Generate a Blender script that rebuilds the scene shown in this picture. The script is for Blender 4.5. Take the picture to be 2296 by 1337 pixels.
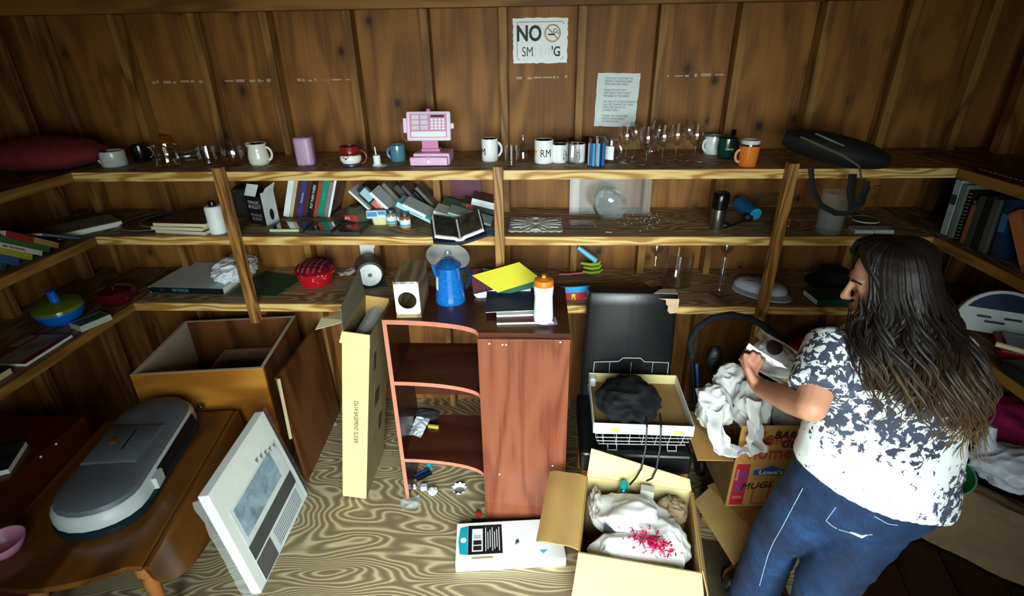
import bpy, bmesh, math, random
from mathutils import Vector as V, Matrix, Euler, noise
for _o in list(bpy.data.objects): bpy.data.objects.remove(_o)
SC = bpy.context.scene; COL = SC.collection
PI = math.pi
def rad(a): return math.radians(a)

# ---------------------------------------------------------------- camera
FPX, CX, CY, CH = 1190.0, 1148.0, 668.5, 2.15
def _n(v): return v.normalized()
_dn = _n(V((39, 2470, FPX)))
_fw = V((55, -573, FPX)); _fw = _n(_fw - _dn * _fw.dot(_dn))
_rt = _dn.cross(_fw)
if _rt.x < 0: _rt = -_rt
_cr = V((_rt[0], _fw[0], -_dn[0])); _cd = V((_rt[1], _fw[1], -_dn[1])); _cf = V((_rt[2], _fw[2], -_dn[2]))
cam = bpy.data.objects.new('camera', bpy.data.cameras.new('camera')); COL.objects.link(cam)
M4 = Matrix.Identity(4)
for i in range(3):
    M4[i][0] = _cr[i]; M4[i][1] = -_cd[i]; M4[i][2] = -_cf[i]
M4[2][3] = CH
cam.matrix_world = M4
cam.data.sensor_width = 36; cam.data.lens = FPX / 2296 * 36; cam.data.clip_start = 0.02
SC.camera = cam

# ---------------------------------------------------------------- sky, daylight through the doorway, exposure
SKY_AZ, SKY_W, SKY_HI, SKY_LO = -0.08, 0.46, 24.0, 1.2
DOOR = (-0.85, 1.0, 0.0, 2.22); YF = -0.45          # doorway behind the photographer
w = bpy.data.worlds.new('sky'); SC.world = w; w.use_nodes = True
_bg = w.node_tree.nodes['Background']
_wn, _wl = w.node_tree.nodes, w.node_tree.links      # bright sky lobe before the door, shaped so light falls off to the sides
_tc = _wn.new('ShaderNodeTexCoord'); _sx = _wn.new('ShaderNodeSeparateXYZ'); _wl.new(_tc.outputs['Generated'], _sx.inputs[0])
def _wm(op, a, b=None):
    n = _wn.new('ShaderNodeMath'); n.operation = op
    for i, x in enumerate((a, b)):
        if x is None: continue
        if isinstance(x, (int, float)): n.inputs[i].default_value = x
        else: _wl.new(x, n.inputs[i])
    return n.outputs[0]
_az = _wm('ARCTAN2', _sx.outputs[0], _wm('MULTIPLY', _sx.outputs[1], -1.0))
_az = _wm('DIVIDE', _wm('ADD', _az, SKY_AZ), SKY_W)
_lobe = _wm('EXPONENT', _wm('MULTIPLY', _wm('MULTIPLY', _az, _az), -1.0))
_bg.inputs[0].default_value = (0.86, 1.0, 1.0, 1)
_wl.new(_wm('ADD', _wm('MULTIPLY', _lobe, SKY_HI), SKY_LO), _bg.inputs[1])
_al = bpy.data.lights.new('doorway_daylight', 'AREA'); _al.shape = 'RECTANGLE'
_al.size = DOOR[1] - DOOR[0]; _al.size_y = DOOR[3] - DOOR[2]; _al.cycles.is_portal = True
_ao = bpy.data.objects.new('doorway_daylight', _al); COL.objects.link(_ao)
_ao.location = ((DOOR[0] + DOOR[1]) / 2, YF - 0.06, (DOOR[2] + DOOR[3]) / 2); _ao.rotation_euler = (rad(90), 0, 0)
vs = SC.view_settings; SC.display_settings.display_device = 'sRGB'
vs.view_transform = 'Standard'; vs.look = 'None'; vs.gamma = 1; vs.use_curve_mapping = False; vs.exposure = 0.0
SC.cycles.max_bounces = 10; SC.cycles.diffuse_bounces = 2; SC.cycles.glossy_bounces = 4
SC.cycles.transmission_bounces = 10; SC.cycles.transparent_max_bounces = 12
SC.cycles.caustics_reflective = False; SC.cycles.caustics_refractive = False
SC.cycles.sample_clamp_indirect = 6.0

# ---------------------------------------------------------------- pixel <-> place
def _ray(u, v):
    k = V(((u - CX) / FPX, (v - CY) / FPX, 1.0))
    return V((_rt.dot(k), _fw.dot(k), -_dn.dot(k)))
def P(u, v, z):
    k = _ray(u, v); t = (z - CH) / k.z
    return V((k.x * t, k.y * t, z))
def PY(u, v, y):
    k = _ray(u, v); t = y / k.y
    return V((k.x * t, y, CH + k.z * t))
def PX(u, v, x):
    k = _ray(u, v); t = x / k.x
    return V((x, k.y * t, CH + k.z * t))
def mpp(p): return (p - V((0, 0, CH))).dot(_cf) / FPX
def fit(ub, vb, vt, wpx, z):
    """round thing standing on height z: base front pixel, top pixel, width -> centre, width, height"""
    p = P(ub, vb, z); s = mpp(p); wd = wpx * s; r = wd / 2
    c = V((p.x * (p.y + r) / p.y, p.y + r, z))
    h = PY(ub, vt, c.y + r * 0.8).z - z
    return c, wd, max(h, 0.01)

# ---------------------------------------------------------------- materials
def lin(h):
    if isinstance(h, str):
        a = [int(h[i:i + 2], 16) / 255 for i in (0, 2, 4)]
        return tuple(x / 12.92 if x <= 0.04045 else ((x + 0.055) / 1.055) ** 2.4 for x in a) + (1,)
    return tuple(h) + (1,) if len(h) == 3 else tuple(h)
MATS = {}
def _new(key):
    m = bpy.data.materials.new(key); m.use_nodes = True
    nt = m.node_tree; return m, nt, nt.nodes['Principled BSDF']
def N(nt, t, **k):
    n = nt.nodes.new(t)
    for a, b in k.items(): setattr(n, a, b)
    return n
def math_n(nt, op, a, b=None, c=None):
    n = N(nt, 'ShaderNodeMath', operation=op)
    for i, x in enumerate((a, b, c)):
        if x is None: continue
        if isinstance(x, (int, float)): n.inputs[i].default_value = x
        else: nt.links.new(x, n.inputs[i])
    return n.outputs[0]
def mixc(nt, f, a, b, blend='MIX'):
    n = N(nt, 'ShaderNodeMix', data_type='RGBA', blend_type=blend)
    for i, x in ((0, f), (6, a), (7, b)):
        if isinstance(x, (int, float)): n.inputs[i].default_value = x
        elif isinstance(x, (tuple, list)): n.inputs[i].default_value = x
        else: nt.links.new(x, n.inputs[i])
    return n.outputs[2]
def coords(nt, scale=(1, 1, 1), rot=(0, 0, 0)):
    t = N(nt, 'ShaderNodeTexCoord'); mp = N(nt, 'ShaderNodeMapping')
    mp.inputs['Scale'].default_value = scale; mp.inputs['Rotation'].default_value = rot
    nt.links.new(t.outputs['Object'], mp.inputs[0]); return mp.outputs[0]
def noise_n(nt, co, scale, detail=3, rough=0.5, dist=0.0):
    n = N(nt, 'ShaderNodeTexNoise'); nt.links.new(co, n.inputs['Vector'])
    n.inputs['Scale'].default_value = scale; n.inputs['Detail'].default_value = detail
    n.inputs['Roughness'].default_value = rough; n.inputs['Distortion'].default_value = dist
    return n.outputs[0]
def ramp(nt, f, stops):
    r = N(nt, 'ShaderNodeValToRGB'); nt.links.new(f, r.inputs[0])
    e = r.color_ramp.elements
    while len(e) < len(stops): e.new(0.5)
    for q, (p, c) in zip(e, stops):
        q.position = p; q.color = c if len(c) == 4 else tuple(c) + (1,)
    return r.outputs[0]
def bump(nt, b, h, s=0.3, d=0.01):
    n = N(nt, 'ShaderNodeBump'); n.inputs['Strength'].default_value = s; n.inputs['Distance'].default_value = d
    nt.links.new(h, n.inputs['Height']); nt.links.new(n.outputs[0], b.inputs['Normal'])
def mat(col, rough=0.55, metal=0.0, spec=0.4, var=0.12, vs=9.0, bmp=0.0, bs=60.0, coat=0.0, key=None):
    k = key or 'm_%s_%g_%g_%g_%g_%g_%g' % (col, rough, metal, var, bmp, coat, spec)
    if k in MATS: return MATS[k]
    m, nt, b = _new(k); c = lin(col); co = coords(nt)
    f = noise_n(nt, co, vs, 4, 0.6)
    lo = tuple(x * (1 - var) for x in c[:3]); hi = tuple(min(1, x * (1 + var)) for x in c[:3])
    nt.links.new(ramp(nt, f, [(0.3, lo), (0.7, hi)]), b.inputs['Base Color'])
    b.inputs['Roughness'].default_value = rough; b.inputs['Metallic'].default_value = metal
    b.inputs['Specular IOR Level'].default_value = spec; b.inputs['Coat Weight'].default_value = coat
    if bmp: bump(nt, b, noise_n(nt, co, bs, 3), bmp, 0.004)
    MATS[k] = m; return m
def glass(col='f4ffff', rough=0.02, ior=1.45, key=None, alpha=None):
    k = key or 'g_%s_%g_%g' % (col, rough, ior)
    if k in MATS: return MATS[k]
    m, nt, b = _new(k)                                  # thin-walled glass: clear with mirror-like edges
    c = lin(col); out = nt.nodes['Material Output']
    tr = N(nt, 'ShaderNodeBsdfTransparent'); tr.inputs[0].default_value = tuple(0.97 * x for x in c[:3]) + (1,)
    gl = N(nt, 'ShaderNodeBsdfGlossy'); gl.inputs['Roughness'].default_value = max(rough, 0.015); gl.inputs[0].default_value = (1, 1, 1, 1)
    lw = N(nt, 'ShaderNodeLayerWeight'); lw.inputs[0].default_value = 0.5
    mx = N(nt, 'ShaderNodeMixShader'); nt.links.new(math_n(nt, 'MULTIPLY_ADD', math_n(nt, 'POWER', lw.outputs['Facing'], 3.0), 0.75, 0.09 + rough * 0.5), mx.inputs[0])
    nt.links.new(tr.outputs[0], mx.inputs[1]); nt.links.new(gl.outputs[0], mx.inputs[2])
    nt.links.new(mx.outputs[0], out.inputs['Surface']); nt.nodes.remove(b)
    MATS[k] = m; return m
def film(col, alpha, rough=0.15, key=None):
    """thin clear plastic: mostly see-through with gloss"""
    k = key or 'f_%s_%g' % (col, alpha)
    if k in MATS: return MATS[k]
    m, nt, b = _new(k)
    b.inputs['Base Color'].default_value = lin(col); b.inputs['Roughness'].default_value = rough
    b.inputs['Alpha'].default_value = alpha; b.inputs['Specular IOR Level'].default_value = 0.8
    MATS[k] = m; return m
def grain(key, dark, light, line, axis='x', freq=9.0, low=1.1, stretch=5.0, rough=0.6, knots=0.0, lw=0.62, mottle=0.35, bs=0.15, coat=0.0, rw=0.75, det=2):
    """wood: contour rings of a stretched noise, fine fibres, optional knots"""
    if key in MATS: return MATS[key]
    m, nt, b = _new(key)
    st = {'x': (1 / stretch, 1, 1), 'y': (1, 1 / stretch, 1), 'z': (1, 1, 1 / stretch)}[axis]
    co = coords(nt, st)
    base = noise_n(nt, co, low * 2, det, 0.45, 0.3)
    ring = math_n(nt, 'SINE', math_n(nt, 'MULTIPLY', base, freq * 6.283))
    ring = math_n(nt, 'MULTIPLY_ADD', ring, 0.5, 0.5)
    fs = {'x': (2, 90, 90), 'y': (90, 2, 90), 'z': (90, 90, 2)}[axis]
    fib = noise_n(nt, coords(nt, fs), 1.0, 2, 0.6)
    mot = noise_n(nt, coords(nt), 2.3, 4, 0.65)
    f = math_n(nt, 'ADD', math_n(nt, 'MULTIPLY', ring, rw), math_n(nt, 'MULTIPLY', fib, 1 - rw))
    c = ramp(nt, f, [(0.15, lin(dark)), (lw, lin(light)), (0.93, lin(line))])
    c = mixc(nt, math_n(nt, 'MULTIPLY', math_n(nt, 'SUBTRACT', 1.0, mot), mottle * 1.6), c, lin(dark))
    if knots:
        vo = N(nt, 'ShaderNodeTexVoronoi'); vo.inputs['Scale'].default_value = knots
        nt.links.new(coords(nt, (1, 1, 0.7)), vo.inputs['Vector'])
        d = math_n(nt, 'ADD', vo.outputs['Distance'], math_n(nt, 'MULTIPLY', math_n(nt, 'SUBTRACT', fib, .3), 0.16))
        sep = N(nt, 'ShaderNodeSeparateColor'); nt.links.new(vo.outputs['Color'], sep.inputs[0])
        pick = math_n(nt, 'GREATER_THAN', sep.outputs[0], 0.55)
        kf = ramp(nt, d, [(0.10, (1, 1, 1)), (0.19, (0.35, 0.35, 0.35)), (0.36, (0, 0, 0))])
        c = mixc(nt, math_n(nt, 'MULTIPLY', kf, pick), c, (0.030, 0.013, 0.004, 1))
    nt.links.new(c, b.inputs['Base Color']); b.inputs['Roughness'].default_value = rough
    b.inputs['Coat Weight'].default_value = coat; b.inputs['Specular IOR Level'].default_value = 0.35
    if bs: bump(nt, b, f, bs, 0.004)
    MATS[key] = m; return m

PLYWALL = grain('plywood_wall', '643c14', 'a0682a', 'b27c3a', 'z', 5.0, 2.2, 5.0, 0.62, knots=7.5, lw=0.6, mottle=0.5, rw=0.38)
PLYSIDE = PLYWALL
STUD = grain('stud_pine', '6a441c', '946830', 'a0743a', 'z', 6.0, 3.0, 6.0, 0.6, knots=5.0)
PINEX = grain('pine_edge', 'a07030', 'd4ac60', 'e8cc88', 'x', 9.0, 6.0, 9.0, 0.5, lw=0.5, mottle=0.25)
PINEY = grain('pine_edge_side', '6e4a1e', '8e642e', '9c7038', 'y', 5.0, 5.0, 9.0, 0.5, lw=0.5)
POSTM = grain('post_pine', '70481e', 'a87838', 'bc8e4c', 'z', 9.0, 5.0, 8.0, 0.5, knots=4.0)
SHELFX = grain('shelf_ply', '7c6040', 'b4966c', 'd4bc92', 'x', 22.0, 3.0, 6.0, 0.6, lw=0.7, mottle=0.35)
SHELFY = grain('shelf_ply_side', '5a4430', '8a6e4e', 'a89070', 'y', 11.0, 3.0, 6.0, 0.6, lw=0.7, mottle=0.35)
FLOORM = grain('floor_ply', '7e6e52', 'a08c68', 'dccfa4', 'x', 95.0, 0.75, 3.4, 0.7, lw=0.60, mottle=0.32, rw=0.78, det=3.2)
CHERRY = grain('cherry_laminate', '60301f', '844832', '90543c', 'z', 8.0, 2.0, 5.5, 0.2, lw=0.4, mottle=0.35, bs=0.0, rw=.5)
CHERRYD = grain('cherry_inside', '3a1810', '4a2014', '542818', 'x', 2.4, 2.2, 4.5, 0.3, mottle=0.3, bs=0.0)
CHEDGE = mat('c07a62', 0.45, key='cherry_edge')
OAK = grain('oak_veneer', '8a5418', 'b87a2c', 'c88a38', 'x', 3.0, 2.5, 5.0, 0.4, mottle=0.4, bs=0.05)
BROWNV = grain('brown_veneer', '4a2810', '6e4020', '7a4a28', 'z', 2.5, 2.5, 5.0, 0.4, mottle=0.3, bs=0.05)
TABLEM = grain('table_walnut', '4e2e12', '7a4a1e', '8a5826', 'y', 3.0, 2.5, 5.0, 0.22, mottle=0.5, bs=0.05)
CARD = mat('c09858', 0.8, var=0.12, vs=5, bmp=0.1, key='cardboard')
CARDL = mat('d6c88c', 0.75, var=0.05, key='pale_cardboard')
CARDI = mat('b08850', 0.85, var=0.1, key='cardboard_inside')
WHITE = mat('eef2f0', 0.5, var=0.04, key='white')
WPAPER = mat('e8e8e4', 0.7, var=0.05, key='white_paper')
CREAM = mat('d8cfae', 0.8, var=0.1, vs=150, key='page_edges')
PAGEW = mat('e8e8de', 0.8, var=0.08, vs=150, key='white_page_edges')
BLACK = mat('0c0c0e', 0.5, key='black')
BLACKG = mat('0a0a0c', 0.2, key='black_gloss')
STEEL = mat('b8bcbc', 0.25, 1.0, key='steel')
CHROME = mat('f0f2f2', 0.32, 0.55, var=0.02, spec=.8, key='chrome')
LEATHER = mat('0d0e10', 0.34, spec=0.55, bmp=0.12, bs=180, key='black_leather')
CLEAR = glass('ffffff', 0.01, 1.46, key='clear_glass')
CERAM = mat('f0f0ea', 0.18, coat=0.5, var=0.03, key='white_glaze')
INK = mat('16161a', 0.6, key='ink')
FILM = film('e8f0f0', 0.16, key='clear_film')

# ---------------------------------------------------------------- mesh building
class MB:
    def __init__(s): s.v = []; s.f = []
    def add(s, vs, fs):
        o = len(s.v); s.v += [tuple(x) for x in vs]; s.f += [[i + o for i in f] for f in fs]; return s
    def box(s, x0, x1, y0, y1, z0, z1, T=None):
        vs = [V((x, y, z)) for z in (z0, z1) for y in (y0, y1) for x in (x0, x1)]
        if T is not None: vs = [T @ q for q in vs]
        return s.add(vs, [(0, 2, 3, 1), (4, 5, 7, 6), (0, 1, 5, 4), (2, 6, 7, 3), (0, 4, 6, 2), (1, 3, 7, 5)])
    def lathe(s, prof, n=28, c=(0, 0, 0), T=None, close=False, sq=None):
        vs = []; k = len(prof)
        for j in range(n):
            a = 2 * PI * j / n; ca, sa = math.cos(a), math.sin(a)
            for r, z in prof:
                q = V((c[0] + r * ca, c[1] + r * sa * (sq or 1), c[2] + z)); vs.append(T @ q if T is not None else q)
        fs = []
        for j in range(n):
            j2 = (j + 1) % n
            for i in range(k - 1): fs.append((j * k + i, j2 * k + i, j2 * k + i + 1, j * k + i + 1))
            if close: fs.append((j * k + k - 1, j2 * k + k - 1, j2 * k, j * k))
        s.add(vs, fs)
        if not close:
            o = len(s.v) - len(vs)
            if prof[0][0] > 1e-5: s.f.append([o + j * k for j in range(n)][::-1])
            if prof[-1][0] > 1e-5: s.f.append([o + j * k + k - 1 for j in range(n)])
        return s
    def tube(s, pts, r, n=8, closed=False, flat=1.0, dome=False, up=None):
        pts = [V(p) for p in pts]; m = len(pts)
        rs = list(r) if isinstance(r, (list, tuple)) else [r] * m
        if dome:
            d0 = (pts[0] - pts[1]).normalized(); d1 = (pts[-1] - pts[-2]).normalized()
            pre = [(pts[0] + d0 * rs[0] * a, rs[0] * math.sqrt(max(0.02, 1 - a * a))) for a in (0.98, 0.75, 0.4)]
            post = [(pts[-1] + d1 * rs[-1] * a, rs[-1] * math.sqrt(max(0.02, 1 - a * a))) for a in (0.4, 0.75, 0.98)]
            pts = [p for p, _ in pre] + pts + [p for p, _ in post]; rs = [q for _, q in pre] + rs + [q for _, q in post]; m = len(pts)
        vs = []; ref = V(up) if up is not None else V((0, 0, 1)); prev = None
        for i in range(m):
            if closed: t = pts[(i + 1) % m] - pts[i - 1]
            else: t = pts[min(i + 1, m - 1)] - pts[max(i - 1, 0)]
            if t.length < 1e-9: t = V((0, 0, 1))
            t.normalize()
            if prev is None:
                a = ref - t * ref.dot(t)
                if a.length < 0.1: a = V((1, 0, 0)) - t * t.x
            else: a = prev - t * prev.dot(t)
            a.normalize(); prev = a; b = t.cross(a)
            for j in range(n):
                g = 2 * PI * j / n
                vs.append(pts[i] + a * (math.cos(g) * rs[i] * flat) + b * (math.sin(g) * rs[i]))
        fs = []
        for i in range(m if closed else m - 1):
            i2 = (i + 1) % m
            for j in range(n): fs.append((i * n + j, i * n + (j + 1) % n, i2 * n + (j + 1) % n, i2 * n + j))
        if not closed: fs += [list(range(n))[::-1], [(m - 1) * n + j for j in range(n)]]
        return s.add(vs, fs)
    def rings(s, rs, cap=True):
        """loft through rings (lists of points, same count)"""
        n = len(rs[0]); vs = [p for r in rs for p in r]; fs = []
        for i in range(len(rs) - 1):
            for j in range(n): fs.append((i * n + j, i * n + (j + 1) % n, (i + 1) * n + (j + 1) % n, (i + 1) * n + j))
        if cap: fs += [list(range(n))[::-1], [(len(rs) - 1) * n + j for j in range(n)]]
        return s.add(vs, fs)
    def prism(s, poly, z0, z1, T=None):
        n = len(poly); vs = [V((x, y, z0)) for x, y in poly] + [V((x, y, z1)) for x, y in poly]
        if T is not None: vs = [T @ q for q in vs]
        return s.add(vs, [list(range(n))[::-1], [n + i for i in range(n)]] + [(i, (i + 1) % n, n + (i + 1) % n, n + i) for i in range(n)])
    def sheet(s, fn, nu, nv, th=0.0):
        vs = [V(fn(i / nu, j / nv)) for j in range(nv + 1) for i in range(nu + 1)]
        W = nu + 1
        fs = [(j * W + i, j * W + i + 1, (j + 1) * W + i + 1, (j + 1) * W + i) for j in range(nv) for i in range(nu)]
        if th:
            nb = [V((0, 0, 0)) for _ in vs]
            for f in fs:
                nn = (vs[f[1]] - vs[f[0]]).cross(vs[f[3]] - vs[f[0]])
                for i in f: nb[i] += nn
            k = len(vs); vs2 = [p - (q.normalized() if q.length > 0 else V((0, 0, 1))) * th for p, q in zip(vs, nb)]
            fs2 = [tuple(i + k for i in f[::-1]) for f in fs]
            edge = [(i, i + 1) for i in range(nu)] + [(j * W + nu, (j + 1) * W + nu) for j in range(nv)] + \
                   [(nv * W + i + 1, nv * W + i) for i in range(nu)] + [((j + 1) * W, j * W) for j in range(nv)]
            fs = fs + fs2 + [(b, a, a + k, b + k) for a, b in edge]; vs = vs + vs2
        return s.add(vs, fs)
    def quad(s, a, b, c, d, th=0.004):
        """flat board through four corners, thickness below the face normal"""
        a, b, c, d = V(a), V(b), V(c), V(d); nn = (b - a).cross(d - a).normalized() * th
        return s.add([a, b, c, d, a - nn, b - nn, c - nn, d - nn],
                     [(0, 1, 2, 3), (7, 6, 5, 4), (1, 0, 4, 5), (2, 1, 5, 6), (3, 2, 6, 7), (0, 3, 7, 4)])
    def blob(s, c, rx, ry, rz, amp=0.0, fr=3.0, seed=0, sub=4, ridge=True, flatz=None, octv=3):
        bm = bmesh.new(); bmesh.ops.create_icosphere(bm, subdivisions=sub, radius=1.0)
        vs = []
        for q in bm.verts:
            p = V(q.co); o = p * fr + V((seed * 7.3, seed * 3.1, seed * 1.7)); d = 0; a = 1.0
            for _ in range(octv):
                x = noise.noise(o); d += a * ((1 - abs(x) * 2) if ridge else x); o = o * 2.1; a *= 0.5
            p = p * (1 + amp * (d - (0.9 if ridge else 0)))
            z = p.z * rz
            if flatz is not None and z < flatz: z = flatz + (z - flatz) * 0.06
            vs.append(V((c[0] + p.x * rx, c[1] + p.y * ry, c[2] + z)))
        bm.verts.index_update(); fs = [[q.index for q in f.verts] for f in bm.faces]; bm.free()
        return s.add(vs, fs)
    def xf(s, T): s.v = [tuple(T @ V(q)) for q in s.v]; return s
    def mesh(s, name):
        me = bpy.data.meshes.new(name); me.from_pydata(s.v, [], s.f); me.update()
        bm = bmesh.new(); bm.from_mesh(me); bmesh.ops.recalc_face_normals(bm, faces=bm.faces); bm.to_mesh(me); bm.free()
        return me

def link_mesh(name, me, m, parent=None, smooth=True, bev=0.0):
    o = bpy.data.objects.new(name, me); COL.objects.link(o)
    if m is not None: me.materials.append(m)
    if smooth:
        for p in me.polygons: p.use_smooth = True
        try: me.set_sharp_from_angle(angle=rad(38))
        except Exception: pass
    if bev:
        b = o.modifiers.new('bevel', 'BEVEL'); b.width = bev; b.segments = 2; b.limit_method = 'ANGLE'; b.angle_limit = rad(40)
    if parent is not None: o.parent = parent
    return o
def part(name, mb, m, parent, smooth=True, bev=0.0, label=None):
    o = link_mesh(name, mb.mesh(name), m, parent, smooth, bev)
    if label: o['label'] = label
    return o
def tag(o, label, cat, group=None, kind=None):
    if label: o['label'] = label
    if cat: o['category'] = cat
    if group: o['group'] = group
    if kind: o['kind'] = kind
    return o
def thing(name, label, cat, loc=(0, 0, 0), rot=(0, 0, 0), group=None):
    o = bpy.data.objects.new(name, None); COL.objects.link(o); o.empty_display_size = 0.05
    o.location = loc; o.rotation_euler = rot if isinstance(rot, (tuple, list, Euler)) else (0, 0, rot)
    return tag(o, label, cat, group)
def solo(name, mb, m, label, cat, loc=(0, 0, 0), rot=(0, 0, 0), group=None, smooth=True, bev=0.0, kind=None):
    o = link_mesh(name, mb.mesh(name), m, None, smooth, bev); o.location = loc
    o.rotation_euler = rot if isinstance(rot, (tuple, list, Euler)) else (0, 0, rot)
    return tag(o, label, cat, group, kind)
def struct(name, mb, m, parent=None, smooth=False, bev=0.0):
    o = link_mesh(name, mb.mesh(name), m, parent, smooth, bev)
    if parent is None: o['kind'] = 'structure'
    return o
def text(name, body, size, m, parent, loc, rot=(0, 0, 0), align='CENTER', ext=0.0004, wrap=None, space=1.0, sx=1.0, bold=0.0, shear=0.0):
    cu = bpy.data.curves.new(name, 'FONT'); cu.body = body; cu.size = size; cu.align_x = align; cu.align_y = 'CENTER'
    cu.extrude = ext; cu.space_line = space; cu.offset = bold; cu.shear = shear; cu.resolution_u = 3
    t = bpy.data.objects.new('tmp_text', cu); COL.objects.link(t)
    bpy.context.view_layer.update()
    me = bpy.data.meshes.new_from_object(t.evaluated_get(bpy.context.evaluated_depsgraph_get()))
    bpy.data.objects.remove(t); bpy.data.curves.remove(cu); me.name = name
    for q in me.vertices:
        x, y, z = q.co.x * sx, q.co.y, q.co.z
        if wrap: q.co = V(((wrap + z) * math.sin(x / wrap), -(wrap + z) * math.cos(x / wrap), y))
        else: q.co = V((x, y, z))
    me.materials.clear()
    o = link_mesh(name, me, m, parent, False); o.location = loc; o.rotation_euler = rot
    return o
def dup(root, loc, rot=None, label=None, group=None):
    r = root.copy(); COL.objects.link(r); r.location = loc
    if rot is not None: r.rotation_euler = rot
    if label: r['label'] = label
    if group: r['group'] = group
    for ch in list(root.children):
        c = ch.copy(); COL.objects.link(c); c.parent = r
        for g in list(ch.children):
            d = g.copy(); COL.objects.link(d); d.parent = c
    return r
def arc(c, r, a0, a1, n, plane='xz', rz=None):
    out = []
    for i in range(n + 1):
        a = rad(a0 + (a1 - a0) * i / n); x = r * math.cos(a); y = (rz or r) * math.sin(a)
        out.append(V((c[0] + x, c[1], c[2] + y)) if plane == 'xz' else V((c[0] + x, c[1] + y, c[2])))
    return out
def crumple(w, d, amp, seed, n=40, fr=5.0, drop=0.0):
    """crumpled sheet centred on the origin, returned as a function of u, v"""
    def fn(u, v):
        x = (u - 0.5) * w; y = (v - 0.5) * d
        o = V((x * fr + seed * 9.1, y * fr + seed * 4.7, seed)); h = 0; a = 1.0
        for _ in range(3):
            h += a * (1 - 2 * abs(noise.noise(o))); o = o * 2.05; a *= 0.5
        jx = noise.noise(V((x * 4 + seed, y * 4, 3.3))) * w * 0.08; jy = noise.noise(V((x * 4, y * 4 + seed, 7.7))) * d * 0.08
        return V((x + jx, y + jy, amp * h * 0.6 - drop * (x * x + y * y)))
    return fn
# ================================================================= the shed
YW, XL, XR, ZC = 2.90, -2.66, 2.30, 2.46
ZT, ZM, ZL = 1.63, 1.315, 0.95            # shelf tops
YS = 2.40                                  # front of the back shelves
struct('floor', MB().box(XL - .05, XR + .05, YF - .1, YW + .05, -0.05, 0), FLOORM)
struct('wall_back', MB().box(XL - .05, XR + .05, YW, YW + .03, 0, ZC), PLYWALL)
struct('wall_left', MB().box(XL - .03, XL, YF - .1, YW, 0, ZC), PLYSIDE)
struct('wall_right', MB().box(XR, XR + .03, YF - .1, YW, 0, ZC), PLYSIDE)
struct('ceiling', MB().box(XL - .05, XR + .05, YF - .1, YW + .05, ZC, ZC + .03), PLYWALL)
struct('wall_front', MB().box(XL, DOOR[0], YF - .1, YF, 0, ZC).box(DOOR[1], XR, YF - .1, YF, 0, ZC).box(DOOR[0], DOOR[1], YF - .1, YF, DOOR[3], ZC), PLYSIDE)
struct('ground', MB().box(-9, 9, -14, YF - .1, -0.22, -0.12), mat('8a8478', 0.9, key='gravel'))
k = 0
for x in (-2.47, -2.06, -1.66, -1.31, -.905, -.535, -.16, .215, .595, .965, 1.345, 1.725, 2.08):
    k += 1; struct('trim_%d' % k, MB().box(x - .019, x + .019, YW - .085, YW - .001, 0, 2.30), STUD, bev=.002)
for xs, xe in ((XL, XL + .07), (XR - .07, XR)):
    for y in (0.30, 0.95, 1.60, 2.25, 2.74):
        k += 1; struct('trim_%d' % k, MB().box(xs + .001, xe - .001, y - .03, y + .03, 0, 2.30), STUD, bev=.002)
k += 1; struct('trim_%d' % k, MB().box(XL, XR, YW - .09, YW - .001, 2.302, 2.40), grain('plate_pine', '6a4418', '9c6c30', 'a87838', 'x', 4, 3, 6, 0.6, knots=2.5), bev=.002)
# chalky line where the plywood sheets meet
k += 1
_b = MB(); random.seed(4)
for x0, x1 in ((-2.0, -.95), (-.1, .18), (.62, .93)):
    x = x0
    while x < x1:
        L = random.uniform(.008, .05)
        if not any(abs(x + L / 2 - q) < .05 for q in (-2.06, -1.66, -1.31, -.905, -.16, .215, .595, .965)):
            _b.box(x, x + L, YW - .0015, YW - .0003, 1.985 + random.uniform(-.004, .004), 1.993 + random.uniform(-.003, .006))
        x += L + random.uniform(.003, .03)
_o = struct('trim_%d' % k, _b, mat('b89c80', 0.9, key='chalk'))

# ---- the shelving that lines three walls: one built-in thing
sh = thing('wall_shelving', 'built-in plywood shelving with three tiers around the shed walls', 'shelving')
XLF, XRF = -2.17, 1.835
for z in (ZT, ZM, ZL):
    xl = -2.10 if z == ZL else XLF
    s = part('shelf_board', MB().box(xl, XRF, YS + .02, YW - .002, z - .018, z), SHELFX, sh, False)
    tr = part('edge_trim', MB().box(xl, XRF, YS, YS + .02, z - .042, z + .0005), PINEX, s, False, .0015)
    s = part('shelf_board', MB().box(XL + .002, xl - .02, 0.0, YW - .002, z - .018, z - .0004), SHELFY, sh, False)
    part('edge_trim', MB().box(xl - .02, xl, 0.0, YS, z - .042, z + .0005), PINEY, s, False, .0015)
    s = part('shelf_board', MB().box(XRF + .02, XR - .002, 0.2, YW - .002, z - .018, z - .0004), SHELFY, sh, False)
    part('edge_trim', MB().box(XRF, XRF + .02, 0.2, YS, z - .042, z + .0005), PINEY, s, False, .0015)
for (u0, v0, u1, v1) in ((487, 375, 572, 700), (1117, 372, 1122, 590), (1777, 365, 1700, 735)):
    a = PY(u0, v0, YS - .022); b = PY(u1, v1, YS - .022); zb = 0.86 if u0 != 1777 else 0.0
    x = (a.x + b.x) / 2
    part('post', MB().box(x - .022, x + .022, YS - .045, YS - .001, zb, a.z), POSTM, sh, False, .003)
# loose knot holes in the boards stay in the grain of the wood

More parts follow.
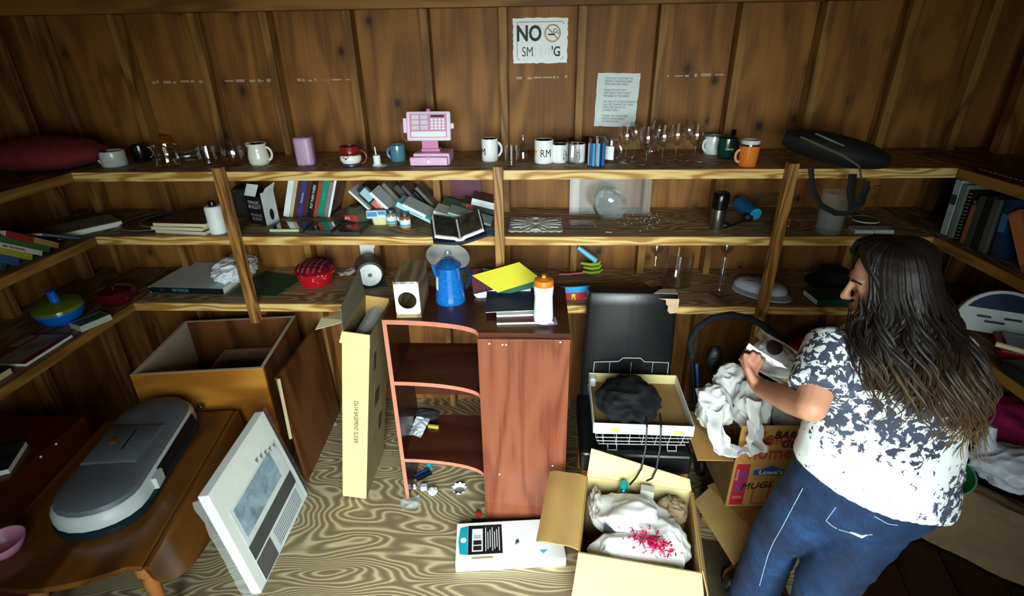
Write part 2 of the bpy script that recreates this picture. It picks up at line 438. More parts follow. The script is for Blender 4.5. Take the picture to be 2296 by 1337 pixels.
# ---- signs on the back wall
t = thing('warning_sign', 'peeling white no smoking sign nailed high on the back wall', 'sign', (0.018, YW - .003, 2.155))
_p = []
random.seed(11)
def ragged(w, h, n, a):
    out = []
    for (x0, y0), (x1, y1) in (((-w, -h), (w, -h)), ((w, -h), (w, h)), ((w, h), (-w, h)), ((-w, h), (-w, -h))):
        for i in range(n):
            f = i / n; out.append((x0 + (x1 - x0) * f + random.uniform(-a, a), y0 + (y1 - y0) * f + random.uniform(-a, a)))
    return out
RX = Matrix.Rotation(rad(90), 4, 'X')
part('sign_panel', MB().prism(ragged(.133, .1, 16, .0022), 0, .002, RX), WHITE, t, False)
_l = MB()
def rrect(mb, w, h, r, th, z0, z1, T, gap=None):
    pts = []
    for cx, cy, a0 in ((w - r, h - r, 0), (-w + r, h - r, 90), (-w + r, -h + r, 180), (w - r, -h + r, 270)):
        for i in range(5):
            a = rad(a0 + 22.5 * i); pts.append((cx + r * math.cos(a), cy + r * math.sin(a)))
    for i in range(len(pts)):
        if gap and i in gap: continue
        (x0, y0), (x1, y1) = pts[i], pts[(i + 1) % len(pts)]
        d = V((x1 - x0, y1 - y0)); L = d.length
        if L < 1e-6: continue
        d /= L; n = V((-d.y, d.x)) * th / 2
        mb.prism([(x0 - n.x, y0 - n.y), (x1 - n.x, y1 - n.y), (x1 + n.x, y1 + n.y), (x0 + n.x, y0 + n.y)], z0, z1, T)
for _gap in (set(range(20)) - set(range(14)), set(range(20)) - set(range(15, 19))):
    _l = MB(); rrect(_l, .113, .083, .012, .0035, .002, .0026, RX, gap=_gap); part('border_line', _l, mat('8a8e8c', 0.6), t, False)
text('lettering', 'NO', .095, INK, t, (-.055, -.0026, .03), (rad(90), 0, 0), sx=.82, bold=.0028)
text('lettering', 'SM', .062, INK, t, (-.062, -.0026, -.05), (rad(90), 0, 0), sx=.75)
text('lettering', 'O K I N', .055, mat('dde5e6', 0.6), t, (.012, -.0024, -.05), (rad(90), 0, 0), sx=.6)
text('lettering', "'G", .062, INK, t, (.078, -.0026, -.05), (rad(90), 0, 0), sx=.8, bold=.0012)
_r = MB().lathe([(.033, .002), (.040, .002), (.040, .0028), (.033, .0028)], 32, T=RX, close=True)
_r.box(-.003, .003, -.034, .034, .002, .0027, RX @ Matrix.Rotation(rad(45), 4, 'Z'))
_r2 = part('prohibition_ring', _r, mat('b89068', 0.6), t, False); _r2.location = (.06, 0, .033)
_c = part('cigarette_symbol', MB().box(-.022, .012, -.004, .003, .0028, .0034, RX)
          .tube([(q.x, -.003, q.z) for q in arc((.012, 0, .016), .008, 20, 320, 8)], .0016, 5)
          .tube([(q.x, -.003, q.z) for q in arc((.026, 0, .010), .006, 60, 340, 8)], .0014, 5), INK, t, False); _c.location = (.06, 0, .028)
t = thing('paper_notice', 'white typed paper notice pinned below the no smoking sign', 'notice', (0.41, YW - .003, 1.876), (0, rad(1.5), 0))
part('sheet', MB().prism(ragged(.106, .128, 12, .0018), 0, .0012, RX), mat('d4dedc', 0.7, var=.06), t, False)
text('printed_text', 'PLEASE DO YOUR PART IN\nKEEPING THE REUSE SHED\nFROM GETTING MESSY\n \nPLEASE DO NOT PUT\nANYTHING THAT IS NOT\nREUSABLE IN THIS SHED!\n \nON THE 1ST OF EACH MONTH IT\nWILL BE CLEANED OUT AND\nITEMS WILL BE PUT IN\nCOMPACTOR!!!\n \nTHANK YOU, SUE BAKER,\nWASTE MANAGEMENT\nCOORDINATOR',
     .0135, INK, t, (-.068, -.0016, .0), (rad(90), 0, 0), align='LEFT', space=1.02, sx=.86)
# ================================================================= kinds of small things
def lathe_cup(prof_out, th):
    """open vessel: outer profile up, inner profile down"""
    inn = [(max(r - th, 0.0), z) for r, z in prof_out[::-1]]
    out = [(0.0, prof_out[0][1])] + prof_out + inn[:-1] + [(max(inn[-1][0] - .0005, .001), prof_out[0][1] + th * 1.4), (0.0, prof_out[0][1] + th * 1.4)]
    return out
def mug(label, wd, h, col, c, ang=0, group=None, inner=None, prof=None, name='mug', cat='mug', handle=True, hcol=None, rimcol=None, rough=.2, speck=0):
    r = wd / 2; t = thing(name, label, cat, c, 0, group)
    p = prof(r, h) if prof else [(r * .82, 0), (r * .95, h * .03), (r, h * .08), (r, h * .97), (r * .985, h)]
    m = mat(col, rough, coat=.5, var=.04) if not speck else mat(col, rough, coat=.3, var=.35, vs=260)
    part('body', MB().lathe(lathe_cup(p, .0035), 32), m, t)
    if inner: part('lining', MB().lathe([(0, .006), (p[-2][0] - .0055, .008), (p[-2][0] - .0042, h * .985), (p[-2][0] - .0036, h * .985), (p[-2][0] - .005, .006), (0, .005)], 32), mat(inner, .25, coat=.4), t)
    if rimcol: part('rim', MB().lathe([(p[-1][0] - .0042, h - .003), (p[-1][0] + .001, h - .003), (p[-1][0] + .0008, h + .0015), (p[-1][0] - .0040, h + .0015)], 32, close=True), mat(rimcol, .25), t)
    if handle:
        hh = h * .30; a = rad(ang); zc = h * .5
        pts = []
        for i in range(13):
            b = rad(-100 + 200 * i / 12); d = r * .93 + hh * .78 * max(0, math.cos(b)) - .002; zz = zc + hh * math.sin(b) * 1.02
            pts.append((d * math.cos(a), d * math.sin(a), zz))
        part('handle', MB().tube(pts, .0045, 8, flat=1.3), mat(hcol or col, rough, coat=.5, var=.04), t)
    return t
def tumbler(label, name, wd, h, c, cat='glass', prof=None, m=None, th=.0025, group=None, rot=0):
    r = wd / 2
    p = prof(r, h) if prof else [(r * .85, 0), (r * .93, h * .02), (r, h), ]
    return solo(name, MB().lathe(lathe_cup(p, th), 32), m or CLEAR, label, cat, c, rot, group)

# ================================================================= top shelf, left to right
random.seed(3)
t = solo('floor_cushion', MB().blob((0, 0, .079), .26, .17, .078, .05, 1.6, 3, 4), mat('6e1c26', .95, var=.25, vs=30, bmp=.5, bs=220), 'dark red stuffed pillow lying at the left end of the top shelf', 'pillow', (-2.335, 2.47, ZT), rad(16))
c, wd, h = fit(3, 392, 370, 26, ZT)
tumbler('small pale green glass half hidden by the left frame edge, before the pillow', 'glass_cup', .05, .05, (-2.27, 1.94, ZT), m=glass('b8e0c0', .1))
c, wd, h = fit(262, 378, 334, 52, ZT)
mug('speckled grey white mug beside the dark red pillow, handle to the left', wd, h, 'c4c8c4', c, 195, speck=1, name='speckled_mug')
c, wd, h = fit(322, 366, 322, 34, ZT)
mug('black glossy mug in shadow between speckled mug and clear glass jar', wd, h, '0c0d0e', c, 30, name='black_mug')
c, wd, h = fit(372, 350, 292, 74, ZT); c.y += .06
t = thing('amber_vase', 'round amber glass vase behind the clear glass jar', 'vase', c)
part('bowl', MB().lathe(lathe_cup([(wd * .2, 0), (wd * .4, h * .15), (wd * .5, h * .45), (wd * .42, h * .8), (wd * .2, h)], .004), 32), mat('7a4410', .25, coat=.5, var=.35, vs=25), t)
_b = MB()
for i in range(7):
    a = rad(25 + i * 22)
    _b.tube([(wd * .505 * math.cos(a + .5 * (k / 8)) * math.sin(PI * (.15 + .7 * k / 8)), -wd * .505 * math.sin(a + .5 * (k / 8)) * math.sin(PI * (.15 + .7 * k / 8)), h * (.08 + .8 * k / 8)) for k in range(9)], .003, 6)
part('ribs', _b, mat('8a4e12', .3), t)
c, wd, h = fit(382, 378, 322, 58, ZT)
tumbler('clear glass jar with wavy waist shining before the amber vase', 'glass_jar', wd, h, c, 'jar', lambda r, h: [(r * .8, 0), (r * .95, h * .06), (r * .82, h * .35), (r * .84, h * .55), (r * 1.0, h * .9), (r, h)], th=.004)
c, wd, h = fit(425, 369, 340, 30, ZT)
solo('glass_tumbler', MB().lathe(lathe_cup([(.024, 0), (.027, .01), (.030, .075)], .003), 24).xf(Matrix.Translation((0, 0, .0305)) @ Matrix.Rotation(rad(86), 4, 'Y')), glass('f6fffd', .12), 'textured clear glass lying on its side right of the glass jar', 'glass', (c.x - .03, c.y, ZT), rad(12))
c, wd, h = fit(470, 372, 328, 42, ZT)
tumbler('short clear tumbler behind the top of the left shelf post', 'glass_tumbler', wd, h, c)
c, wd, h = fit(530, 376, 310, 50, ZT)
STEMLESS = lambda r, h: [(r * .5, 0), (r * .8, h * .12), (r, h * .38), (r * .93, h * .65), (r * .75, h)]
tumbler('stemless clear wine glass left of the cream pitcher', 'stemless_glass', wd, h, c, prof=STEMLESS, th=.0018)
c, wd, h = fit(585, 373, 318, 46, ZT)
t = mug('cream ceramic pitcher with dark interior and curled handle on the right', wd, h, 'e8e6d6', c, 0, inner='1a1a22', name='pitcher', cat='pitcher',
        prof=lambda r, h: [(r * .8, 0), (r * .95, h * .08), (r, h * .35), (r * .9, h * .65), (r * .82, h * .85), (r * .95, h)])
part('spout', MB().tube([(-wd * .34, 0, h * .86), (-wd * .46, 0, h * .96), (-wd * .53, 0, h * .985)], [.014, .011, .004], 8), mat('e8e6d6', .2, coat=.5, var=.04), t)
c, wd, h = fit(690, 373, 304, 40, ZT)
solo('square_vase', MB().prism([(wd / 2 * (abs(math.cos(a)) ** .55) * (1 if math.cos(a) > 0 else -1), wd / 2 * (abs(math.sin(a)) ** .55) * (1 if math.sin(a) > 0 else -1)) for a in [2 * PI * (i + .5) / 40 for i in range(40)]], 0, h), mat('b896b4', .3, coat=.3, var=.12, vs=120), 'tall pale lilac square vase between the pitcher and the snowman mug', 'vase', c, rad(10), bev=.008)
c, wd, h = fit(790, 377, 324, 46, ZT)
t = thing('snowman_mug', 'novelty mug with white snowman face and dark red hat', 'mug', c); r = wd / 2
part('face', MB().lathe([(0, h * .16), (r * .8, h * .16), (r * 1.02, h * .30), (r * 1.05, h * .45), (r * .95, h * .58), (r * .6, h * .6), (0, h * .6)], 28), CERAM, t)
part('hat', MB().lathe([(r * .8, h * .56), (r * 1.1, h * .58), (r * 1.12, h * .66), (r * .93, h * .7), (r * .9, h * .97), (r * .93, h), (r * .85, h), (r * .82, h * .7), (0, h * .68)], 28), mat('7a1c1c', .25, coat=.4), t)
part('scarf', MB().lathe([(0, 0), (r * .85, 0), (r * 1.0, h * .06), (r * .98, h * .14), (r * .8, h * .19), (0, h * .19)], 28), mat('3a2440', .35), t)
for sx in (-.35, .05): part('eye', MB().blob((sx * r, -r * .98, h * .50), .0035, .003, .0035, sub=2), INK, t)
part('nose', MB().tube([(-.14 * r, -r * 1.0, h * .44), (-.16 * r, -r * 1.22, h * .43)], [.005, .002], 8), mat('3a3030', .5), t)
part('handle', MB().tube([(r * (.95 + .62 * max(0, math.cos(rad(-95 + 190 * i / 12)))), 0, h * .46 + h * .33 * math.sin(rad(-95 + 190 * i / 12))) for i in range(13)], .004, 8), mat('7a3a34', .3, coat=.3), t)
c, wd, h = fit(847, 373, 346, 19, ZT)
t = thing('nail_polish_bottle', 'small white bottle with its white brush stick standing upright', 'bottle', c)
part('bottle', MB().lathe([(wd * .55, 0), (wd * .55, h * .15), (wd * .42, h * .2), (wd * .42, h * .95), (wd * .3, h), (0, h)], 20), WHITE, t)
part('stick', MB().tube([(-.002, 0, h), (-.004, 0, h * 1.75)], .0032, 8), WHITE, t)
part('spill', MB().lathe([(0, 0), (wd * .9, 0), (wd * .6, .003), (0, .003)], 14, c=(wd * .3, -.004, 0)), WHITE, t)
c, wd, h = fit(894, 365, 322, 34, ZT)
mug('teal blue mug left of the pink toy cash register', wd, h, '4e7e90', c, 180, inner='8aa4a8', name='teal_mug')

# toy cash register
a = P(920, 374, ZT); b = P(1003, 374, ZT); W_ = b.x - a.x
t = thing('toy_cash_register', 'pink toy cash register with tilted touch screen and drawer', 'toy', ((a.x + b.x) / 2, a.y, ZT))
PK = mat('e4b8d8', .35, var=.06); PKD = mat('c878a4', .4, var=.08); PKL = mat('f0dcec', .35, var=.04)
part('base', MB().box(-W_ * .44, W_ * .54, .03, .17, .0, .055), PK, t, False, .006)
dr = part('drawer', MB().box(-W_ / 2, W_ / 2, 0, .029, .004, .042), PK, t, False, .004)
part('drawer_handle', MB().lathe([(0, 0), (.011, 0), (.009, .006), (0, .007)], 18, T=Matrix.Translation((0, 0, .023)) @ Matrix.Rotation(rad(90), 4, 'X')), PKL, dr)
part('neck', MB().box(-.045, .045, .07, .12, .055, .07).prism([(-.04, .07), (.04, .07), (.032, .11), (-.032, .11)], .07, .118), PKD, t, False, .003)
s = bpy.data.objects.new('screen', None)
hW, hH = .104, .066; T = Matrix.Translation((0, .075, .172)) @ Matrix.Rotation(rad(-14), 4, 'X')
bd = MB(); bd.box(-hW, hW, -.012, .012, -hH, hH)
scr = part('screen', bd.xf(T), PKL, t, False, .008)
part('display_panel', MB().box(-hW * .84, hW * .84, -.0135, -.0115, -hH * .80, hH * .82, None).xf(T), mat('d490b8', .4, var=.05), scr, False)
kb = MB()
part('paper_strip', MB().box(-hW * .78, hW * .78, -.0145, -.0125, -hH * .74, -hH * .38).xf(T), WHITE, scr, False)
part('readout', MB().box(hW * .12, hW * .72, -.0145, -.0125, hH * .58, hH * .72).xf(T), mat('3a2430', .3), scr, False)
for i in range(2):
    for j in range(3):
        x = -hW * .58 + i * hW * .40; z = hH * .60 - j * hH * .36
        pb = part('picture_button', MB().box(x - hW * .16, x + hW * .16, -.0145, -.0125, z - hH * .14, z + hH * .14).xf(T), mat('dcd0d8', .5), scr, False)
for i in range(4):
    for j in range(4):
        x = hW * .17 + i * hW * .17; z = hH * .42 - j * hH * .20
        part('key', MB().box(x - hW * .06, x + hW * .06, -.0155, -.0125, z - hH * .07, z + hH * .07).xf(T), WHITE, scr, False)
part('clip_knob', MB().blob((0, -.004, hH * 1.06), .011, .009, .010, sub=3).xf(T), PKD, scr)
for sx in (-1, 1): part('side_reader', MB().box(sx * hW * 1.07 - .008, sx * hW * 1.07 + .008, -.012, .012, -.03 if sx < 0 else -.012, .036 if sx < 0 else .012).xf(T), PKL, scr, False, .003)
part('scanner_cord', MB().tube([T @ V((-hW * 1.1, 0, .03)), T @ V((-hW * 1.25, 0, .0)), T @ V((-hW * 1.22, 0, -.05)), T @ V((-hW * 1.0, 0.01, -.07))], .002, 6), mat('8a7068', .5), scr)

def txt_mug(t, s, size, wd, z, m, ang=0, sx=1.0):
    o = text('print', s, size, m, t, (0, 0, z), (0, 0, rad(ang)), wrap=wd / 2 + .0004, sx=sx); return o
c, wd, h = fit(1099, 365, 308, 37, ZT)
t = mug('tall white mug with black letter M left of the middle post', wd, h, 'eef0ee', c, 20, inner='20242c', name='lettered_mug')
txt_mug(t, 'M', .046, wd, h * .45, INK, -48)
c, wd, h = fit(1147, 375, 325, 30, ZT)
tumbler('straight clear tumbler right of the middle post', 'glass_tumbler', wd, h, c)
c, wd, h = fit(1173, 364, 303, 28, ZT)
t = tumbler('clear narrow necked glass carafe behind the straight tumbler', 'glass_carafe', wd, h, c, 'carafe', lambda r, h: [(r * .8, 0), (r, h * .08), (r, h * .45), (r * .55, h * .65), (r * .3, h * .75), (r * .34, h)], th=.002)
c, wd, h = fit(1219, 370, 310, 43, ZT)
t = mug('big white mug printed RM with orange leaves, black lined', wd, h, 'eef0ee', c, 40, inner='181c22', name='lettered_mug')
txt_mug(t, 'RM', .050, wd, h * .46, INK, 12, .8)
part('leaf_print', MB().tube([(-wd / 2 * math.cos(rad(30)) - .0006, -wd / 2 * math.sin(rad(30)) - .0006, h * .36), (-wd / 2 * math.cos(rad(36)) - .0006, -wd / 2 * math.sin(rad(36)) - .0006, h * .58)], [.004, .008], 6), mat('c8843a', .5), t)
c, wd, h = fit(1254, 368, 320, 39, ZT)
t = mug('white mug with green plant print right of the RM mug', wd, h, 'eef0ee', c, 60, inner='181c22', name='printed_mug')
pl = MB()
for i, (a, z) in enumerate(((28, .3), (40, .38), (30, .48), (42, .58), (34, .68), (48, .46))):
    a = rad(a - 90); R = wd / 2 + .0006
    pl.blob((R * math.cos(a), R * math.sin(a), h * z), .004, .003, .0075, sub=2)
part('plant_print', pl, mat('2e5030', .6), t)
c, wd, h = fit(1293, 367, 319, 37, ZT)
t = mug('white mug with small emblem behind the stemless glass', wd, h, 'eef0ee', c, 70, inner='181c22', name='printed_mug')
part('emblem_print', MB().prism([(0, -.007), (.007, 0), (0, .007), (-.007, 0)], 0, .0008, Matrix.Translation((.002, -wd / 2 - .0002, h * .58)) @ RX), mat('8a6a78', .6), t, False)
txt_mug(t, 'CAMP', .009, wd, h * .42, mat('8a8a90', .6))
c, wd, h = fit(1282, 377, 317, 37, ZT)
tumbler('stemless clear glass in front of the plant mug and emblem mug', 'stemless_glass', wd, h, c, prof=STEMLESS, th=.0018)
c, wd, h = fit(1336, 376, 306, 39, ZT)
t = thing('striped_glass', 'tall glass with vertical blue and white stripes', 'glass', c)
part('glass', MB().lathe(lathe_cup([(wd * .46, 0), (wd * .5, h * .03), (wd * .5, h)], .003), 32), CLEAR, t)
for i, (a0, a1, col) in enumerate(((-150, -122, '2f6ea8'), (-122, -108, '58a0d0'), (-104, -98, '1e4e86'), (-90, -76, '58a8d8'), (-72, -60, '1c2c50'), (-56, -30, '3a78b4'), (-170, -154, 'dfe8ec'), (-24, -8, '1c3c70'))):
    pts = [(wd * .502 * math.cos(rad(a0 + (a1 - a0) * k / 6)), wd * .502 * math.sin(rad(a0 + (a1 - a0) * k / 6))) for k in range(7)]
    part('stripe', MB().sheet(lambda u, v: V((pts[int(round(u * 6))][0], pts[int(round(u * 6))][1], h * (.04 + .80 * v))), 6, 1, .0006), mat(col, .3), t)
c, wd, h = fit(1368, 366, 312, 28, ZT)
t = mug('clear glass mug with white label right of the striped glass', wd, h, 'eef6f6', c, -20, name='glass_mug')
for ch in t.children: ch.data.materials[0] = CLEAR
part('label', MB().sheet(lambda u, v: V((wd * .505 * math.cos(rad(-160 + 90 * u)), wd * .505 * math.sin(rad(-160 + 90 * u)), h * (.15 + .6 * v))), 6, 1, .0006), WHITE, t)
# dark red dish behind the mugs
c = P(1305, 345, ZT); c.y = 2.74
solo('red_dish', MB().lathe(lathe_cup([(.04, 0), (.07, .01), (.115, .075)], .004), 32), mat('5a1016', .3), 'dark red dish half hidden behind the white mugs', 'dish', (c.x + .03, c.y, ZT))

# wine glasses: one built, the others copied
def wine(c, H, R, label):
    t = thing('wine_glass', label, 'wine glass', c, 0, 'stemmed wine glasses on the top shelf')
    part('foot', MB().lathe([(0, 0), (R * .98, 0), (R * .98, .0018), (R * .3, .004), (.0042, .009), (0, .009)], 28), CLEAR, t)
    part('stem', MB().lathe([(.0042, .008), (.0036, H * .2), (.0045, H * .43), (.012, H * .465), (0, H * .465)], 14), CLEAR, t)
    part('bowl', MB().lathe(lathe_cup([(R * .25, H * .46), (R * .75, H * .54), (R, H * .66), (R * .97, H * .78), (R * .74, H)], .0013), 32), CLEAR, t)
    return t
c, wd, h = fit(1447, 375, 283, 37, ZT)
W0 = wine(c, h * .99, wd / 2, 'wine glass nearest the shelf edge, front of the group')
for (u, v, lab) in ((1404, 368, 'leftmost wine glass, in front of the paper notice corner'),
                    (1424, 357, 'wine glass at the back between the leftmost and the frontmost one'),
                    (1487, 371, 'wine glass right of the frontmost one, near the shelf edge'),
                    (1476, 352, 'wine glass at the very back behind the third front glass'),
                    (1517, 366, 'wine glass in the middle row second from the right'),
                    (1543, 352, 'wine glass at the back half hidden behind the rightmost one'),
                    (1560, 367, 'rightmost wine glass, beside the white enamel mug')):
    p = P(u, v, ZT); dup(W0, (p.x, p.y + wd / 2, ZT), None, lab)
p = P(1462, 356, ZT)
solo('stemless_glass', MB().lathe(lathe_cup(STEMLESS(.034, .085), .0018), 28).xf(Matrix.Translation((0, 0, .0345)) @ Matrix.Rotation(rad(96), 4, 'Y') @ Matrix.Translation((0, 0, -.04))), CLEAR, 'stemless glass lying on its side among the wine glasses', 'glass', (p.x, p.y + .02, ZT), rad(50))
c, wd, h = fit(1596, 349, 301, 40, ZT)
mug('white enamel mug with grey rim behind the dark green mug', wd, h, 'e6eaea', c, 200, rimcol='6a6e70', inner='c8cccc', name='enamel_mug')
c, wd, h = fit(1625, 336, 281, 38, ZT); h = .10
mug('navy blue mug at the back behind the dark green mug', wd, h, '10162e', c, 60, name='navy_mug')
c, wd, h = fit(1626, 358, 306, 45, ZT)
t = mug('dark green mug with white lettering beside the orange mug', wd, h, '0e3a2c', c, 15, name='green_mug', prof=lambda r, h: [(r * .62, 0), (r * .8, h * .06), (r * .97, h * .4), (r, h * .6), (r * .95, h)])
txt_mug(t, 'nancy', .017, wd, h * .52, WHITE, -2)
c, wd, h = fit(1673, 376, 323, 45, ZT)
t = mug('orange ceramic mug with a second cup nested in its mouth', wd, h, 'd8732a', c, 188, hcol='e0a070', name='orange_mug', prof=lambda r, h: [(r * .82, 0), (r * .88, h * .04), (r, h)])
t = mug('maroon cup with white rim nested inside the orange mug', wd * .88, h * .5, '5a1a18', V((c.x, c.y, c.z + h * .76)), 0, handle=False, rimcol='c8ccc8', name='nested_cup', cat='cup', inner='b8a8a0')
part('white_band', MB().lathe([(wd * .44, h * .33), (wd * .45, h * .34), (wd * .45, h * .48), (wd * .44, h * .49)], 28, close=True), mat('c8ccc8', .3), t)

# black shoulder bag lolling over the shelf edge
t = thing('shoulder_bag', 'limp black bag with olive trim hanging over the top shelf edge', 'bag', (1.255, 2.36, ZT))
BT = Matrix.Translation((0, 0, .012)) @ Matrix.Rotation(rad(12), 4, 'Y') @ Matrix.Rotation(rad(-25), 4, 'Z')
def bag_rings():
    rs = []
    for i in range(15):
        q = i / 14; x = -.21 + .42 * q; k = math.sin(PI * min(1, max(0, .06 + .9 * q))) ** .45
        ring = []
        for j in range(20):
            a = 2 * PI * j / 20; n_ = 1 + .10 * noise.noise(V((x * 7, math.cos(a) * 1.4, math.sin(a) * 1.4)))
            ring.append(BT @ V((x, .04 + .105 * k * math.cos(a) * n_, .078 + .062 * k * math.sin(a) * n_)))
        rs.append(ring)
    return rs
part('body', MB().rings(bag_rings()), mat('08090a', .75, bmp=.3, bs=90), t)
TR = mat('4a4c38', .8)
part('trim', MB().tube([BT @ V(q) for q in ((-.15, -.055, .10), (-.06, -.068, .085), (.03, -.078, .07), (.10, -.075, .045), (.13, -.068, .0))], [.008, .012, .012, .009, .005], 8, flat=.6), TR, t)
part('trim', MB().tube([BT @ V(q) for q in ((-.10, -.045, .125), (-.04, -.058, .115), (.02, -.062, .105))], [.005, .009, .005], 8, flat=.6), mat('6a6c5c', .8), t)
part('strap', MB().tube([(-.10, -.06, .03), (-.08, -.075, -.06), (-.03, -.08, -.13), (.04, -.08, -.165), (.10, -.08, -.165), (.14, -.08, -.12), (.15, -.06, -.03)], .012, 8, flat=.25, up=(0, 1, 0)), mat('16171a', .8), t)
part('strap', MB().tube([(.08, -.06, .0), (.08, -.075, -.07), (.10, -.08, -.13), (.13, -.08, -.12), (.145, -.07, -.05)], .018, 8, flat=.3, up=(0, 1, 0)), mat('0a0a0b', .8), t)
part('buckle', MB().tube(arc((.185, -.075, -.055), .014, 0, 360, 14, rz=.008)[:-1], .0022, 6, closed=True), STEEL, t)
# dark stitched folder on the right-hand top shelf
t = thing('leather_mat', 'dark brown leather mat with stitched edge on right top shelf', 'mat', (2.03, 2.05, ZT + .0005))
part('panel', MB().box(-.17, .2, -.5, .3, 0, .012), mat('2a120e', .6), t, False, .004)
st_ = MB()
for i in range(30): st_.box(-.168, -.164, -.49 + i * .026, -.476 + i * .026, .0122, .0138)
part('stitching', st_, mat('a89888', .8), t, False)
# ================================================================= books
TITLES = ['THE LONG ROAD', 'WINTER', 'GARDENS', 'HISTORY', 'STORIES']
def book(label, w_, d_, h_, col, loc, rot=(0, 0, 0), page=None, group=None, spine=None, title=None, tcol=None, cover2=None, soft=False, name='book'):
    """upright book: thickness along x, spine towards -y, standing on z=0"""
    t = thing(name, label, 'book', loc, rot, group); ct = .0022 if not soft else .0009; x = w_ / 2
    cm = mat(col, .4, var=.08, vs=14); ov = .003 if not soft else 0
    part('cover', MB().box(-x, -x + ct, 0, d_, 0, h_).box(x - ct, x, 0, d_, 0, h_).box(-x + ct, x - ct, 0, ct * 1.5, 0, h_), cm, t, False)
    part('pages', MB().box(-x + ct * 1.02, x - ct * 1.02, ct * 1.6, d_ - ov, ov, h_ - ov), page or CREAM, t, False)
    if spine: part('spine_band', MB().box(-x - .0002, x + .0002, -.0006, .0006, h_ * spine[1], h_ * spine[2]), mat(spine[0], .5), t, False)
    if title: text('title', title, min(w_ * .62, h_ / max(1, len(title)) * 1.25), mat(tcol or 'e8e8e0', .5), t, (0, -.0012, h_ * .52), (rad(90), rad(-90), 0), sx=.9)
    if cover2:
        s, c2 = cover2
        part('cover_art', MB().box((x if s > 0 else -x - .0006), (x + .0006 if s > 0 else -x), d_ * .08, d_ * .93, h_ * .12, h_ * .82), mat(c2, .35, var=.5, vs=12), t, False)
    return t
def lean_row(x, y, z, specs, a, group, into=0.0):
    """books leaning one against the next; a = lean in degrees towards +x; x = foot of the first"""
    ca = math.cos(rad(a)); out = []
    for s in specs:
        lab, w_, d_, h_, col = s[:5]; kw = s[5] if len(s) > 5 else {}
        # pivot on the lower right (a>0) edge
        if out: x += ((pw + w_) / 2 + math.sin(rad(a)) ** 2 * (w_ - pw) / 2) / ca + .0015
        px_ = x; pw = w_; zz = z + abs(math.sin(rad(a))) * w_ / 2 + .0003
        out.append(book(lab, w_, d_, h_, col, (px_, y + into, zz), (0, rad(a), 0), group=group, **kw))
    return x
x0 = P(640, 490, ZM); GB = 'books leaning in a row on the middle shelf'
lean_row(x0.x, x0.y + .01, ZM, [
    ('white spined black hardback, leftmost of the leaning book row', .030, .17, .25, '14161e', dict(spine=('eef2f4', .01, .99))),
    ('tan paperback with cream spine second in the leaning row', .018, .16, .235, 'a89070', dict(spine=('c8b898', .02, .95), soft=True)),
    ('brown hardback beside the blue one in the leaning row', .018, .16, .21, '5a3024'),
    ('blue violet paperback with pale title in the leaning row', .026, .15, .215, '343c80', dict(title='Memories', tcol='c8d0e8', soft=True)),
    ('dark brown hardback right of the blue violet paperback', .024, .165, .235, '4e2c22'),
    ('black hardback with white capitals in the leaning row', .030, .165, .225, '10141a', dict(title='PUT THEM THERE', tcol='e8e8e8')),
    ('red orange paperback next to the teal book', .020, .15, .20, 'b0402a', dict(soft=True)),
    ('teal green hardback, brightest of the leaning row', .032, .16, .235, '188a70', dict(title='garden', tcol='48b090')),
    ('pale grey paperback right of the teal book', .020, .15, .20, '8a7c78', dict(soft=True)),
    ('large dark photo album with white spine closing the leaning row', .012, .20, .25, '2a2424', dict(page=PAGEW, spine=('eef2f2', 0, 1), cover2=(1, '6a5050'))),
], 19, GB)
def row_left(u, v, y, a, specs, group):
    """books fallen against one another towards -x; foot of the first at picture column u"""
    x = PY(u, v, y).x; pw = 0
    for s in specs:
        lab, w_, d_, h_, col, gap, dy = s[:7]; kw = s[7] if len(s) > 7 else {}
        ca = math.cos(rad(a))
        if pw: x += gap + ((pw + w_) / 2 - math.sin(rad(a)) ** 2 * (w_ - pw) / 2) / ca + .0015
        pw = w_
        last = book(lab, w_, d_, h_, col, (x, y + dy, ZM + math.sin(rad(a)) * w_ / 2 + .0004), (0, -rad(a), 0), group=group, **kw)
        if 'sticker' in lab:
            part('sticker', MB().box(-.021, .021, -.0016, .03, .150, .215), mat('9cc4cc', .5, var=.05), last, False)
            text('title', 'LIVING BELOW', .015, WHITE, last, (.009, -.0022, .085), (rad(90), rad(-90), 0), sx=.8)
    row_left.last = last; return x
GL = 'books fallen to the left on the middle shelf'
row_left(856, 476, 2.57, 43, [
    ('thin white and black paperback, leftmost of the toppled books', .010, .14, .235, 'dfe4e6', 0, .02, dict(soft=True)),
    ('thin black paperback lying against the thin white one', .010, .15, .20, '16181e', 0, .05, dict(soft=True)),
    ('salmon and navy paperback with pale blue sticker on its spine', .040, .15, .235, '14161e', .003, .05, dict(soft=True, spine=('c86a50', .18, .60))),
    ('white paperback sloping left beside the salmon one', .014, .15, .22, 'e8eeee', .006, .02, dict(soft=True)),
], GL)
row_left(980, 490, 2.52, 62, [
    ('pale blue paperback with dark lettering in the toppled heap', .026, .14, .23, '9cd4dc', 0, .03, dict(soft=True, title='SUMMER', tcol='2a6a8a')),
    ('long white paperback with green tag sliding towards the shelf edge', .014, .15, .25, 'dceef0', 0, 0, dict(soft=True, spine=('2a6a60', .35, .50))),
], GL)
row_left(1075, 485, 2.55, 73, [
    ('white paperback with black print under the green books', .016, .14, .24, 'e4ecec', 0, .0, dict(soft=True, title='CHEF', tcol='1a2430')),
    ('thin pale green paperback on top of the white one', .010, .14, .225, 'a8d0bc', 0, .01, dict(soft=True)),
], GL)
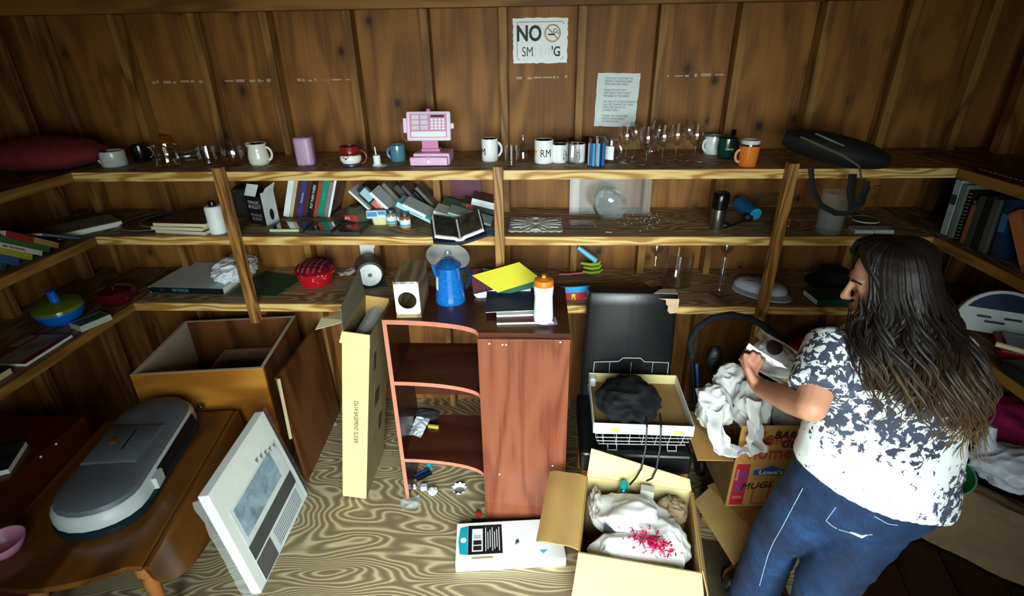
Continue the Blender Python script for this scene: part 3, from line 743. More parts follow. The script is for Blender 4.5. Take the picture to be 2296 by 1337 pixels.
row_left(925, 470, 2.72, 40, [
    ('grey brown open paperback with its cover lifted, behind the jars', .022, .14, .225, '6a6258', 0, 0, dict(soft=True, cover2=(-1, '7a7064'))),
    ('dark grey hardback leaning behind the pale blue book', .028, .15, .205, '3a3836', .02, 0),
    ('dull purple paperback standing askew in the toppled heap', .016, .13, .22, '4e3c46', .02, -.03, dict(soft=True, cover2=(-1, '5e4a52'))),
    ('black booklet with white edge right of the purple paperback', .010, .13, .17, '1c1c1c', .004, 0, dict(soft=True, page=PAGEW)),
    ('grey paperback propped before the wall stud', .016, .13, .20, '5c5a54', .01, 0, dict(soft=True, page=PAGEW)),
], GL)
row_left(1088, 470, 2.72, 76, [
    ('sea green hardback lowest right in the toppled heap', .020, .15, .24, '3e8468', -.02, -.025),
    ('olive black hardback with red label below the thick white book', .026, .15, .22, '2c3228', .004, 0, dict(spine=('b03a32', .72, .90))),
], GL)
ob_ = row_left.last; e_ = ob_.rotation_euler.to_matrix()
t = book('thick white book with plum cover lying by the middle post', .034, .15, .14, '5a1c30', ob_.location + e_ @ V((.0315, .004, .035)), ob_.rotation_euler, page=PAGEW, spine=('f0f4f4', 0.02, .98), group=GL)
book('plum coloured embossed hardback leaning on the back wall by the middle post', .018, .17, .15, '5a1c34', (-.30, 2.885, ZM + .06), (rad(0), 0, rad(88)), group=GL)

# disc, open book hanging over the shelf edge
p = P(1009, 494, ZM)
t = thing('compact_disc', 'silver grey disc lying on the dark open book', 'disc', PY(1009, 493, 2.515), (rad(8), rad(5), 0))
part('disc', MB().lathe([(.008, 0), (.060, 0), (.060, .0014), (.008, .0014)], 40, close=True), mat('8a9494', .3, .4), t)
part('hub', MB().lathe([(.002, .0002), (.008, .0002), (.008, .0012), (.002, .0012)], 20, close=True), mat('3a4040', .3), t)
p0 = P(1032, 522, ZM)
t = thing('open_book', 'navy open book face up, spilling over the middle shelf edge', 'book', (p0.x - .005, 2.435, ZM + .026), (rad(18), rad(-4), rad(12)))
part('cover', MB().sheet(lambda u, v: V(((u - .5) * .25, (v - .62) * .19, .004 + .05 * abs(u - .5) ** 1.3 * 1.4 - .006)), 12, 3, .002), mat('1a2038', .4, var=.2, vs=20), t)
part('pages', MB().sheet(lambda u, v: V(((u - .5) * .225, (v - .55) * .165, .018 + .075 * abs(u - .5) ** 1.2 - .012 * math.exp(-((u - .5) / .06) ** 2))), 24, 6, .014), PAGEW, t)
part('left_page', MB().sheet(lambda u, v: V((-.108 + u * .104, -.085 + v * .155, .021 + .075 * abs((.5 - .46 + u * .43) * 0 + .48 - u * .46) ** 1.2 - .010 * math.exp(-((.48 - u * .46) / .06) ** 2))), 12, 2, .0008), mat('2c2c2a', .4, var=.7, vs=30), t)
part('right_page', MB().sheet(lambda u, v: V((.004 + u * .104, -.085 + v * .155, .021 + .075 * abs(.02 + u * .46) ** 1.2 - .010 * math.exp(-((.02 + u * .46) / .06) ** 2))), 12, 2, .0008), mat('38342e', .4, var=.7, vs=26), t)
p = P(1092, 520, ZM)
solo('blue_booklet', MB().box(-.05, .05, -.045, .06, 0, .004), mat('1a5a94', .4), 'bright blue booklet under the right side of the open book', 'booklet', (p.x - .005, 2.47, ZM + .0005), rad(-20))

# framed panes / flat cases lying in front of the row
def flat_frame(label, u0, u1, u2, u3, vf, vb, tilt=0, edge='3a3c3a'):
    a, b = P(u0, vf, ZM), P(u1, vf, ZM); c_, d_ = P(u2, vb, ZM), P(u3, vb, ZM)
    y0 = max(a.y, YS + .03); dp = min(c_.y, 2.62) - y0; wd = b.x - a.x
    t = thing('framed_picture', label, 'frame', ((a.x + b.x) / 2, y0, ZM), rad(tilt), 'flat glazed frames before the leaning books')
    part('frame', MB().box(-wd / 2, wd / 2, 0, .008, 0, .014).box(-wd / 2, wd / 2, dp - .008, dp, 0, .014).box(-wd / 2, -wd / 2 + .008, .008, dp - .008, 0, .014).box(wd / 2 - .008, wd / 2, .008, dp - .008, 0, .014), mat(edge, .35), t, False)
    part('backing', MB().box(-wd / 2 + .008, wd / 2 - .008, .008, dp - .008, .001, .004), mat('24282a', .5), t, False)
    part('pane', MB().box(-wd / 2 + .008, wd / 2 - .008, .008, dp - .008, .009, .012), glass('e8f4f0', .02), t, False)
    return t
t = flat_frame('largest flat glazed frame with pale front edge, left of the three', 600, 680, 630, 700, 520, 494)
part('front_strip', MB().box(-.078, .070, -.002, -.0002, .001, .013), mat('c8d4a8', .5), t, False)
flat_frame('middle flat glazed frame, between two others below the leaning books', 684, 742, 700, 760, 524, 499, -2)
flat_frame('rightmost flat glazed frame, nearest the camouflage cap', 748, 806, 772, 820, 528, 504, -3)

# middle shelf, left half
p = P(525, 500, ZM)
solo('dark_carton', MB().box(-.05, .05, 0, .12, 0, .15), mat('1a1812', .7, var=.4), 'dim olive carton behind the black drink carton', 'carton', (p.x + .01, p.y + .12, ZM), rad(14), bev=.003)
a = P(574, 508, ZM)
t = thing('drink_carton', 'black and white printed carton with torn white top flaps', 'carton', (a.x, a.y + .03, ZM), rad(-22))
part('body', MB().box(-.058, .058, 0, .085, 0, .15), mat('121214', .5), t, False, .002)
part('side_panel', MB().box(.0582, .0592, 0, .085, .0, .17), mat('c8ccca', .5), t, False)
part('flap', MB().quad((-.058, -.001, .150), (.02, -.001, .150), (.03, .025, .205), (-.05, .025, .205), .001), WHITE, t, False)
part('flap', MB().quad((.06, .0, .15), (.06, .08, .16), (.075, .09, .21), (.068, .03, .19), .001), mat('c8ccca', .5), t, False)
text('printed_text', 'MAGIC\nBULLET', .026, mat('a8a8a4', .6), t, (0, -.0008, .105), (rad(90), 0, 0), space=.9)
text('printed_text', 'POWER\nBLEND', .022, mat('8a7a70', .6), t, (0, -.0008, .04), (rad(90), 0, 0), space=.9)
part('bottle_picture', MB().blob((.0598, .045, .05), .0008, .014, .03, sub=3), INK, t)
c, wd, h = fit(494, 527, 457, 38, ZM)
t = thing('soap_bottle', 'white bottle with black cap beside the left shelf post', 'bottle', c)
part('body', MB().lathe([(0, 0), (wd * .48, 0), (wd * .5, h * .04), (wd * .5, h * .93), (wd * .42, h), (0, h)], 28), WHITE, t)
part('cap', MB().lathe([(wd * .22, h), (wd * .22, h * 1.12), (wd * .2, h * 1.16), (0, h * 1.16)], 20), BLACKG, t)
a = P(322, 535, ZM); b = P(405, 541, ZM)
for i, (dz, dx, col, lab) in enumerate(((0, .0, '4a3020', 'lowest of the three brown magazines stacked by the white bottle'), (.019, -.012, '4e3424', 'middle magazine of the brown stack by the white bottle'), (.038, .008, '5a4030', 'topmost brown covered magazine of the stack by the white bottle'))):
    t = thing('magazine', lab, 'magazine', ((a.x + b.x) / 2 + .05 + dx, 2.44, ZM + dz), rad(-8 + i * 2), 'stack of brown magazines')
    part('pages', MB().box(-.15, .13, 0, .22, .001, .017), CREAM, t, False)
    part('cover', MB().box(-.15, .13, -.001, .221, .0172, .0188), mat(col, .5, var=.2), t, False)
p = P(335, 490, ZM)
for i, (r, dx, dy, dz, lab) in enumerate(((.165, -.02, .16, 0, 'larger dark round tray lying behind the magazines'), (.125, .06, .14, .014, 'smaller dark oval tray stacked on the larger dark tray'))):
    t = thing('serving_tray', lab, 'tray', (-1.98 + dx, 2.46 + dy, ZM + dz))
    part('dish', MB().lathe([(0, 0), (r * .8, 0), (r * .97, .010), (r * .97, .0125), (r * .8, .003), (0, .003)], 40), mat('161616', .3), t)
    part('rim', MB().lathe([(r * .97, .010), (r, .011), (r, .0135), (r * .97, .013)], 40, close=True), mat('9a9a94', .35), t)
t = thing('grey_binder', 'grey paperback binder at the left corner of the middle shelf', 'binder', (-2.30, 2.36, ZM + .001), rad(54))
part('cover', MB().box(-.02, .26, 0, .20, .026, .029).box(-.02, .26, 0, .20, 0, .003), mat('90908a', .5), t, False)
part('pages', MB().box(-.018, .258, .001, .198, .0031, .0259), PAGEW, t, False)
# books leaning on the left-hand middle shelf
def side_book(label, y, w_, d_, h_, col, lean=-52, z=ZM, **kw):
    # spine faces +x (into the room): rotate so that -y -> +x ; lean along y
    t = book(label, w_, d_, h_, col, (XLF - .045, y, z + w_ / 2 * abs(math.sin(rad(lean))) + .0004), (0, 0, 0), **kw)
    t.rotation_euler = (Matrix.Rotation(rad(90), 3, 'Z') @ Matrix.Rotation(rad(lean), 3, 'Y')).to_euler()
    return t
GS = 'books toppled on the left-hand middle shelf'
def sy(u, v): return PX(u, v, XLF - .045).y
side_book('blue grey magazine nearest the corner of the left middle shelf', sy(160, 536) + .05, .010, .2, .20, '5a6a8a', -66, soft=True, group=GS)
side_book('red paperback with orange edge in the left toppled books', sy(160, 536) - .075, .026, .19, .25, '8a1c20', -58, soft=True, group=GS, spine=('a08050', .02, .5))
y_ = sy(160, 536) - .075; pw_ = .026
for lab, w_, h_, col, kw in (
    ('green hardback in the middle of the left toppled books', .026, .24, '2e5a30', {}),
    ('white spined book with black capitals among the left toppled books', .022, .25, '18181a', dict(spine=('c8c8c0', .0, 1), title='HANDBOOK 1980', tcol='16161a')),
    ('yellow green hardback among the left toppled books', .026, .26, '98a028', {}),
    ('blue hardback left of the yellow green one', .034, .22, '30508a', {}),
    ('dark teal book with speckled cover near the left frame edge', .032, .23, '1e3a3c', dict(spine=('2e5454', .1, .9))),
    ('pale green magazine lowest at the left frame edge', .018, .22, '7a9a60', dict(soft=True))):
    y_ -= ((pw_ + w_) / 2 + math.sin(rad(58)) ** 2 * (w_ - pw_) / 2) / math.cos(rad(58)) + .002; pw_ = w_
    side_book(lab, y_, w_, .19, h_, col, -58, group=GS, **kw)
book('cream paperback lying on top of the left toppled books', .04, .19, .2, 'a8a488', (XLF - .14, 1.80, ZM + .225), (rad(0), rad(-80), rad(60)), group=GS)
# camouflage cap
p = P(795, 504, ZM)
t = thing('camouflage_cap', 'olive camouflage cap with red emblem between books and tub', 'cap', (p.x, p.y + .07, ZM), rad(-24))
CAMO = mat('3e4630', .9, var=.55, vs=28, bmp=.2)
part('crown', MB().lathe([(0, .085), (.04, .080), (.066, .055), (.076, .02), (.078, 0), (.074, 0), (.07, .02), (.0, .07)], 32, sq=.85), CAMO, t)
part('brim', MB().sheet(lambda u, v: V((-.062 + u * .124, -.06 - v * .05 * math.sin(PI * (.15 + .7 * u)), .006 + .008 * math.sin(PI * u))), 12, 4, .003), mat('2c3324', .9), t)
part('emblem', MB().sheet(lambda u, v: V((.0775 * math.cos(rad(-125 + 70 * u)), .0665 * math.sin(rad(-125 + 70 * u)) * 1.0, .014 + .036 * v)), 8, 2, .0015), mat('9a3024', .7), t)
text('lettering', 'JETS', .018, WHITE, t, (-.01, -.068, .03), (rad(80), 0, 0))
# tub with packet, two jars
a = P(862, 505, ZM)
t = thing('plastic_tub', 'small pale yellow tub on the middle shelf', 'tub', (a.x - .025, a.y + .03, ZM))
part('tub', MB().rings([[V((sx * (.034 + .006 * k) , sy * (.028 + .004 * k), k * .036)) for sx, sy in ((-1, -.7), (-.7, -1), (.7, -1), (1, -.7), (1, .7), (.7, 1), (-.7, 1), (-1, .7))] for k in (0, 1)]), mat('e0dc9c', .4), t)
t = thing('paper_packet', 'blue and white paper packet resting on the pale yellow tub', 'packet', (a.x - .032, a.y + .025, ZM + .0365), rad(4))
part('packet', MB().box(-.055, .05, -.035, .045, 0, .042), mat('cfe2ea', .5, var=.05), t, False, .006)
part('blue_print', MB().box(-.050, .0, -.0358, -.0352, .012, .036).box(.005, .045, -.0358, -.0352, .02, .038), mat('4a8cc0', .5), t, False)
part('dark_top', MB().box(-.048, .044, -.025, .04, .0421, .0432), mat('50505a', .5), t, False)
for (u, v, vt, wp, lid, body, lab) in ((880, 509, 466, 25, '4a4e4a', '7a8a70', 'small glass jar with blue and white label, left of two'), (911, 517, 473, 26, '3a3c44', 'a0562a', 'small glass jar with orange brown contents, right of two')):
    c, wd, h = fit(u, v, vt, wp, ZM); r = wd / 2
    t = thing('spice_jar', lab, 'jar', c)
    part('glass', MB().lathe([(0, 0), (r * .9, 0), (r, h * .06), (r, h * .66), (r * .8, h * .78), (0, h * .78)], 24), mat(body, .15, coat=.6, var=.2), t)
    part('lid', MB().lathe([(r * .84, h * .77), (r * .86, h * .97), (r * .8, h), (0, h)], 24), mat(lid, .35, .3), t)
    part('label', MB().sheet(lambda u_, v_: V((r * 1.01 * math.cos(rad(-150 + 130 * u_)), r * 1.01 * math.sin(rad(-150 + 130 * u_)), h * (.18 + .42 * v_))), 8, 1, .0005), mat('dfe8ee', .5), t)
    part('label_band', MB().sheet(lambda u_, v_: V((r * 1.025 * math.cos(rad(-150 + 130 * u_)), r * 1.025 * math.sin(rad(-150 + 130 * u_)), h * (.20 + .14 * v_))), 8, 1, .0005), mat('5a9ab0', .5), t)

# middle shelf, right half
a = P(1140, 521, ZM); b = P(1262, 521, ZM); Wd = b.x - a.x
t = thing('openwork_trivet', 'white scalloped openwork trivet on the middle shelf', 'trivet', ((a.x + b.x) / 2, a.y, ZM))
pl = MB(); IV = mat('dfe2da', .35, var=.08)
dp = .235
def scal():
    pts = []
    n = 15
    for i in range(n * 6):
        a_ = i / (n * 6); x = -Wd / 2 + Wd * a_; pts.append((x, .012 * abs(math.sin(a_ * PI * 7)) * -1 + .012))
    for i in range(n * 4):
        a_ = i / (n * 4); pts.append((Wd / 2 + .010 * abs(math.sin(a_ * PI * 5)) - .008, .012 + (dp - .024) * a_))
    for i in range(n * 6):
        a_ = i / (n * 6); x = Wd / 2 - Wd * a_; pts.append((x, dp - .012 + .012 * abs(math.sin(a_ * PI * 7))))
    for i in range(n * 4):
        a_ = i / (n * 4); pts.append((-Wd / 2 - .010 * abs(math.sin(a_ * PI * 5)) + .008, dp - .012 - (dp - .024) * a_))
    return pts
part('base', MB().prism(scal(), 0, .006), mat('b4b8b2', .5), t, False)
for sx in (-1, 1):
    for sy in (-1, 1):
        for k_ in range(5):
            a0 = 8 + k_ * 19; pts = []
            for i in range(9):
                q = i / 8; L = (.115 if k_ < 2 else .09 if k_ < 4 else .10) * q
                a_ = rad(a0 + 25 * q * (1 - q) * (1 if k_ % 2 else -1)); pts.append((sx * min(Wd / 2 - .006, .008 + L * math.cos(a_) * 1.05), dp / 2 + sy * min(dp / 2 - .008, .006 + L * math.sin(a_) * 1.05), .007))
            part('scroll', MB().tube(pts, [.003 + .006 * math.sin(PI * (.12 + .8 * i / 8)) for i in range(9)], 6, flat=.5), IV, t)
for y_ in (.028, dp - .028): part('rosette', MB().blob((0, y_, .007), .020, .018, .006, .1, 5, 3, 3), IV, t)
part('rosette', MB().blob((0, dp / 2, .008), .035, .014, .005, .1, 5, 3, 3), IV, t)
# clear plastic sheet standing against the wall
a = PY(1276, 469, 2.80); b = PY(1455, 469, 2.80)
t = thing('plastic_sheet', 'clear plastic sheet propped against the wall behind the glass bowl', 'plastic sheet', ((a.x + b.x) / 2, 2.77, ZM), (rad(-7), 0, 0))
hw = (b.x - a.x) / 2
part('sheet', MB().box(-hw, hw, 0, .002, 0, .265), film('c8d2d2', .09), t, False)
part('fold', MB().box(-hw, -hw + .05, -.0024, -.0004, 0, .265), film('c8d2d2', .07), t, False)
part('fold', MB().box(hw - .03, hw, -.0024, -.0004, 0, .265), film('c8d2d2', .07), t, False)
p = P(1365, 512, ZM)
t = thing('glass_bowl', 'clear pressed glass bowl tipped on its side', 'bowl', (p.x, p.y + .09, ZM + .088), (rad(52), rad(24), 0))
prof = lathe_cup([(.025, -.04), (.06, -.028), (.082, .005), (.088, .036)], .0035)
b_ = MB().lathe(prof, 48)
b_.v = [(x * (1 + .02 * math.cos(12 * math.atan2(y, x))), y * (1 + .02 * math.cos(12 * math.atan2(y, x))), z) for x, y, z in b_.v]
part('bowl', b_, glass('eef6f6', .10), t)
part('clear_liner', MB().lathe([(.0, -.034), (.058, -.022), (.078, .005), (.0785, .005), (.0585, -.0225), (0, -.0345)], 32), film('d8e0e0', .12), t)
a = P(1277, 514, ZM); b = P(1337, 514, ZM); wd = b.x - a.x
t = thing('glass_coaster', 'thick square clear glass ashtray left of the tipped bowl', 'ashtray', ((a.x + b.x) / 2, a.y, ZM))
part('block', MB().box(-wd / 2, wd / 2, 0, .10, 0, .018), CLEAR, t, False, .003)
part('hollow', MB().lathe([(0, .0185), (.034, .0185), (.036, .0195), (0, .0195)], 28, c=(0, .05, 0)), glass('c0c8c8', .2), t)
bd = MB(); random.seed(8)
for i in range(46):
    p = P(random.gauss(1440, 30), random.gauss(488, 10), ZM)
    if p.y > 2.44: bd.blob((p.x, min(p.y, 2.85), ZM + .0022), .0022, .0022, .0022, sub=1)
solo('glass_beads', bd, mat('f0f0ec', .2), 'tiny white beads scattered on the shelf right of the glass bowl', 'beads', kind='stuff')
p = P(1365, 521, ZM)
solo('wood_splinter', MB().box(-.015, .015, -.002, .002, 0, .002), mat('e0d8b8', .7), 'pale splinter in front of the tipped glass bowl', 'splinter', (p.x, p.y, ZM), rad(-12))
c, wd, h = fit(1605, 517, 428, 31, ZM); r = wd / 2
t = thing('thermos_flask', 'steel travel flask with glossy black lid', 'flask', c)
part('body', MB().lathe([(0, 0), (r * .92, 0), (r * .98, .004), (r, h * .55), (0, h * .55)], 32), STEEL, t)
part('lid', MB().lathe([(r * 1.0, h * .55), (r * 1.15, h * .58), (r * 1.15, h * .66), (r * 1.2, h * .72), (r * 1.22, h * .95), (r * 1.05, h), (0, h)], 32), BLACKG, t)
p = P(1630, 515, ZM)
t = thing('phone_cord', 'black coiled cord with plug right of the steel flask', 'cord', (p.x, p.y + .02, ZM + .004))
part('cable', MB().tube([(0, 0, 0), (.03, .02, .002), (.06, .05, 0), (.09, .07, .002), (.12, .09, .006)], .004, 6), BLACK, t)
part('plug', MB().blob((-.005, .0, .012), .022, .016, .016, .1, 3, 2, 3), BLACK, t)
part('plug', MB().blob((.14, .10, .02), .024, .018, .024, .1, 3, 4, 3), BLACK, t)
a = P(1693, 500, ZM)
t = thing('plastic_cup', 'blue plastic tumbler lying on its side, base towards the front', 'cup', (a.x, a.y + .01, ZM + .042), (rad(-84), 0, rad(12)))
part('cup', MB().lathe(lathe_cup([(.030, 0), (.031, .006), (.040, .15)], .002), 32), mat('0e5a84', .4), t)
part('base', MB().lathe([(0, -.002), (.029, -.002), (.030, .0005), (0, .0006)], 32), mat('2aa0d0', .4), t)
a = P(1722, 478, ZM)
t = thing('ribbed_bottle', 'clear ribbed plastic bottle lying behind the blue tumbler', 'bottle', (a.x - .03, a.y + .12, ZM + .038), (0, rad(82), rad(-26)))
pr = [(0, 0), (.024, 0), (.03, .01)]
for i in range(9): pr += [(.034, .02 + i * .014), (.029, .027 + i * .014)]
pr += [(.02, .155), (.012, .165), (.012, .18), (0, .18)]
part('bottle', MB().lathe(pr, 28), glass('f2ffff', .05), t)
p, wd, h = fit(1766, 516, 487, 18, ZM)
tumbler('small clear shot glass right of the right shelf post', 'shot_glass', wd, h, p, 'glass', th=.004)
c, wd, h = fit(1852, 531, 424, 64, ZM)
t = tumbler('tall clear plastic canister below the black bag', 'plastic_canister', wd * .9, min(h, .29), c, 'canister', lambda r, h: [(r * .86, 0), (r * .92, .004), (r, h * .9), (r * 1.03, h)], m=film('ccd4d4', .10), th=.002)
for i, (u, v, lab, r) in enumerate(((1915, 485, 'small round dark lid at the back of the right middle shelf', .05), (1945, 506, 'larger round dark lid with pale rim on two white boxes', .062))):
    p = P(u, v, ZM)
    t = thing('jar_lid', lab, 'lid', (p.x, p.y + .03, ZM + (.0185 if i else 0)))
    part('top', MB().lathe([(0, 0), (r * .96, 0), (r * .96, .006), (0, .007)], 32), mat('3a3a26', .4), t)
    part('rim', MB().lathe([(r * .96, 0), (r, 0), (r, .007), (r * .96, .007)], 32, close=True), mat('b8b8ac', .4), t)
for u0, u1, lab in ((1916, 1957, 'left one of two flat white boxes on the right middle shelf'), (1960, 2002, 'right one of two flat white boxes on the right middle shelf')):
    a = P(u0, 524, ZM); b = P(u1, 524, ZM)
    solo('flat_box', MB().box(0, b.x - a.x, 0, .07, 0, .018), mat('a8b0ae', .6), lab, 'box', (a.x, a.y, ZM), rad(-4), bev=.002)
# right-hand middle shelf: upright books, spines facing the room
def right_book(label, y, w_, d_, h_, col, lean=0, **kw):
    t = book(label, w_, d_, h_, col, (XRF + .06, y, ZM + (abs(math.sin(rad(lean))) * w_ / 2) + .0003), **kw)
    t.rotation_euler = (Matrix.Rotation(rad(-90), 3, 'Z') @ Matrix.Rotation(rad(lean), 3, 'Y')).to_euler()
    return t
GR = 'books on the right-hand middle shelf'
yy = PX(2118, 512, XRF + .06).y
right_book('white binder with green spine square, first of the right shelf books', yy, .035, .22, .25, 'a8b8b4', -3, spine=('1a4a3c', .56, .74), group=GR)
right_book('grey spined book beside the white binder on right shelf', yy - .045, .03, .21, .24, '7a827e', -3, group=GR)
t = right_book('black spiral notebook on the right middle shelf', yy - .085, .022, .20, .225, '161818', -2, cover2=(1, '9a9a94'), group=GR)
sp = MB()
for i in range(14): sp.tube(arc((0, -.002, 0), .008, 0, 330, 8, 'xy'), .0012, 5) if False else sp.lathe([(.008, -.001), (.0095, -.001), (.0095, .001), (.008, .001)], 10, c=(0, 0, .012 + i * .0155), close=True)
part('spiral', sp, mat('8a8a86', .4, .5), t)
right_book('brick orange paperback in the right shelf books', yy - .120, .022, .15, .17, '9a5440', -2, soft=True, group=GR)
right_book('dark grey paperback right of the brick orange one', yy - .150, .030, .17, .215, '3a403c', -2, soft=True, group=GR)
right_book('black hardback in the middle of the right shelf books', yy - .190, .035, .18, .225, '16181a', -2, group=GR)
right_book('charcoal hardback with pale worn spine on the right shelf', yy - .232, .032, .18, .225, '4a4e4a', -3, group=GR)
right_book('large dark blue landscape covered book behind the orange one', yy - .30, .03, .23, .24, '142a44', -6, spine=('2a6a94', .45, .75), group=GR)
right_book('orange brown hardback leaning at the right frame edge', yy - .465, .05, .18, .24, '9a5030', -40, group=GR, spine=('b06a40', .1, .95))
right_book('green and white paperback low at the right frame edge', yy - .69, .03, .18, .2, '3a7a54', -52, soft=True, group=GR, spine=('a8b8b0', .6, .9))
# ================================================================= bottom shelf
# left wall part
c = P(122, 733, ZL); s = mpp(c); R = 50 * s
t = thing('mixing_bowl', 'bright blue plastic bowl with tinted lid on the low left shelf', 'bowl', (c.x, c.y + R * .55, ZL))
BLUE = glass('2a9af0', .25); BLUE = mat('0a66d0', .25, coat=.5)
part('bowl', MB().lathe(lathe_cup([(R * .62, 0), (R * .72, R * .1), (R * .92, R * .45), (R * 1.0, R * .68)], .003), 36), BLUE, t)
t2 = thing('bowl_lid', 'yellow green clear lid with blue knob resting on the blue bowl', 'lid', (c.x, c.y + R * .55, ZL + R * .69), (rad(5), 0, 0))
part('dome', MB().lathe([(R * 1.0, 0), (R * .95, R * .16), (R * .6, R * .3), (.012, R * .34), (.012, R * .33), (R * .59, R * .28), (R * .93, R * .14), (R * .98, 0)], 36), film('7a9018', .55), t2)
part('knob', MB().lathe([(0, R * .3), (R * .2, R * .32), (R * .16, R * .75), (R * .2, R * .85), (0, R * .88)], 20), BLUE, t2)
c = P(222, 698, ZL); s = mpp(c); R = 42 * s
t = thing('casserole', 'dark red round casserole in shadow on the low left shelf', 'casserole', (c.x + .02, c.y + R * .6 + .05, ZL))
RED = mat('4a0a16', .15, coat=.6)
part('pot', MB().lathe([(0, 0), (R * .7, 0), (R * .95, R * .3), (R, R * .55), (0, R * .55)], 32), RED, t)
part('lid', MB().lathe([(0, R * .56), (R * 1.02, R * .56), (R * .9, R * .75), (R * .4, R * .9), (R * .12, R * .94), (R * .16, R * 1.08), (0, R * 1.1)], 32), RED, t)
a = P(170, 742, ZL)
t = thing('small_carton', 'small flat box with green print before the blue bowl', 'box', (a.x + .01, a.y + .02, ZL), rad(68))
part('box', MB().box(-.02, .12, -.045, .045, 0, .030), mat('a8aca0', .6), t, False, .002)
part('green_print', MB().box(-.012, .112, -.038, .03, .0301, .0308), mat('2e5a44', .6, var=.4, vs=40), t, False)
a, b, c2, d = P(62, 822, ZL), P(158, 756, ZL), P(40, 742, ZL), P(-40, 800, ZL)
t = thing('magazine', 'magazine with maroon borders and photo cover on the low left shelf', 'magazine', (a.x - .005, a.y, ZL), rad(0))
Lx = .20; Ly = (b - a).length
part('pages', MB().box(-Lx, 0, 0, Ly, .0, .012), PAGEW, t, False)
part('cover', MB().box(-Lx, .0005, -.0005, Ly + .0005, .0122, .0138), mat('6a1c26', .35), t, False)
part('cover_photo', MB().box(-Lx * .72, -Lx * .16, .004, Ly - .004, .0139, .0146), mat('7a706c', .35, var=.7, vs=11), t, False)
part('cover_photo', MB().box(-Lx * .98, -Lx * .8, Ly * .55, Ly * .95, .0139, .0146), mat('8a7c68', .35, var=.3), t, False)
a = P(30, 838, ZL)
t = thing('book', 'navy covered book with yellowed pages at the left edge, low shelf', 'book', (a.x - .002, a.y - .16, ZL), 0)
part('pages', MB().box(-.14, 0, 0, .16, .002, .028), mat('c8b88a', .8, var=.15), t, False)
part('cover', MB().box(-.142, .002, -.001, .161, .0282, .0305), mat('1a1c30', .5), t, False)

# back wall part, left bay
a = P(336, 656, ZL); b = P(447, 668, ZL); Wb = b.x - a.x + .01
t = thing('picture_book', 'very large flat white book with dark WORDS spine on low shelf', 'book', (a.x, a.y + .002, ZL), rad(-3))
part('cover', MB().box(0, Wb + .10, 0, .36, .030, .034).box(0, Wb + .10, 0, .36, 0, .003), mat('d4dee0', .45, var=.06), t, False)
part('pages', MB().box(.006, Wb + .095, .004, .355, .0032, .0298), PAGEW, t, False)
part('spine', MB().box(.012, Wb + .10, -.0025, .0035, .0005, .0335), mat('0a1a20', .35), t, False)
text('title', 'WORDS', .026, mat('5a96a8', .5), t, (Wb * .56, -.0029, .017), (rad(90), 0, 0))
text('title', 'OF', .018, mat('7a3a34', .5), t, (Wb * .24, -.0029, .017), (rad(90), 0, 0))
part('spine_end', MB().box(-.012, .0, -.002, .355, .0, .030), mat('2a2420', .5), t, False)
c = P(500, 660, ZL)
t = thing('plastic_bag', 'crumpled white plastic bag on the large white book', 'plastic bag', (c.x + .0, c.y + .17, ZL + .0345))
BAGW = mat('dfe6ea', .35, var=.1, bmp=.4, bs=40)
part('bag', MB().blob((0, 0, .045), .105, .15, .065, .20, 1.7, 11, 5, True, -.044, 2), BAGW, t)
part('purple_contents', MB().blob((.055, -.03, .075), .040, .055, .035, .12, 2, 4, 3), mat('4a2434', .6), t)
g = [P(508, 664, ZL), P(618, 668, ZL), P(682, 626, ZL), P(595, 612, ZL)]
t = solo('green_folder', MB().quad(*[V((q.x, q.y, 0)) for q in g], .004).xf(Matrix.Translation(-V((g[0].x, g[0].y, -.008)))), mat('1c4a30', .6, var=.1), 'dark green paper folder on the low shelf before the red pot', 'folder', (g[0].x, g[0].y, ZL + .002))
solo('orange_booklet', MB().box(-.09, .06, 0, .10, 0, .006), mat('6a4030', .6, var=.4), 'dull orange booklet behind the green folder', 'booklet', (P(640, 612, ZL).x, 2.66, ZL), rad(-8))
c, wd, h = fit(714, 652, 612, 82, ZL); r = wd / 2
SPECK = None
m, nt, b_ = _new('red_speckle'); co = coords(nt)
vo = N(nt, 'ShaderNodeTexVoronoi'); vo.inputs['Scale'].default_value = 75; nt.links.new(co, vo.inputs['Vector'])
sp_ = N(nt, 'ShaderNodeSeparateColor'); nt.links.new(vo.outputs['Color'], sp_.inputs[0])
k_ = math_n(nt, 'MULTIPLY', math_n(nt, 'LESS_THAN', vo.outputs['Distance'], .22), math_n(nt, 'GREATER_THAN', sp_.outputs[1], .55))
nt.links.new(mixc(nt, k_, lin('b0141c'), lin('f0d8d8')), b_.inputs['Base Color']); b_.inputs['Roughness'].default_value = .2; b_.inputs['Coat Weight'].default_value = .5
t = thing('enamel_pot', 'red white speckled enamel pot with draped dark red plaid cover', 'pot', c); h = r * .95
part('pot', MB().lathe(lathe_cup([(r * .72, 0), (r * .85, h * .06), (r * .98, h * .5), (r * 1.0, h * .85), (r * 1.06, h * .9)], .003), 36), m, t)
part('lid', MB().lathe([(0, h * .93), (r * 1.04, h * .91), (r * .9, h * 1.12), (r * .5, h * 1.3), (0, h * 1.35)], 36), mat('7a0e1c', .25, var=.6, vs=30, coat=.4), t)
for i in range(5):
    y = (-.6 + i * .3) * r; L = math.sqrt(max(.0004, r * r * .95 - y * y))
    pts = [(-L + 2 * L * k / 8, y, h * (1.0 + .36 * math.sqrt(max(0, 1 - ((-L + 2 * L * k / 8) ** 2 + y * y) / (r * r))))) for k in range(9)]
    part('lattice_band', MB().tube(pts, .006, 6, flat=.5), mat('3a0a14', .3), t)
    part('lattice_band', MB().tube([(q[1], q[0], q[2]) for q in pts], .006, 6, flat=.5), mat('8a5058', .25), t)
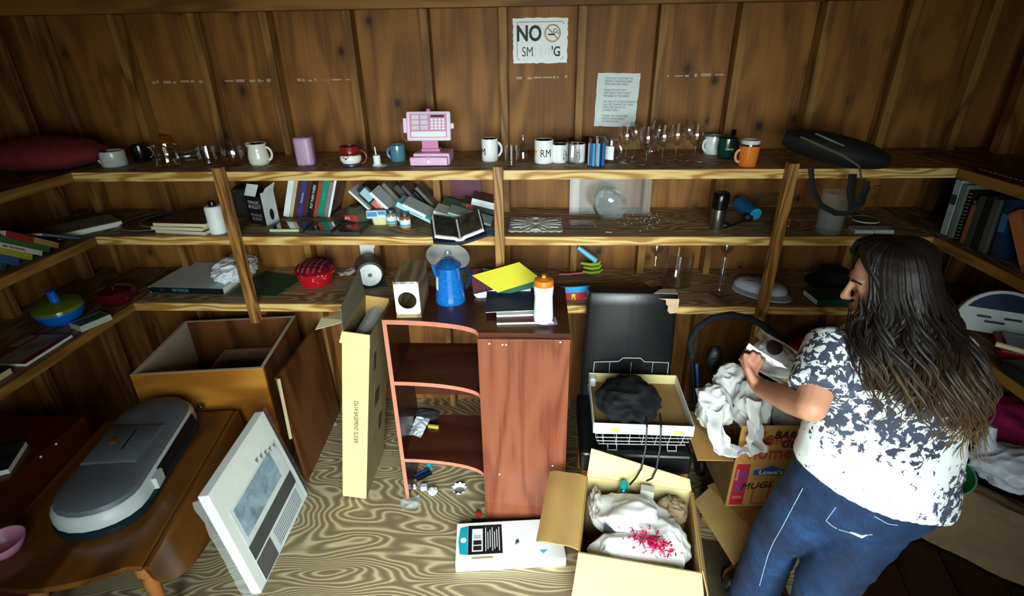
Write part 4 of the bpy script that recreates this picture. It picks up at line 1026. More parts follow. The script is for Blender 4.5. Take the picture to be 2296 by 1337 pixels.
for sx in (-1, 1): part('handle', MB().tube([(sx * r * .98, -.02, h * .8), (sx * r * 1.16, -.018, h * .85), (sx * r * 1.16, .018, h * .85), (sx * r * .98, .02, h * .8)], .005, 6), m, t)
c = P(785, 645, ZL)
solo('crumpled_paper', MB().sheet(crumple(.13, .12, .05, 5, 24), 24, 24, .001).xf(Matrix.Rotation(rad(-12), 4, 'X')), WPAPER, 'crumpled white paper between the red pot and the paper roll', 'paper', (c.x, c.y + .06, ZL + .035), rad(30), smooth=False)
# paper roll in its grey holder
c = P(820, 655, ZL)
t = thing('paper_roll', 'white paper roll in a grey plastic holder behind the long carton', 'paper roll', (c.x - .005, c.y + .11, ZL))
TR_ = Matrix.Rotation(rad(22), 4, 'Z') @ Matrix.Translation((0, 0, .080)) @ Matrix.Rotation(rad(90), 4, 'X')
part('roll', MB().lathe([(.012, -.07), (.062, -.07), (.062, .075), (.012, .075)], 40, T=TR_, close=True), WHITE, t)
hp = [(.070 * math.cos(rad(a)), .070 * math.sin(rad(a))) for a in range(-20, 201, 10)]; hp = hp + [(-.078, -.078), (-.066, -.078)] + [(.066 * math.cos(rad(a)) , .066 * math.sin(rad(a))) for a in range(190, -21, -10)]
part('holder', MB().prism(hp, -.08, .06, TR_), mat('4e524e', .4), t)
part('foot', MB().box(-.08, .08, -.08, .08, 0, .006).xf(Matrix.Rotation(rad(22), 4, 'Z')), mat('4e524e', .4), t)
c = P(838, 600, ZL)
solo('folded_paper', MB().sheet(lambda u, v: V(((u - .5) * .085 + .01 * v, .02 * math.sin(v * 3), v * .19 - .012 * u * v)), 6, 10, .0012), WPAPER, 'white paper standing upright behind the grey roll holder', 'paper', (c.x, 2.80, ZL + .001), rad(6))
t = solo('dinner_plate', MB().lathe(lathe_cup([(.06, 0), (.075, .006), (.125, .022)], .003), 40), CERAM, 'white plate leaning behind the wooden nest box', 'plate', (-.50, 2.80, ZL + .088), (rad(-62), 0, 0))
solo('card_piece', MB().box(-.05, .05, 0, .004, 0, .10), CARD, 'small brown card propped between holder and nest box', 'cardboard', (-.63, 2.55, ZL + .001), (rad(-10), 0, rad(14)))
c = P(1098, 604, ZL)
t = thing('glass_dome', 'clear domed pan cover at the back behind the yellow folder', 'dome', (c.x, 2.72, ZL))
part('dome', MB().lathe([(.085, 0), (.080, .02), (.05, .045), (0, .055), (0, .052), (.048, .042), (.076, .018), (.081, 0)], 36), CLEAR, t)
part('rim', MB().lathe([(.084, 0), (.088, 0), (.088, .005), (.084, .005)], 36, close=True), STEEL, t)
# toys beside the bookcase
p = PY(1290, 640, 2.47)
t = thing('toy_tray', 'sky blue and red toy tray with yellow figure beside the bookcase', 'toy', (P(1283, 660, ZL).x, 2.46, ZL), rad(4))
part('tray', MB().box(-.10, .085, .012, .16, 0, .012).sheet(lambda u, v: V((-.10 + .185 * u, .012 - .012 * math.sin(PI * u), .045 + .032 * v)), 14, 2, .004), mat('2a9ad8', .3), t)
part('front_panel', MB().sheet(lambda u, v: V((-.09 + .17 * u, .016 - .012 * math.sin(PI * u), .002 + .042 * v)), 14, 2, .004), mat('b02c34', .4), t)
part('figure', MB().blob((.0, -.002, .030), .012, .004, .012, sub=2).blob((-.006, -.002, .014), .004, .004, .010, sub=2).blob((.008, -.002, .013), .004, .004, .010, sub=2), mat('d8b838', .5), t)
p = P(1330, 622, ZL)
t = thing('toy_claw', 'lime green toy claw with red rod and pale blue handle', 'toy', (p.x - .005, p.y + .02, ZL + .02))
LIME = mat('a0c028', .4); LIMED = mat('3a4a14', .5)
for i, (dz, L) in enumerate(((0, .09), (.026, .085), (.05, .10))):
    part('finger', MB().tube([(-.055 + i * .004 - .02 * (i == 2), -.01, .012 + dz), (-.01, -.016, .006 + dz), (.035, -.012, .010 + dz), (.06 - .01 * i, -.004, .022 + dz)], [.010, .013, .013, .006], 8, flat=.7), LIME, t)
part('knuckle', MB().blob((.01, .004, .03), .045, .02, .03, .1, 3, 2, 3), LIMED, t)
part('handle', MB().tube([(.02, .0, .07), (-.03, .012, .105), (-.085, .02, .145)], [.016, .015, .013], 10), mat('68b8d8', .35), t)
part('rod', MB().tube([(-.03, .0, .0), (-.13, .0, -.010), (-.19, .0, -.012)], .009, 8), mat('a02430', .35), t)
c, wd, h = fit(1514, 648, 556, 66, ZL)
tumbler('large clear glass cylinder vase at the back of the low shelf', 'glass_vase', wd, min(h, .33), c, 'vase', lambda r, h: [(r * .98, 0), (r, h * .02), (r, h)], th=.004)
def candlestick(u, v, vt, lab):
    c = P(u, v, ZL); H = min(PY(u, vt, c.y).z - ZL, .30)
    t = thing('candlestick', lab, 'candlestick', (c.x, c.y, ZL), rad(28))
    part('base', MB().box(-.042, .042, -.042, .042, 0, .012), CLEAR, t, False, .002)
    part('stem', MB().lathe([(.018, .012), (.020, .022), (.010, .03), (.012, .04), (.011, H * .7), (.016, H * .74), (.016, H * .78), (.010, H * .82)], 18), CLEAR, t)
    part('cup', MB().lathe([(.010, H * .82), (.020, H * .88), (.030, H * .93), (.034, H), (.02, H), (.014, H * .9), (0, H * .88)], 22), glass('e8eeee', .08), t)
candlestick(1464, 640, 556, 'clear glass candlestick left of the glass cylinder vase')
candlestick(1612, 660, 553, 'clear glass candlestick with square foot right of the cylinder vase')
c = P(1720, 668, ZL)
t = thing('folded_hat', 'white folded cloth cap with thin black lines by the right post', 'cap', (c.x, c.y + .10, ZL), rad(-38))
FAB = mat('ccd6e2', .8, var=.06)
part('crown', MB().rings([[V((.13 * math.cos(2 * PI * j / 24) * k_, .085 * math.sin(2 * PI * j / 24) * k_, z_)) for j in range(24)] for k_, z_ in ((1.0, .002), (1.06, .012), (1.0, .032), (.85, .044), (.4, .050))]), FAB, t)
part('brim', MB().rings([[V((.02 + .15 * math.cos(2 * PI * j / 24) * k_, -.045 + .085 * math.sin(2 * PI * j / 24) * k_, z_)) for j in range(24)] for k_, z_ in ((1.0, .0), (1.0, .006), (.6, .012))]), FAB, t)
for y_ in (-.03, .0, .03): part('piping', MB().tube([(-.12, y_, .034), (-.06, y_, .049), (.05, y_, .050), (.11, y_, .038)], .0018, 5), INK, t)
c = P(1890, 660, ZL)
solo('black_hat', MB().lathe([(0, .085), (.06, .08), (.085, .05), (.09, .01), (.14, .004), (.14, 0), (0, 0)], 32), mat('08090a', .9), 'black felt hat in shadow beside the green binder on low shelf', 'hat', (c.x + .02, 2.70, ZL))
t = thing('green_binder', 'dark green ring binder at the right shelf edge by the woman', 'binder', (P(1885, 706, ZL).x, 2.415, ZL), rad(4))
GRN = mat('0c5038', .4)
part('cover', MB().box(-.075, .16, 0, .14, .0, .003).box(-.075, .16, 0, .14, .032, .035).box(-.075, .16, -.003, .0, 0, .035), GRN, t, False)
part('pages', MB().box(-.07, .155, .002, .135, .0031, .0318), PAGEW, t, False)

# ================================================================= corner bookcase
YB, ZB = 1.905, 1.06
XA, XM, XZ, YK, YLF = -.672, -.240, .146, 2.385, 2.03
bk = thing('corner_bookcase', 'reddish brown corner bookcase with curved open shelves and wide flat panel', 'bookcase', (XM, YB, 0))
O = -V((XM, YB, 0)); TO = Matrix.Translation(O)
def curve_poly(x0, y0=YLF, grow=0.0):
    pts = [(x0, YK)]
    for i in range(15):
        a = rad(90 * i / 14); pts.append((x0 + (XM - x0) * math.sin(a), YB + .02 + (y0 - YB - .02) * math.cos(a) - grow))
    return pts
def shelf(zt, nm, m, x0=XA + .018, x1=XZ - .018, th=.018):
    pl = curve_poly(x0) + [(x1, YB + .018), (x1, YK)]
    s = part(nm, MB().prism([(x + O.x, y + O.y) for x, y in pl[::-1]], zt - th, zt), m, bk, False)
    e = MB(); cp = curve_poly(x0)[1:]
    for z0 in (zt - th - .001,):
        e.sheet(lambda u, v: V((cp[int(round(u * 14))][0] + O.x, cp[int(round(u * 14))][1] + O.y - .0012, z0 + v * (th + .002))), 14, 1, .0012)
    part('edge_band', e, CHEDGE, s, False)
    return s
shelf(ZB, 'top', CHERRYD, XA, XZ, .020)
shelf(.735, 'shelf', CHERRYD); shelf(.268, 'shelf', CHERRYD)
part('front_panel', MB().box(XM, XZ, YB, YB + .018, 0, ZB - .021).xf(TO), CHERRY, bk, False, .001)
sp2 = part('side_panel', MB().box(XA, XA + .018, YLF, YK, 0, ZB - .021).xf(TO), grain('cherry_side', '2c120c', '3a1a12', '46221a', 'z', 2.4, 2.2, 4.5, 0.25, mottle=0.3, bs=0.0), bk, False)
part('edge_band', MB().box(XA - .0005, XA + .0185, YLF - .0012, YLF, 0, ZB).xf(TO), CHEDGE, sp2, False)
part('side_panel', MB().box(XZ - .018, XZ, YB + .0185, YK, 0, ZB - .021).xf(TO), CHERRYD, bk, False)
part('back_rail', MB().box(XA + .019, XZ - .019, YK - .018, YK, .42, .50).xf(TO), CHERRYD, bk, False)
for x, z in ((-.19, 1.02), (.105, 1.03), (-.165, .30), (.085, .36), (-.12, 1.015), (-.135, 1.015)):
    part('screw_cap', MB().lathe([(0, 0), (.004, 0), (.004, .002), (0, .0024)], 10, T=TO @ Matrix.Translation((x, YB - .0002, z)) @ Matrix.Rotation(rad(90), 4, 'X')), WHITE, bk)
# on the bookcase
a = P(890, 713, ZB); b = P(946, 711, ZB); Wn = b.x - a.x; cx_ = (a.x + b.x) / 2
t = thing('nest_box', 'wooden nest box with white front and round hole on the bookcase', 'nest box', (cx_, a.y, ZB + .0002), rad(3))
Hn = .175; NW = grain('nest_wood', '6e5a3e', '9c8660', 'ac966e', 'y', 5, 4, 7, .7, mottle=.3)
part('floor_board', MB().box(-Wn / 2, Wn / 2, 0, .25, 0, .018), NW, t, False, .001)
def ring_plate(w_, z0, z1, r_, zc, th):
    m_ = MB(); n_ = 40; out = []; inn = []
    for i in range(n_):
        a_ = 2 * PI * i / n_; dx, dz = math.cos(a_), math.sin(a_)
        k2 = min((w_ / abs(dx)) if abs(dx) > 1e-6 else 9, ((z1 - zc) / dz if dz > 1e-6 else (z0 - zc) / dz if dz < -1e-6 else 9))
        out.append((dx * k2, zc + dz * k2)); inn.append((dx * r_, zc + dz * r_))
    vs_ = [V((x, y, z)) for y in (0, th) for x, z in out] + [V((x, y, z)) for y in (0, th) for x, z in inn]
    fs = []
    for i in range(n_):
        j = (i + 1) % n_
        fs += [(i, j, 2 * n_ + j, 2 * n_ + i), (n_ + j, n_ + i, 3 * n_ + i, 3 * n_ + j), (i, n_ + i, n_ + j, j), (2 * n_ + i, 2 * n_ + j, 3 * n_ + j, 3 * n_ + i)]
    return m_.add(vs_, fs)
part('front_plate', ring_plate(Wn / 2 - .001, .0185, Hn - .001, Wn * .37, .085, .004), mat('e6ece8', .5, var=.04), t, False)
part('side_board', MB().box(-Wn / 2, -Wn / 2 + .012, .005, .25, .0185, Hn - .014), NW, t, False)
part('side_board', MB().box(Wn / 2 - .012, Wn / 2, .005, .25, .0185, Hn - .014), NW, t, False)
part('back_board', MB().box(-Wn / 2 + .0125, Wn / 2 - .0125, .236, .25, .0185, Hn - .014), NW, t, False)
part('roof_board', MB().box(-Wn / 2 - .001, Wn / 2 + .001, .0, .252, Hn - .013, Hn), NW, t, False, .001)
c, wd, h = fit(1012, 689, 566, 70, ZB); r = wd / 2; H = .175
t = thing('coffee_pot', 'blue enamel coffee pot with clear glass knob on the bookcase', 'coffee pot', c)
ENB = mat('1466b4', .16, var=.25, vs=70, coat=.7)
part('body', MB().lathe([(0, 0), (r * .97, 0), (r, .004), (r * .98, H * .1), (r * .74, H * .92), (r * .76, H), (0, H)], 40), ENB, t)
part('lid', MB().lathe([(r * .78, H), (r * .82, H + .003), (r * .76, H + .012), (r * .45, H + .034), (0, H + .040)], 40), mat('0e4a88', .18, var=.3, vs=70, coat=.7), t)
part('knob', MB().lathe([(.008, H + .038), (.008, H + .045), (.017, H + .052), (.019, H + .064), (.012, H + .074), (0, H + .076)], 20), glass('e8f4f8', .06), t)
part('handle', MB().tube([(r * .70, .02, H * .85), (r * 1.15, .05, H * .82), (r * 1.28, .06, H * .55), (r * .95, .035, H * .25)], [.007, .008, .008, .006], 8), mat('0a3058', .2, coat=.5), t)
part('spout', MB().tube([(-r * .7, .02, H * .55), (-r * 1.0, .035, H * .75), (-r * 1.15, .045, H * .93)], [.014, .011, .008], 10), ENB, t)
part('paper_label', MB().sheet(lambda u, v: V((r * (1.0 - .20 * (.52 + .30 * v)) * math.cos(rad(-172 + 34 * u)), r * (1.0 - .20 * (.52 + .30 * v)) * math.sin(rad(-172 + 34 * u)), H * (.40 + .36 * v))), 8, 4, .0008), WHITE, t)
FL = ZB + .0005
def flat_item(name, label, cat, pix, z, th, m, pages=None):
    q = [P(u, v, z) for u, v in pix]; o = V((q[0].x, q[0].y, z))
    t = thing(name, label, cat, o)
    loc = [V((p.x - o.x, p.y - o.y, 0)) for p in q]
    poly = [(p.x, p.y) for p in loc]
    area = sum(poly[i][0] * poly[(i + 1) % len(poly)][1] - poly[(i + 1) % len(poly)][0] * poly[i][1] for i in range(len(poly)))
    if area < 0: poly = poly[::-1]
    part('cover', MB().prism(poly, th * .8 if pages else 0, th), m, t, False)
    if pages:
        cc = (sum(x for x, _ in poly) / len(poly), sum(y for _, y in poly) / len(poly))
        part('pages', MB().prism([(cc[0] + (x - cc[0]) * .985, cc[1] + (y - cc[1]) * .985) for x, y in poly], .0005, th * .79), pages, t, False)
    return t
flat_item('maroon_book', 'maroon book at the bottom of the paper pile near the front', 'book', ((1113, 729), (1242, 726), (1236, 712), (1112, 712)), FL, .012, mat('5a1426', .5), PAGEW)
flat_item('lilac_sheet', 'lilac sheet sticking out under the white sports bottle', 'paper', ((1222, 730), (1250, 727), (1246, 712), (1222, 714)), FL, .002, mat('b490c8', .6))
flat_item('white_book', 'white covered booklet in front of the navy folder', 'booklet', ((1113, 712), (1222, 708), (1222, 692), (1113, 694)), FL + .0125, .010, WHITE, PAGEW)
flat_item('navy_folder', 'navy blue folder in the middle of the paper pile', 'folder', ((1088, 702), (1232, 696), (1215, 648), (1092, 655)), FL + .023, .004, mat('12264e', .6), WPAPER)
def tilt_item(name, label, cat, pix, dz, th, m, pages):
    q = [P(u, v, 1.104 + (656 - v) * .0018 + dz) for u, v in pix]; o = q[0].copy(); L = [p - o for p in q]
    t = thing(name, label, cat, o)
    part('cover', MB().quad(*L, th * .4), m, t, False)
    cc = sum(L, V()) / 4; dn = (L[1] - L[0]).cross(L[3] - L[0]).normalized() * (-th * .42)
    part('pages', MB().quad(*[cc + (p - cc) * .985 + dn for p in L], th * .55), pages, t, False)
tilt_item('maroon_folder', 'dark maroon folder under the yellow one at the left', 'folder', ((1062, 664), (1120, 664), (1132, 600), (1055, 604)), -.030, .012, mat('4a0c1e', .6), WPAPER)
tilt_item('white_sheets', 'loose white sheets between the green and navy folders', 'paper', ((1070, 670), (1190, 655), (1190, 632), (1062, 660)), -.022, .003, WPAPER, WPAPER)
tilt_item('green_card_folder', 'dark green folder just beneath the yellow one', 'folder', ((1118, 664), (1212, 642), (1206, 612), (1082, 602)), -.014, .004, mat('245a40', .6), WPAPER)
tilt_item('yellow_folder', 'bright yellow folder on top of the paper pile', 'folder', ((1116, 656), (1214, 626), (1164, 588), (1058, 618)), 0, .007, mat('c8be14', .5, var=.05), mat('e8e6a8', .7))
c, wd, h = fit(1218, 731, 598, 45, ZB + .013); r = wd / 2; c.z = FL + .013
h = .215
t = thing('sports_bottle', 'white plastic sports bottle with orange screw cap on the bookcase', 'bottle', c)
part('body', MB().lathe([(0, 0), (r * .8, 0), (r * .95, .006), (r, h * .12), (r * .92, h * .45), (r * .9, h * .55), (r, h * .75), (r * .95, h * .8), (0, h * .8)], 36), mat('eaf2f2', .4, var=.03), t)
OR = mat('d87818', .45)
part('cap', MB().lathe([(r * .98, h * .79), (r * .98, h * .87), (r * .9, h * .91), (r * .4, h * .94), (r * .2, h * .95), (0, h * .95)], 36), OR, t)
part('nozzle', MB().lathe([(r * .2, h * .94), (r * .2, h * .99), (r * .26, h), (0, h * 1.0)], 16), mat('e8a050', .45), t)
part('bolt_logo', MB().prism([(-.006, -.010), (.001, -.001), (-.001, .001), (.008, .010), (.0, .002), (.002, -.001)], 0, .0008, Matrix.Translation((.004, -r * .915, h * .48)) @ RX), mat('d07040', .5), t, False)
# inside the bookcase
p = P(945, 955, .268)
solo('paper_wrapper', MB().sheet(crumple(.075, .17, .022, 9, 24, 9), 20, 30, .0008), mat('dfe6e8', .4, var=.05), 'crumpled white wrapper on the lower bookcase shelf', 'paper', (p.x, p.y - .045, .292), rad(-8), smooth=False)
p = P(965, 885, .268)
solo('dark_rag', MB().blob((0, 0, .03), .085, .035, .035, .18, 2.5, 3, 4, True, -.029), mat('14161a', .9), 'black rag at the back of the lower bookcase shelf', 'rag', (p.x + .01, 2.345, .2695))
solo('yellow_packet', MB().box(-.03, .03, -.008, .008, 0, .02), mat('a8a030', .5, var=.3), 'small yellow green packet beside the black rag', 'packet', (P(992, 885, .268).x, 2.27, .2685), rad(-10), bev=.003)
p = P(962, 1046, 0)
solo('teal_bottlecap', MB().lathe([(0, 0), (.017, 0), (.016, .03), (.012, .032), (0, .032)], 20), mat('0e8a9a', .35), 'small teal plastic thimble on the floor inside the bookcase', 'bottlecap', (p.x, p.y, 0))  # a loose teal bottle cap
p = P(950, 1068, 0)
t = thing('pocket_toy', 'dark blue and black toy blades on the floor in the bookcase', 'toy', (p.x - .002, p.y, .001), rad(38))
for i in range(4): part('blade', MB().box(-.045, .045, -.02 + i * .011, -.013 + i * .011, 0, .008 + i * .003), mat(('14141c', '22242e', '14141c', '20389a')[i], .35), t, False, .001)
p = P(951, 1097, 0)
solo('lilac_block', MB().box(-.017, .017, -.015, .015, 0, .028), mat('c0b4dc', .5), 'tiny lilac cube on the floor inside the bookcase', 'block', (p.x, p.y, 0), rad(6), bev=.002)
p = P(930, 1095, 0)
solo('white_peg', MB().lathe([(0, 0), (.010, 0), (.004, .006), (.004, .016), (.008, .02), (.003, .026), (0, .028)], 14), WHITE, 'small white peg beside the lilac cube', 'peg', (p.x, p.y, 0))
p = P(970, 1108, 0)
solo('white_rosette', MB().blob((0, 0, .012), .024, .030, .012, .25, 4, 8, 3), WHITE, 'white plastic rosette near the left bookcase foot', 'ornament', (p.x, p.y + .01, 0))
p = P(1029, 1108, 0)
t = thing('paper_doily_cup', 'white frilled paper cup on the floor inside the bookcase', 'paper cup', (p.x, p.y + .02, 0))
part('frill', MB().rings([[V(((.026 + .012 * k) * (1 + .14 * math.sin(9 * 2 * PI * j / 54) * k) * math.cos(2 * PI * j / 54), (.026 + .012 * k) * (1 + .14 * math.sin(9 * 2 * PI * j / 54) * k) * math.sin(2 * PI * j / 54), .002 + .02 * k)) for j in range(54)] for k in (0, .5, 1)], cap=False), WPAPER, t)
part('bottom', MB().lathe([(0, 0), (.027, 0), (.027, .003), (0, .003)], 24), mat('8a8a84', .4), t)
p = P(928, 1132, 0)
solo('clear_wrapper', MB().sheet(crumple(.10, .07, .018, 15, 16, 12), 16, 12, .0008), film('d8e0e0', .28), 'clear crinkled wrapper on the floor before the left bookcase foot', 'wrapper', (p.x - .01, p.y - .01, .011), rad(20))
p = P(1079, 1150, 0)
solo('red_bottletop', MB().lathe([(0, 0), (.015, 0), (.015, .014), (.012, .016), (0, .016)], 20), mat('c03028', .4), 'red plastic counter on the floor against the bookcase panel', 'bottletop', (p.x - .012, 1.93, 0))  # a loose red bottle cap
# ================================================================= left-hand furniture
CB = V((-1.99, 2.105, 0)); ca_ = math.atan2(2.183 - 2.107, -1.357 + 1.99)
t = thing('open_cabinet', 'light brown cabinet carcass without top, open upwards, at the left', 'cabinet', CB, ca_)
PB = mat('c8b890', .75, var=.06, key='chipboard_edge'); INB = mat('b8a888', .7, var=.06, key='cabinet_inside')
Wc, Dc, Hc, tk = .637, .57, .70, .017
s = part('front_panel', MB().box(0, Wc, 0, tk, 0, Hc), OAK, t, False); part('raw_edge', MB().box(0, Wc, .0, tk, Hc, Hc + .0012), PB, s, False)
part('inner_face', MB().box(tk, Wc - tk, tk, tk + .001, 0, Hc), INB, s, False)
s = part('back_panel', MB().box(0, Wc, Dc - tk, Dc, 0, Hc), BROWNV, t, False); part('raw_edge', MB().box(0, Wc, Dc - tk, Dc, Hc, Hc + .0012), PB, s, False)
s = part('side_panel', MB().box(0, tk, tk, Dc - tk, 0, Hc), INB, t, False); part('raw_edge', MB().box(0, tk, tk, Dc - tk, Hc, Hc + .0012), PB, s, False)
s = part('side_panel', MB().box(Wc - tk, Wc, tk, Dc - tk, .05, Hc), BROWNV, t, False); part('raw_edge', MB().box(Wc - tk, Wc, tk, Dc - tk, Hc, Hc + .0012), PB, s, False)
part('bottom_panel', MB().box(tk, Wc - tk, tk + .001, Dc - tk, .06, .06 + tk), INB, t, False)
part('screw', MB().lathe([(0, 0), (.006, 0), (.005, .003), (0, .004)], 10, T=Matrix.Translation((Wc * .78, Dc - tk - .001, .60)) @ Matrix.Rotation(rad(90), 4, 'X')), STEEL, t)
R4 = Matrix.Rotation(ca_, 4, 'Z')
dl = CB + R4 @ V((.20, .19, .078))
t = thing('drawer_box', 'loose wooden drawer standing inside the open cabinet', 'drawer box', dl, ca_)
DW = mat('8a7048', .6, var=.1)
part('front_panel', MB().box(0, .40, 0, .012, 0, .44), DW, t, False); part('back_panel', MB().box(0, .40, .33, .342, 0, .44), DW, t, False)
part('side_panel', MB().box(0, .012, .0125, .3295, 0, .44), mat('b09868', .6), t, False); part('side_panel', MB().box(.388, .40, .0125, .3295, 0, .44), DW, t, False)
part('bottom_panel', MB().box(.0125, .3875, .0125, .3295, .28, .288), mat('4a3018', .6), t, False)
# loose panel leaning against its right side
q = [V((-1.235, 2.13, .004)), V((-1.265, 2.74, .004)), V((-1.305, 2.76, .64)), V((-1.300, 2.19, .64))]
t = thing('loose_panel', 'dark brown veneered panel leaning on the right of the open cabinet', 'panel', q[0])
part('board', MB().quad(*[p - q[0] for p in q], .016), BROWNV, t, False)
part('pale_edge', MB().tube([q[0] - q[0] + V((-.035, -.006, .30)), q[3] - q[0] + V((.01, -.010, .0))], .008, 4), PB, t, False)
# drop-leaf table
h0, h1 = V((-1.387, 1.219, .5)), V((-1.524, 2.147, .5)); ax = (h1 - h0); Lh = ax.length; ang = math.atan2(-ax.x, ax.y)
t = thing('drop_leaf_table', 'dark walnut drop-leaf table with rounded ends and hanging leaf', 'table', (h0.x, h0.y, 0), ang)
Lh *= .955; poly = [(0, 0)] + [(0, Lh)]
for i in range(1, 11): poly.append((-.60 * i / 11, Lh + .004 * math.sin(PI * i / 11)))
poly += [(-.60, Lh - .02), (-.60, .06)]
for i in range(1, 11): poly.append((-.60 + .60 * i / 11, .05 - .12 * math.sin(PI * (.12 + .76 * i / 11)) * 1.0 + .02))
part('tabletop', MB().prism(poly[::-1], .476, .5), TABLEM, t, False, .004)
lp = [(0, .0), (Lh, .0)] + [(Lh / 2 + Lh / 2 * math.cos(rad(a)), -.255 * math.sin(rad(a)) ** .75) for a in range(8, 176, 8)]
TL = Matrix.Translation((.004, 0, .492)) @ Matrix.Rotation(rad(-7), 4, 'Y') @ Matrix(((0, 0, 1, 0), (1, 0, 0, 0), (0, 1, 0, 0), (0, 0, 0, 1)))
part('leaf', MB().prism(lp, 0, .020, TL), TABLEM, t, False, .003)
part('apron', MB().box(-.50, -.10, .10, .12, .38, .475).box(-.50, -.10, Lh - .12, Lh - .10, .38, .475), TABLEM, t, False)
for x, y in ((-.07, .10), (-.52, .14), (-.07, Lh - .1), (-.52, Lh - .1)):
    part('leg', MB().lathe([(0, 0), (.016, 0), (.022, .05), (.018, .12), (.030, .30), (.024, .34), (.036, .36), (.036, .475), (0, .475)], 18, c=(x, y, 0)), grain('table_leg', '7a4a22', 'a86c36', 'b87a40', 'z', 3, 3, 5, .25), t)
# grey plastic appliance on the table
t = thing('plastic_appliance', 'big grey plastic appliance with rounded ends and dark side opening', 'appliance', (-1.735, 1.70, .5005), rad(11))
def stadium(w_, l_, z, k=10, ox=0):
    out = []
    for i in range(k + 1): a = rad(180 * i / k); out.append(V((ox + w_ * math.cos(a), l_ - w_ * 1.0 + w_ * .95 * math.sin(a), z)))
    for i in range(k + 1): a = rad(180 + 180 * i / k); out.append(V((ox + w_ * math.cos(a), -l_ + w_ * .85 + w_ * .85 * math.sin(a), z)))
    return out
GREY = mat('5a6068', .45, var=.08, bmp=.06, bs=300); SILV = mat('b8c4c4', .35, var=.04); DK = mat('14181c', .4)
part('base', MB().rings([stadium(.165, .385, 0), stadium(.172, .392, .008), stadium(.172, .392, .030), stadium(.165, .385, .034)]), mat('12242a', .3), t)
part('band', MB().rings([stadium(.158, .378, .0345), stadium(.166, .388, .042), stadium(.163, .384, .085), stadium(.150, .370, .100)]), SILV, t)
part('top_cover', MB().rings([stadium(.149, .369, .1005), stadium(.143, .362, .118), stadium(.120, .335, .130), stadium(.06, .25, .134)]), GREY, t)
part('raised_panel', MB().rings([[V((x, y, z)) for x, y in ((-.125 * k_, -.11 * k_), (.095 * k_, -.13 * k_), (.105 * k_, .10 * k_), (-.115 * k_, .13 * k_))] for k_, z in ((1.0, .122), (1.0, .137), (.94, .141))]), GREY, t, True)
part('groove', MB().box(.0, .006, -.05, .08, .1412, .1420), DK, t, False)
part('knob', MB().lathe([(0, .141), (.017, .141), (.018, .145), (0, .147)], 20, c=(-.06, .01, 0)), mat('7a4a22', .4), t)
part('side_opening', MB().rings([[V((x, y, z)) for x, y in ((.10, -.16), (.172, -.13), (.1745, .22), (.12, .25))] for z in (.045, .090)]), mat('050507', .6), t, False)
part('hand_grip', MB().rings([[V((x, y, z)) for x, y in ((.13, -.20), (.180, -.19), (.178, -.13), (.13, -.12))] for z in (.036, .075, .088)]), SILV, t, True)
part('latch', MB().box(-.176, -.160, -.14, -.06, .04, .07), SILV, t, False, .004)
part('clear_button', MB().blob((.12, .405, .01), .022, .018, .012, sub=3), glass('9ac0c8', .1), t)
c = P(58, 1246, .5); R = .072
t = thing('pink_bowl', 'small pink plastic bowl at the near left corner of the table', 'bowl', (-1.925, 1.265, .5003))
part('bowl', MB().lathe(lathe_cup([(R * .55, 0), (R * .7, R * .12), (R * .95, R * .55), (R, R * .75)], .003), 36), mat('d08cac', .35), t)
# low reddish cabinet under the left shelf
t = thing('red_cabinet', 'low dark reddish brown cabinet under the left wall shelf', 'cabinet', (-2.105, 1.0, 0))
RC = grain('mahogany_laminate', '3a120c', '4e1c12', '582218', 'y', 2.4, 2.2, 4.5, .3, mottle=.3, bs=0)
part('top', MB().box(-.50, .0, 0, .91, .58, .60), RC, t, False, .002)
part('side_panel', MB().box(-.018, -.002, 0.002, .908, 0, .579), RC, t, False)
part('end_panel', MB().box(-.50, -.019, .89, .908, 0, .579), RC, t, False); part('end_panel', MB().box(-.50, -.019, .002, .02, 0, .579), RC, t, False)
for y, z in ((.66, .585), (.74, .585), (.30, .56), (.26, .555)):
    part('screw_cap', MB().lathe([(0, 0), (.005, 0), (.005, .003), (0, .0035)], 10, T=Matrix.Translation((-.0022 + .002 * (z > .58), y, z)) @ Matrix.Rotation(rad(90), 4, 'Y')), WHITE, t)
for i, (y, x, col, lab, rz) in enumerate(((1.62, -2.16, '2a3040', 'navy photo magazine at the back of the low reddish cabinet', 24), (1.46, -2.145, '5a6474', 'grey blue magazine nearest the front edge of the reddish cabinet', 20), (1.30, -2.165, 'a83a3a', 'red and white leaflet at the near end of the reddish cabinet', 14))):
    t = thing('magazine', lab, 'magazine', (x, y, .6005), rad(rz), 'papers on the low reddish cabinet')
    part('pages', MB().box(-.20, 0, -.08, .10, 0, .022 - .007 * i), PAGEW, t, False)
    part('cover', MB().box(-.20, 0, -.08, .10, .0222 - .007 * i, .024 - .007 * i), mat(col, .35, var=.7, vs=14), t, False)
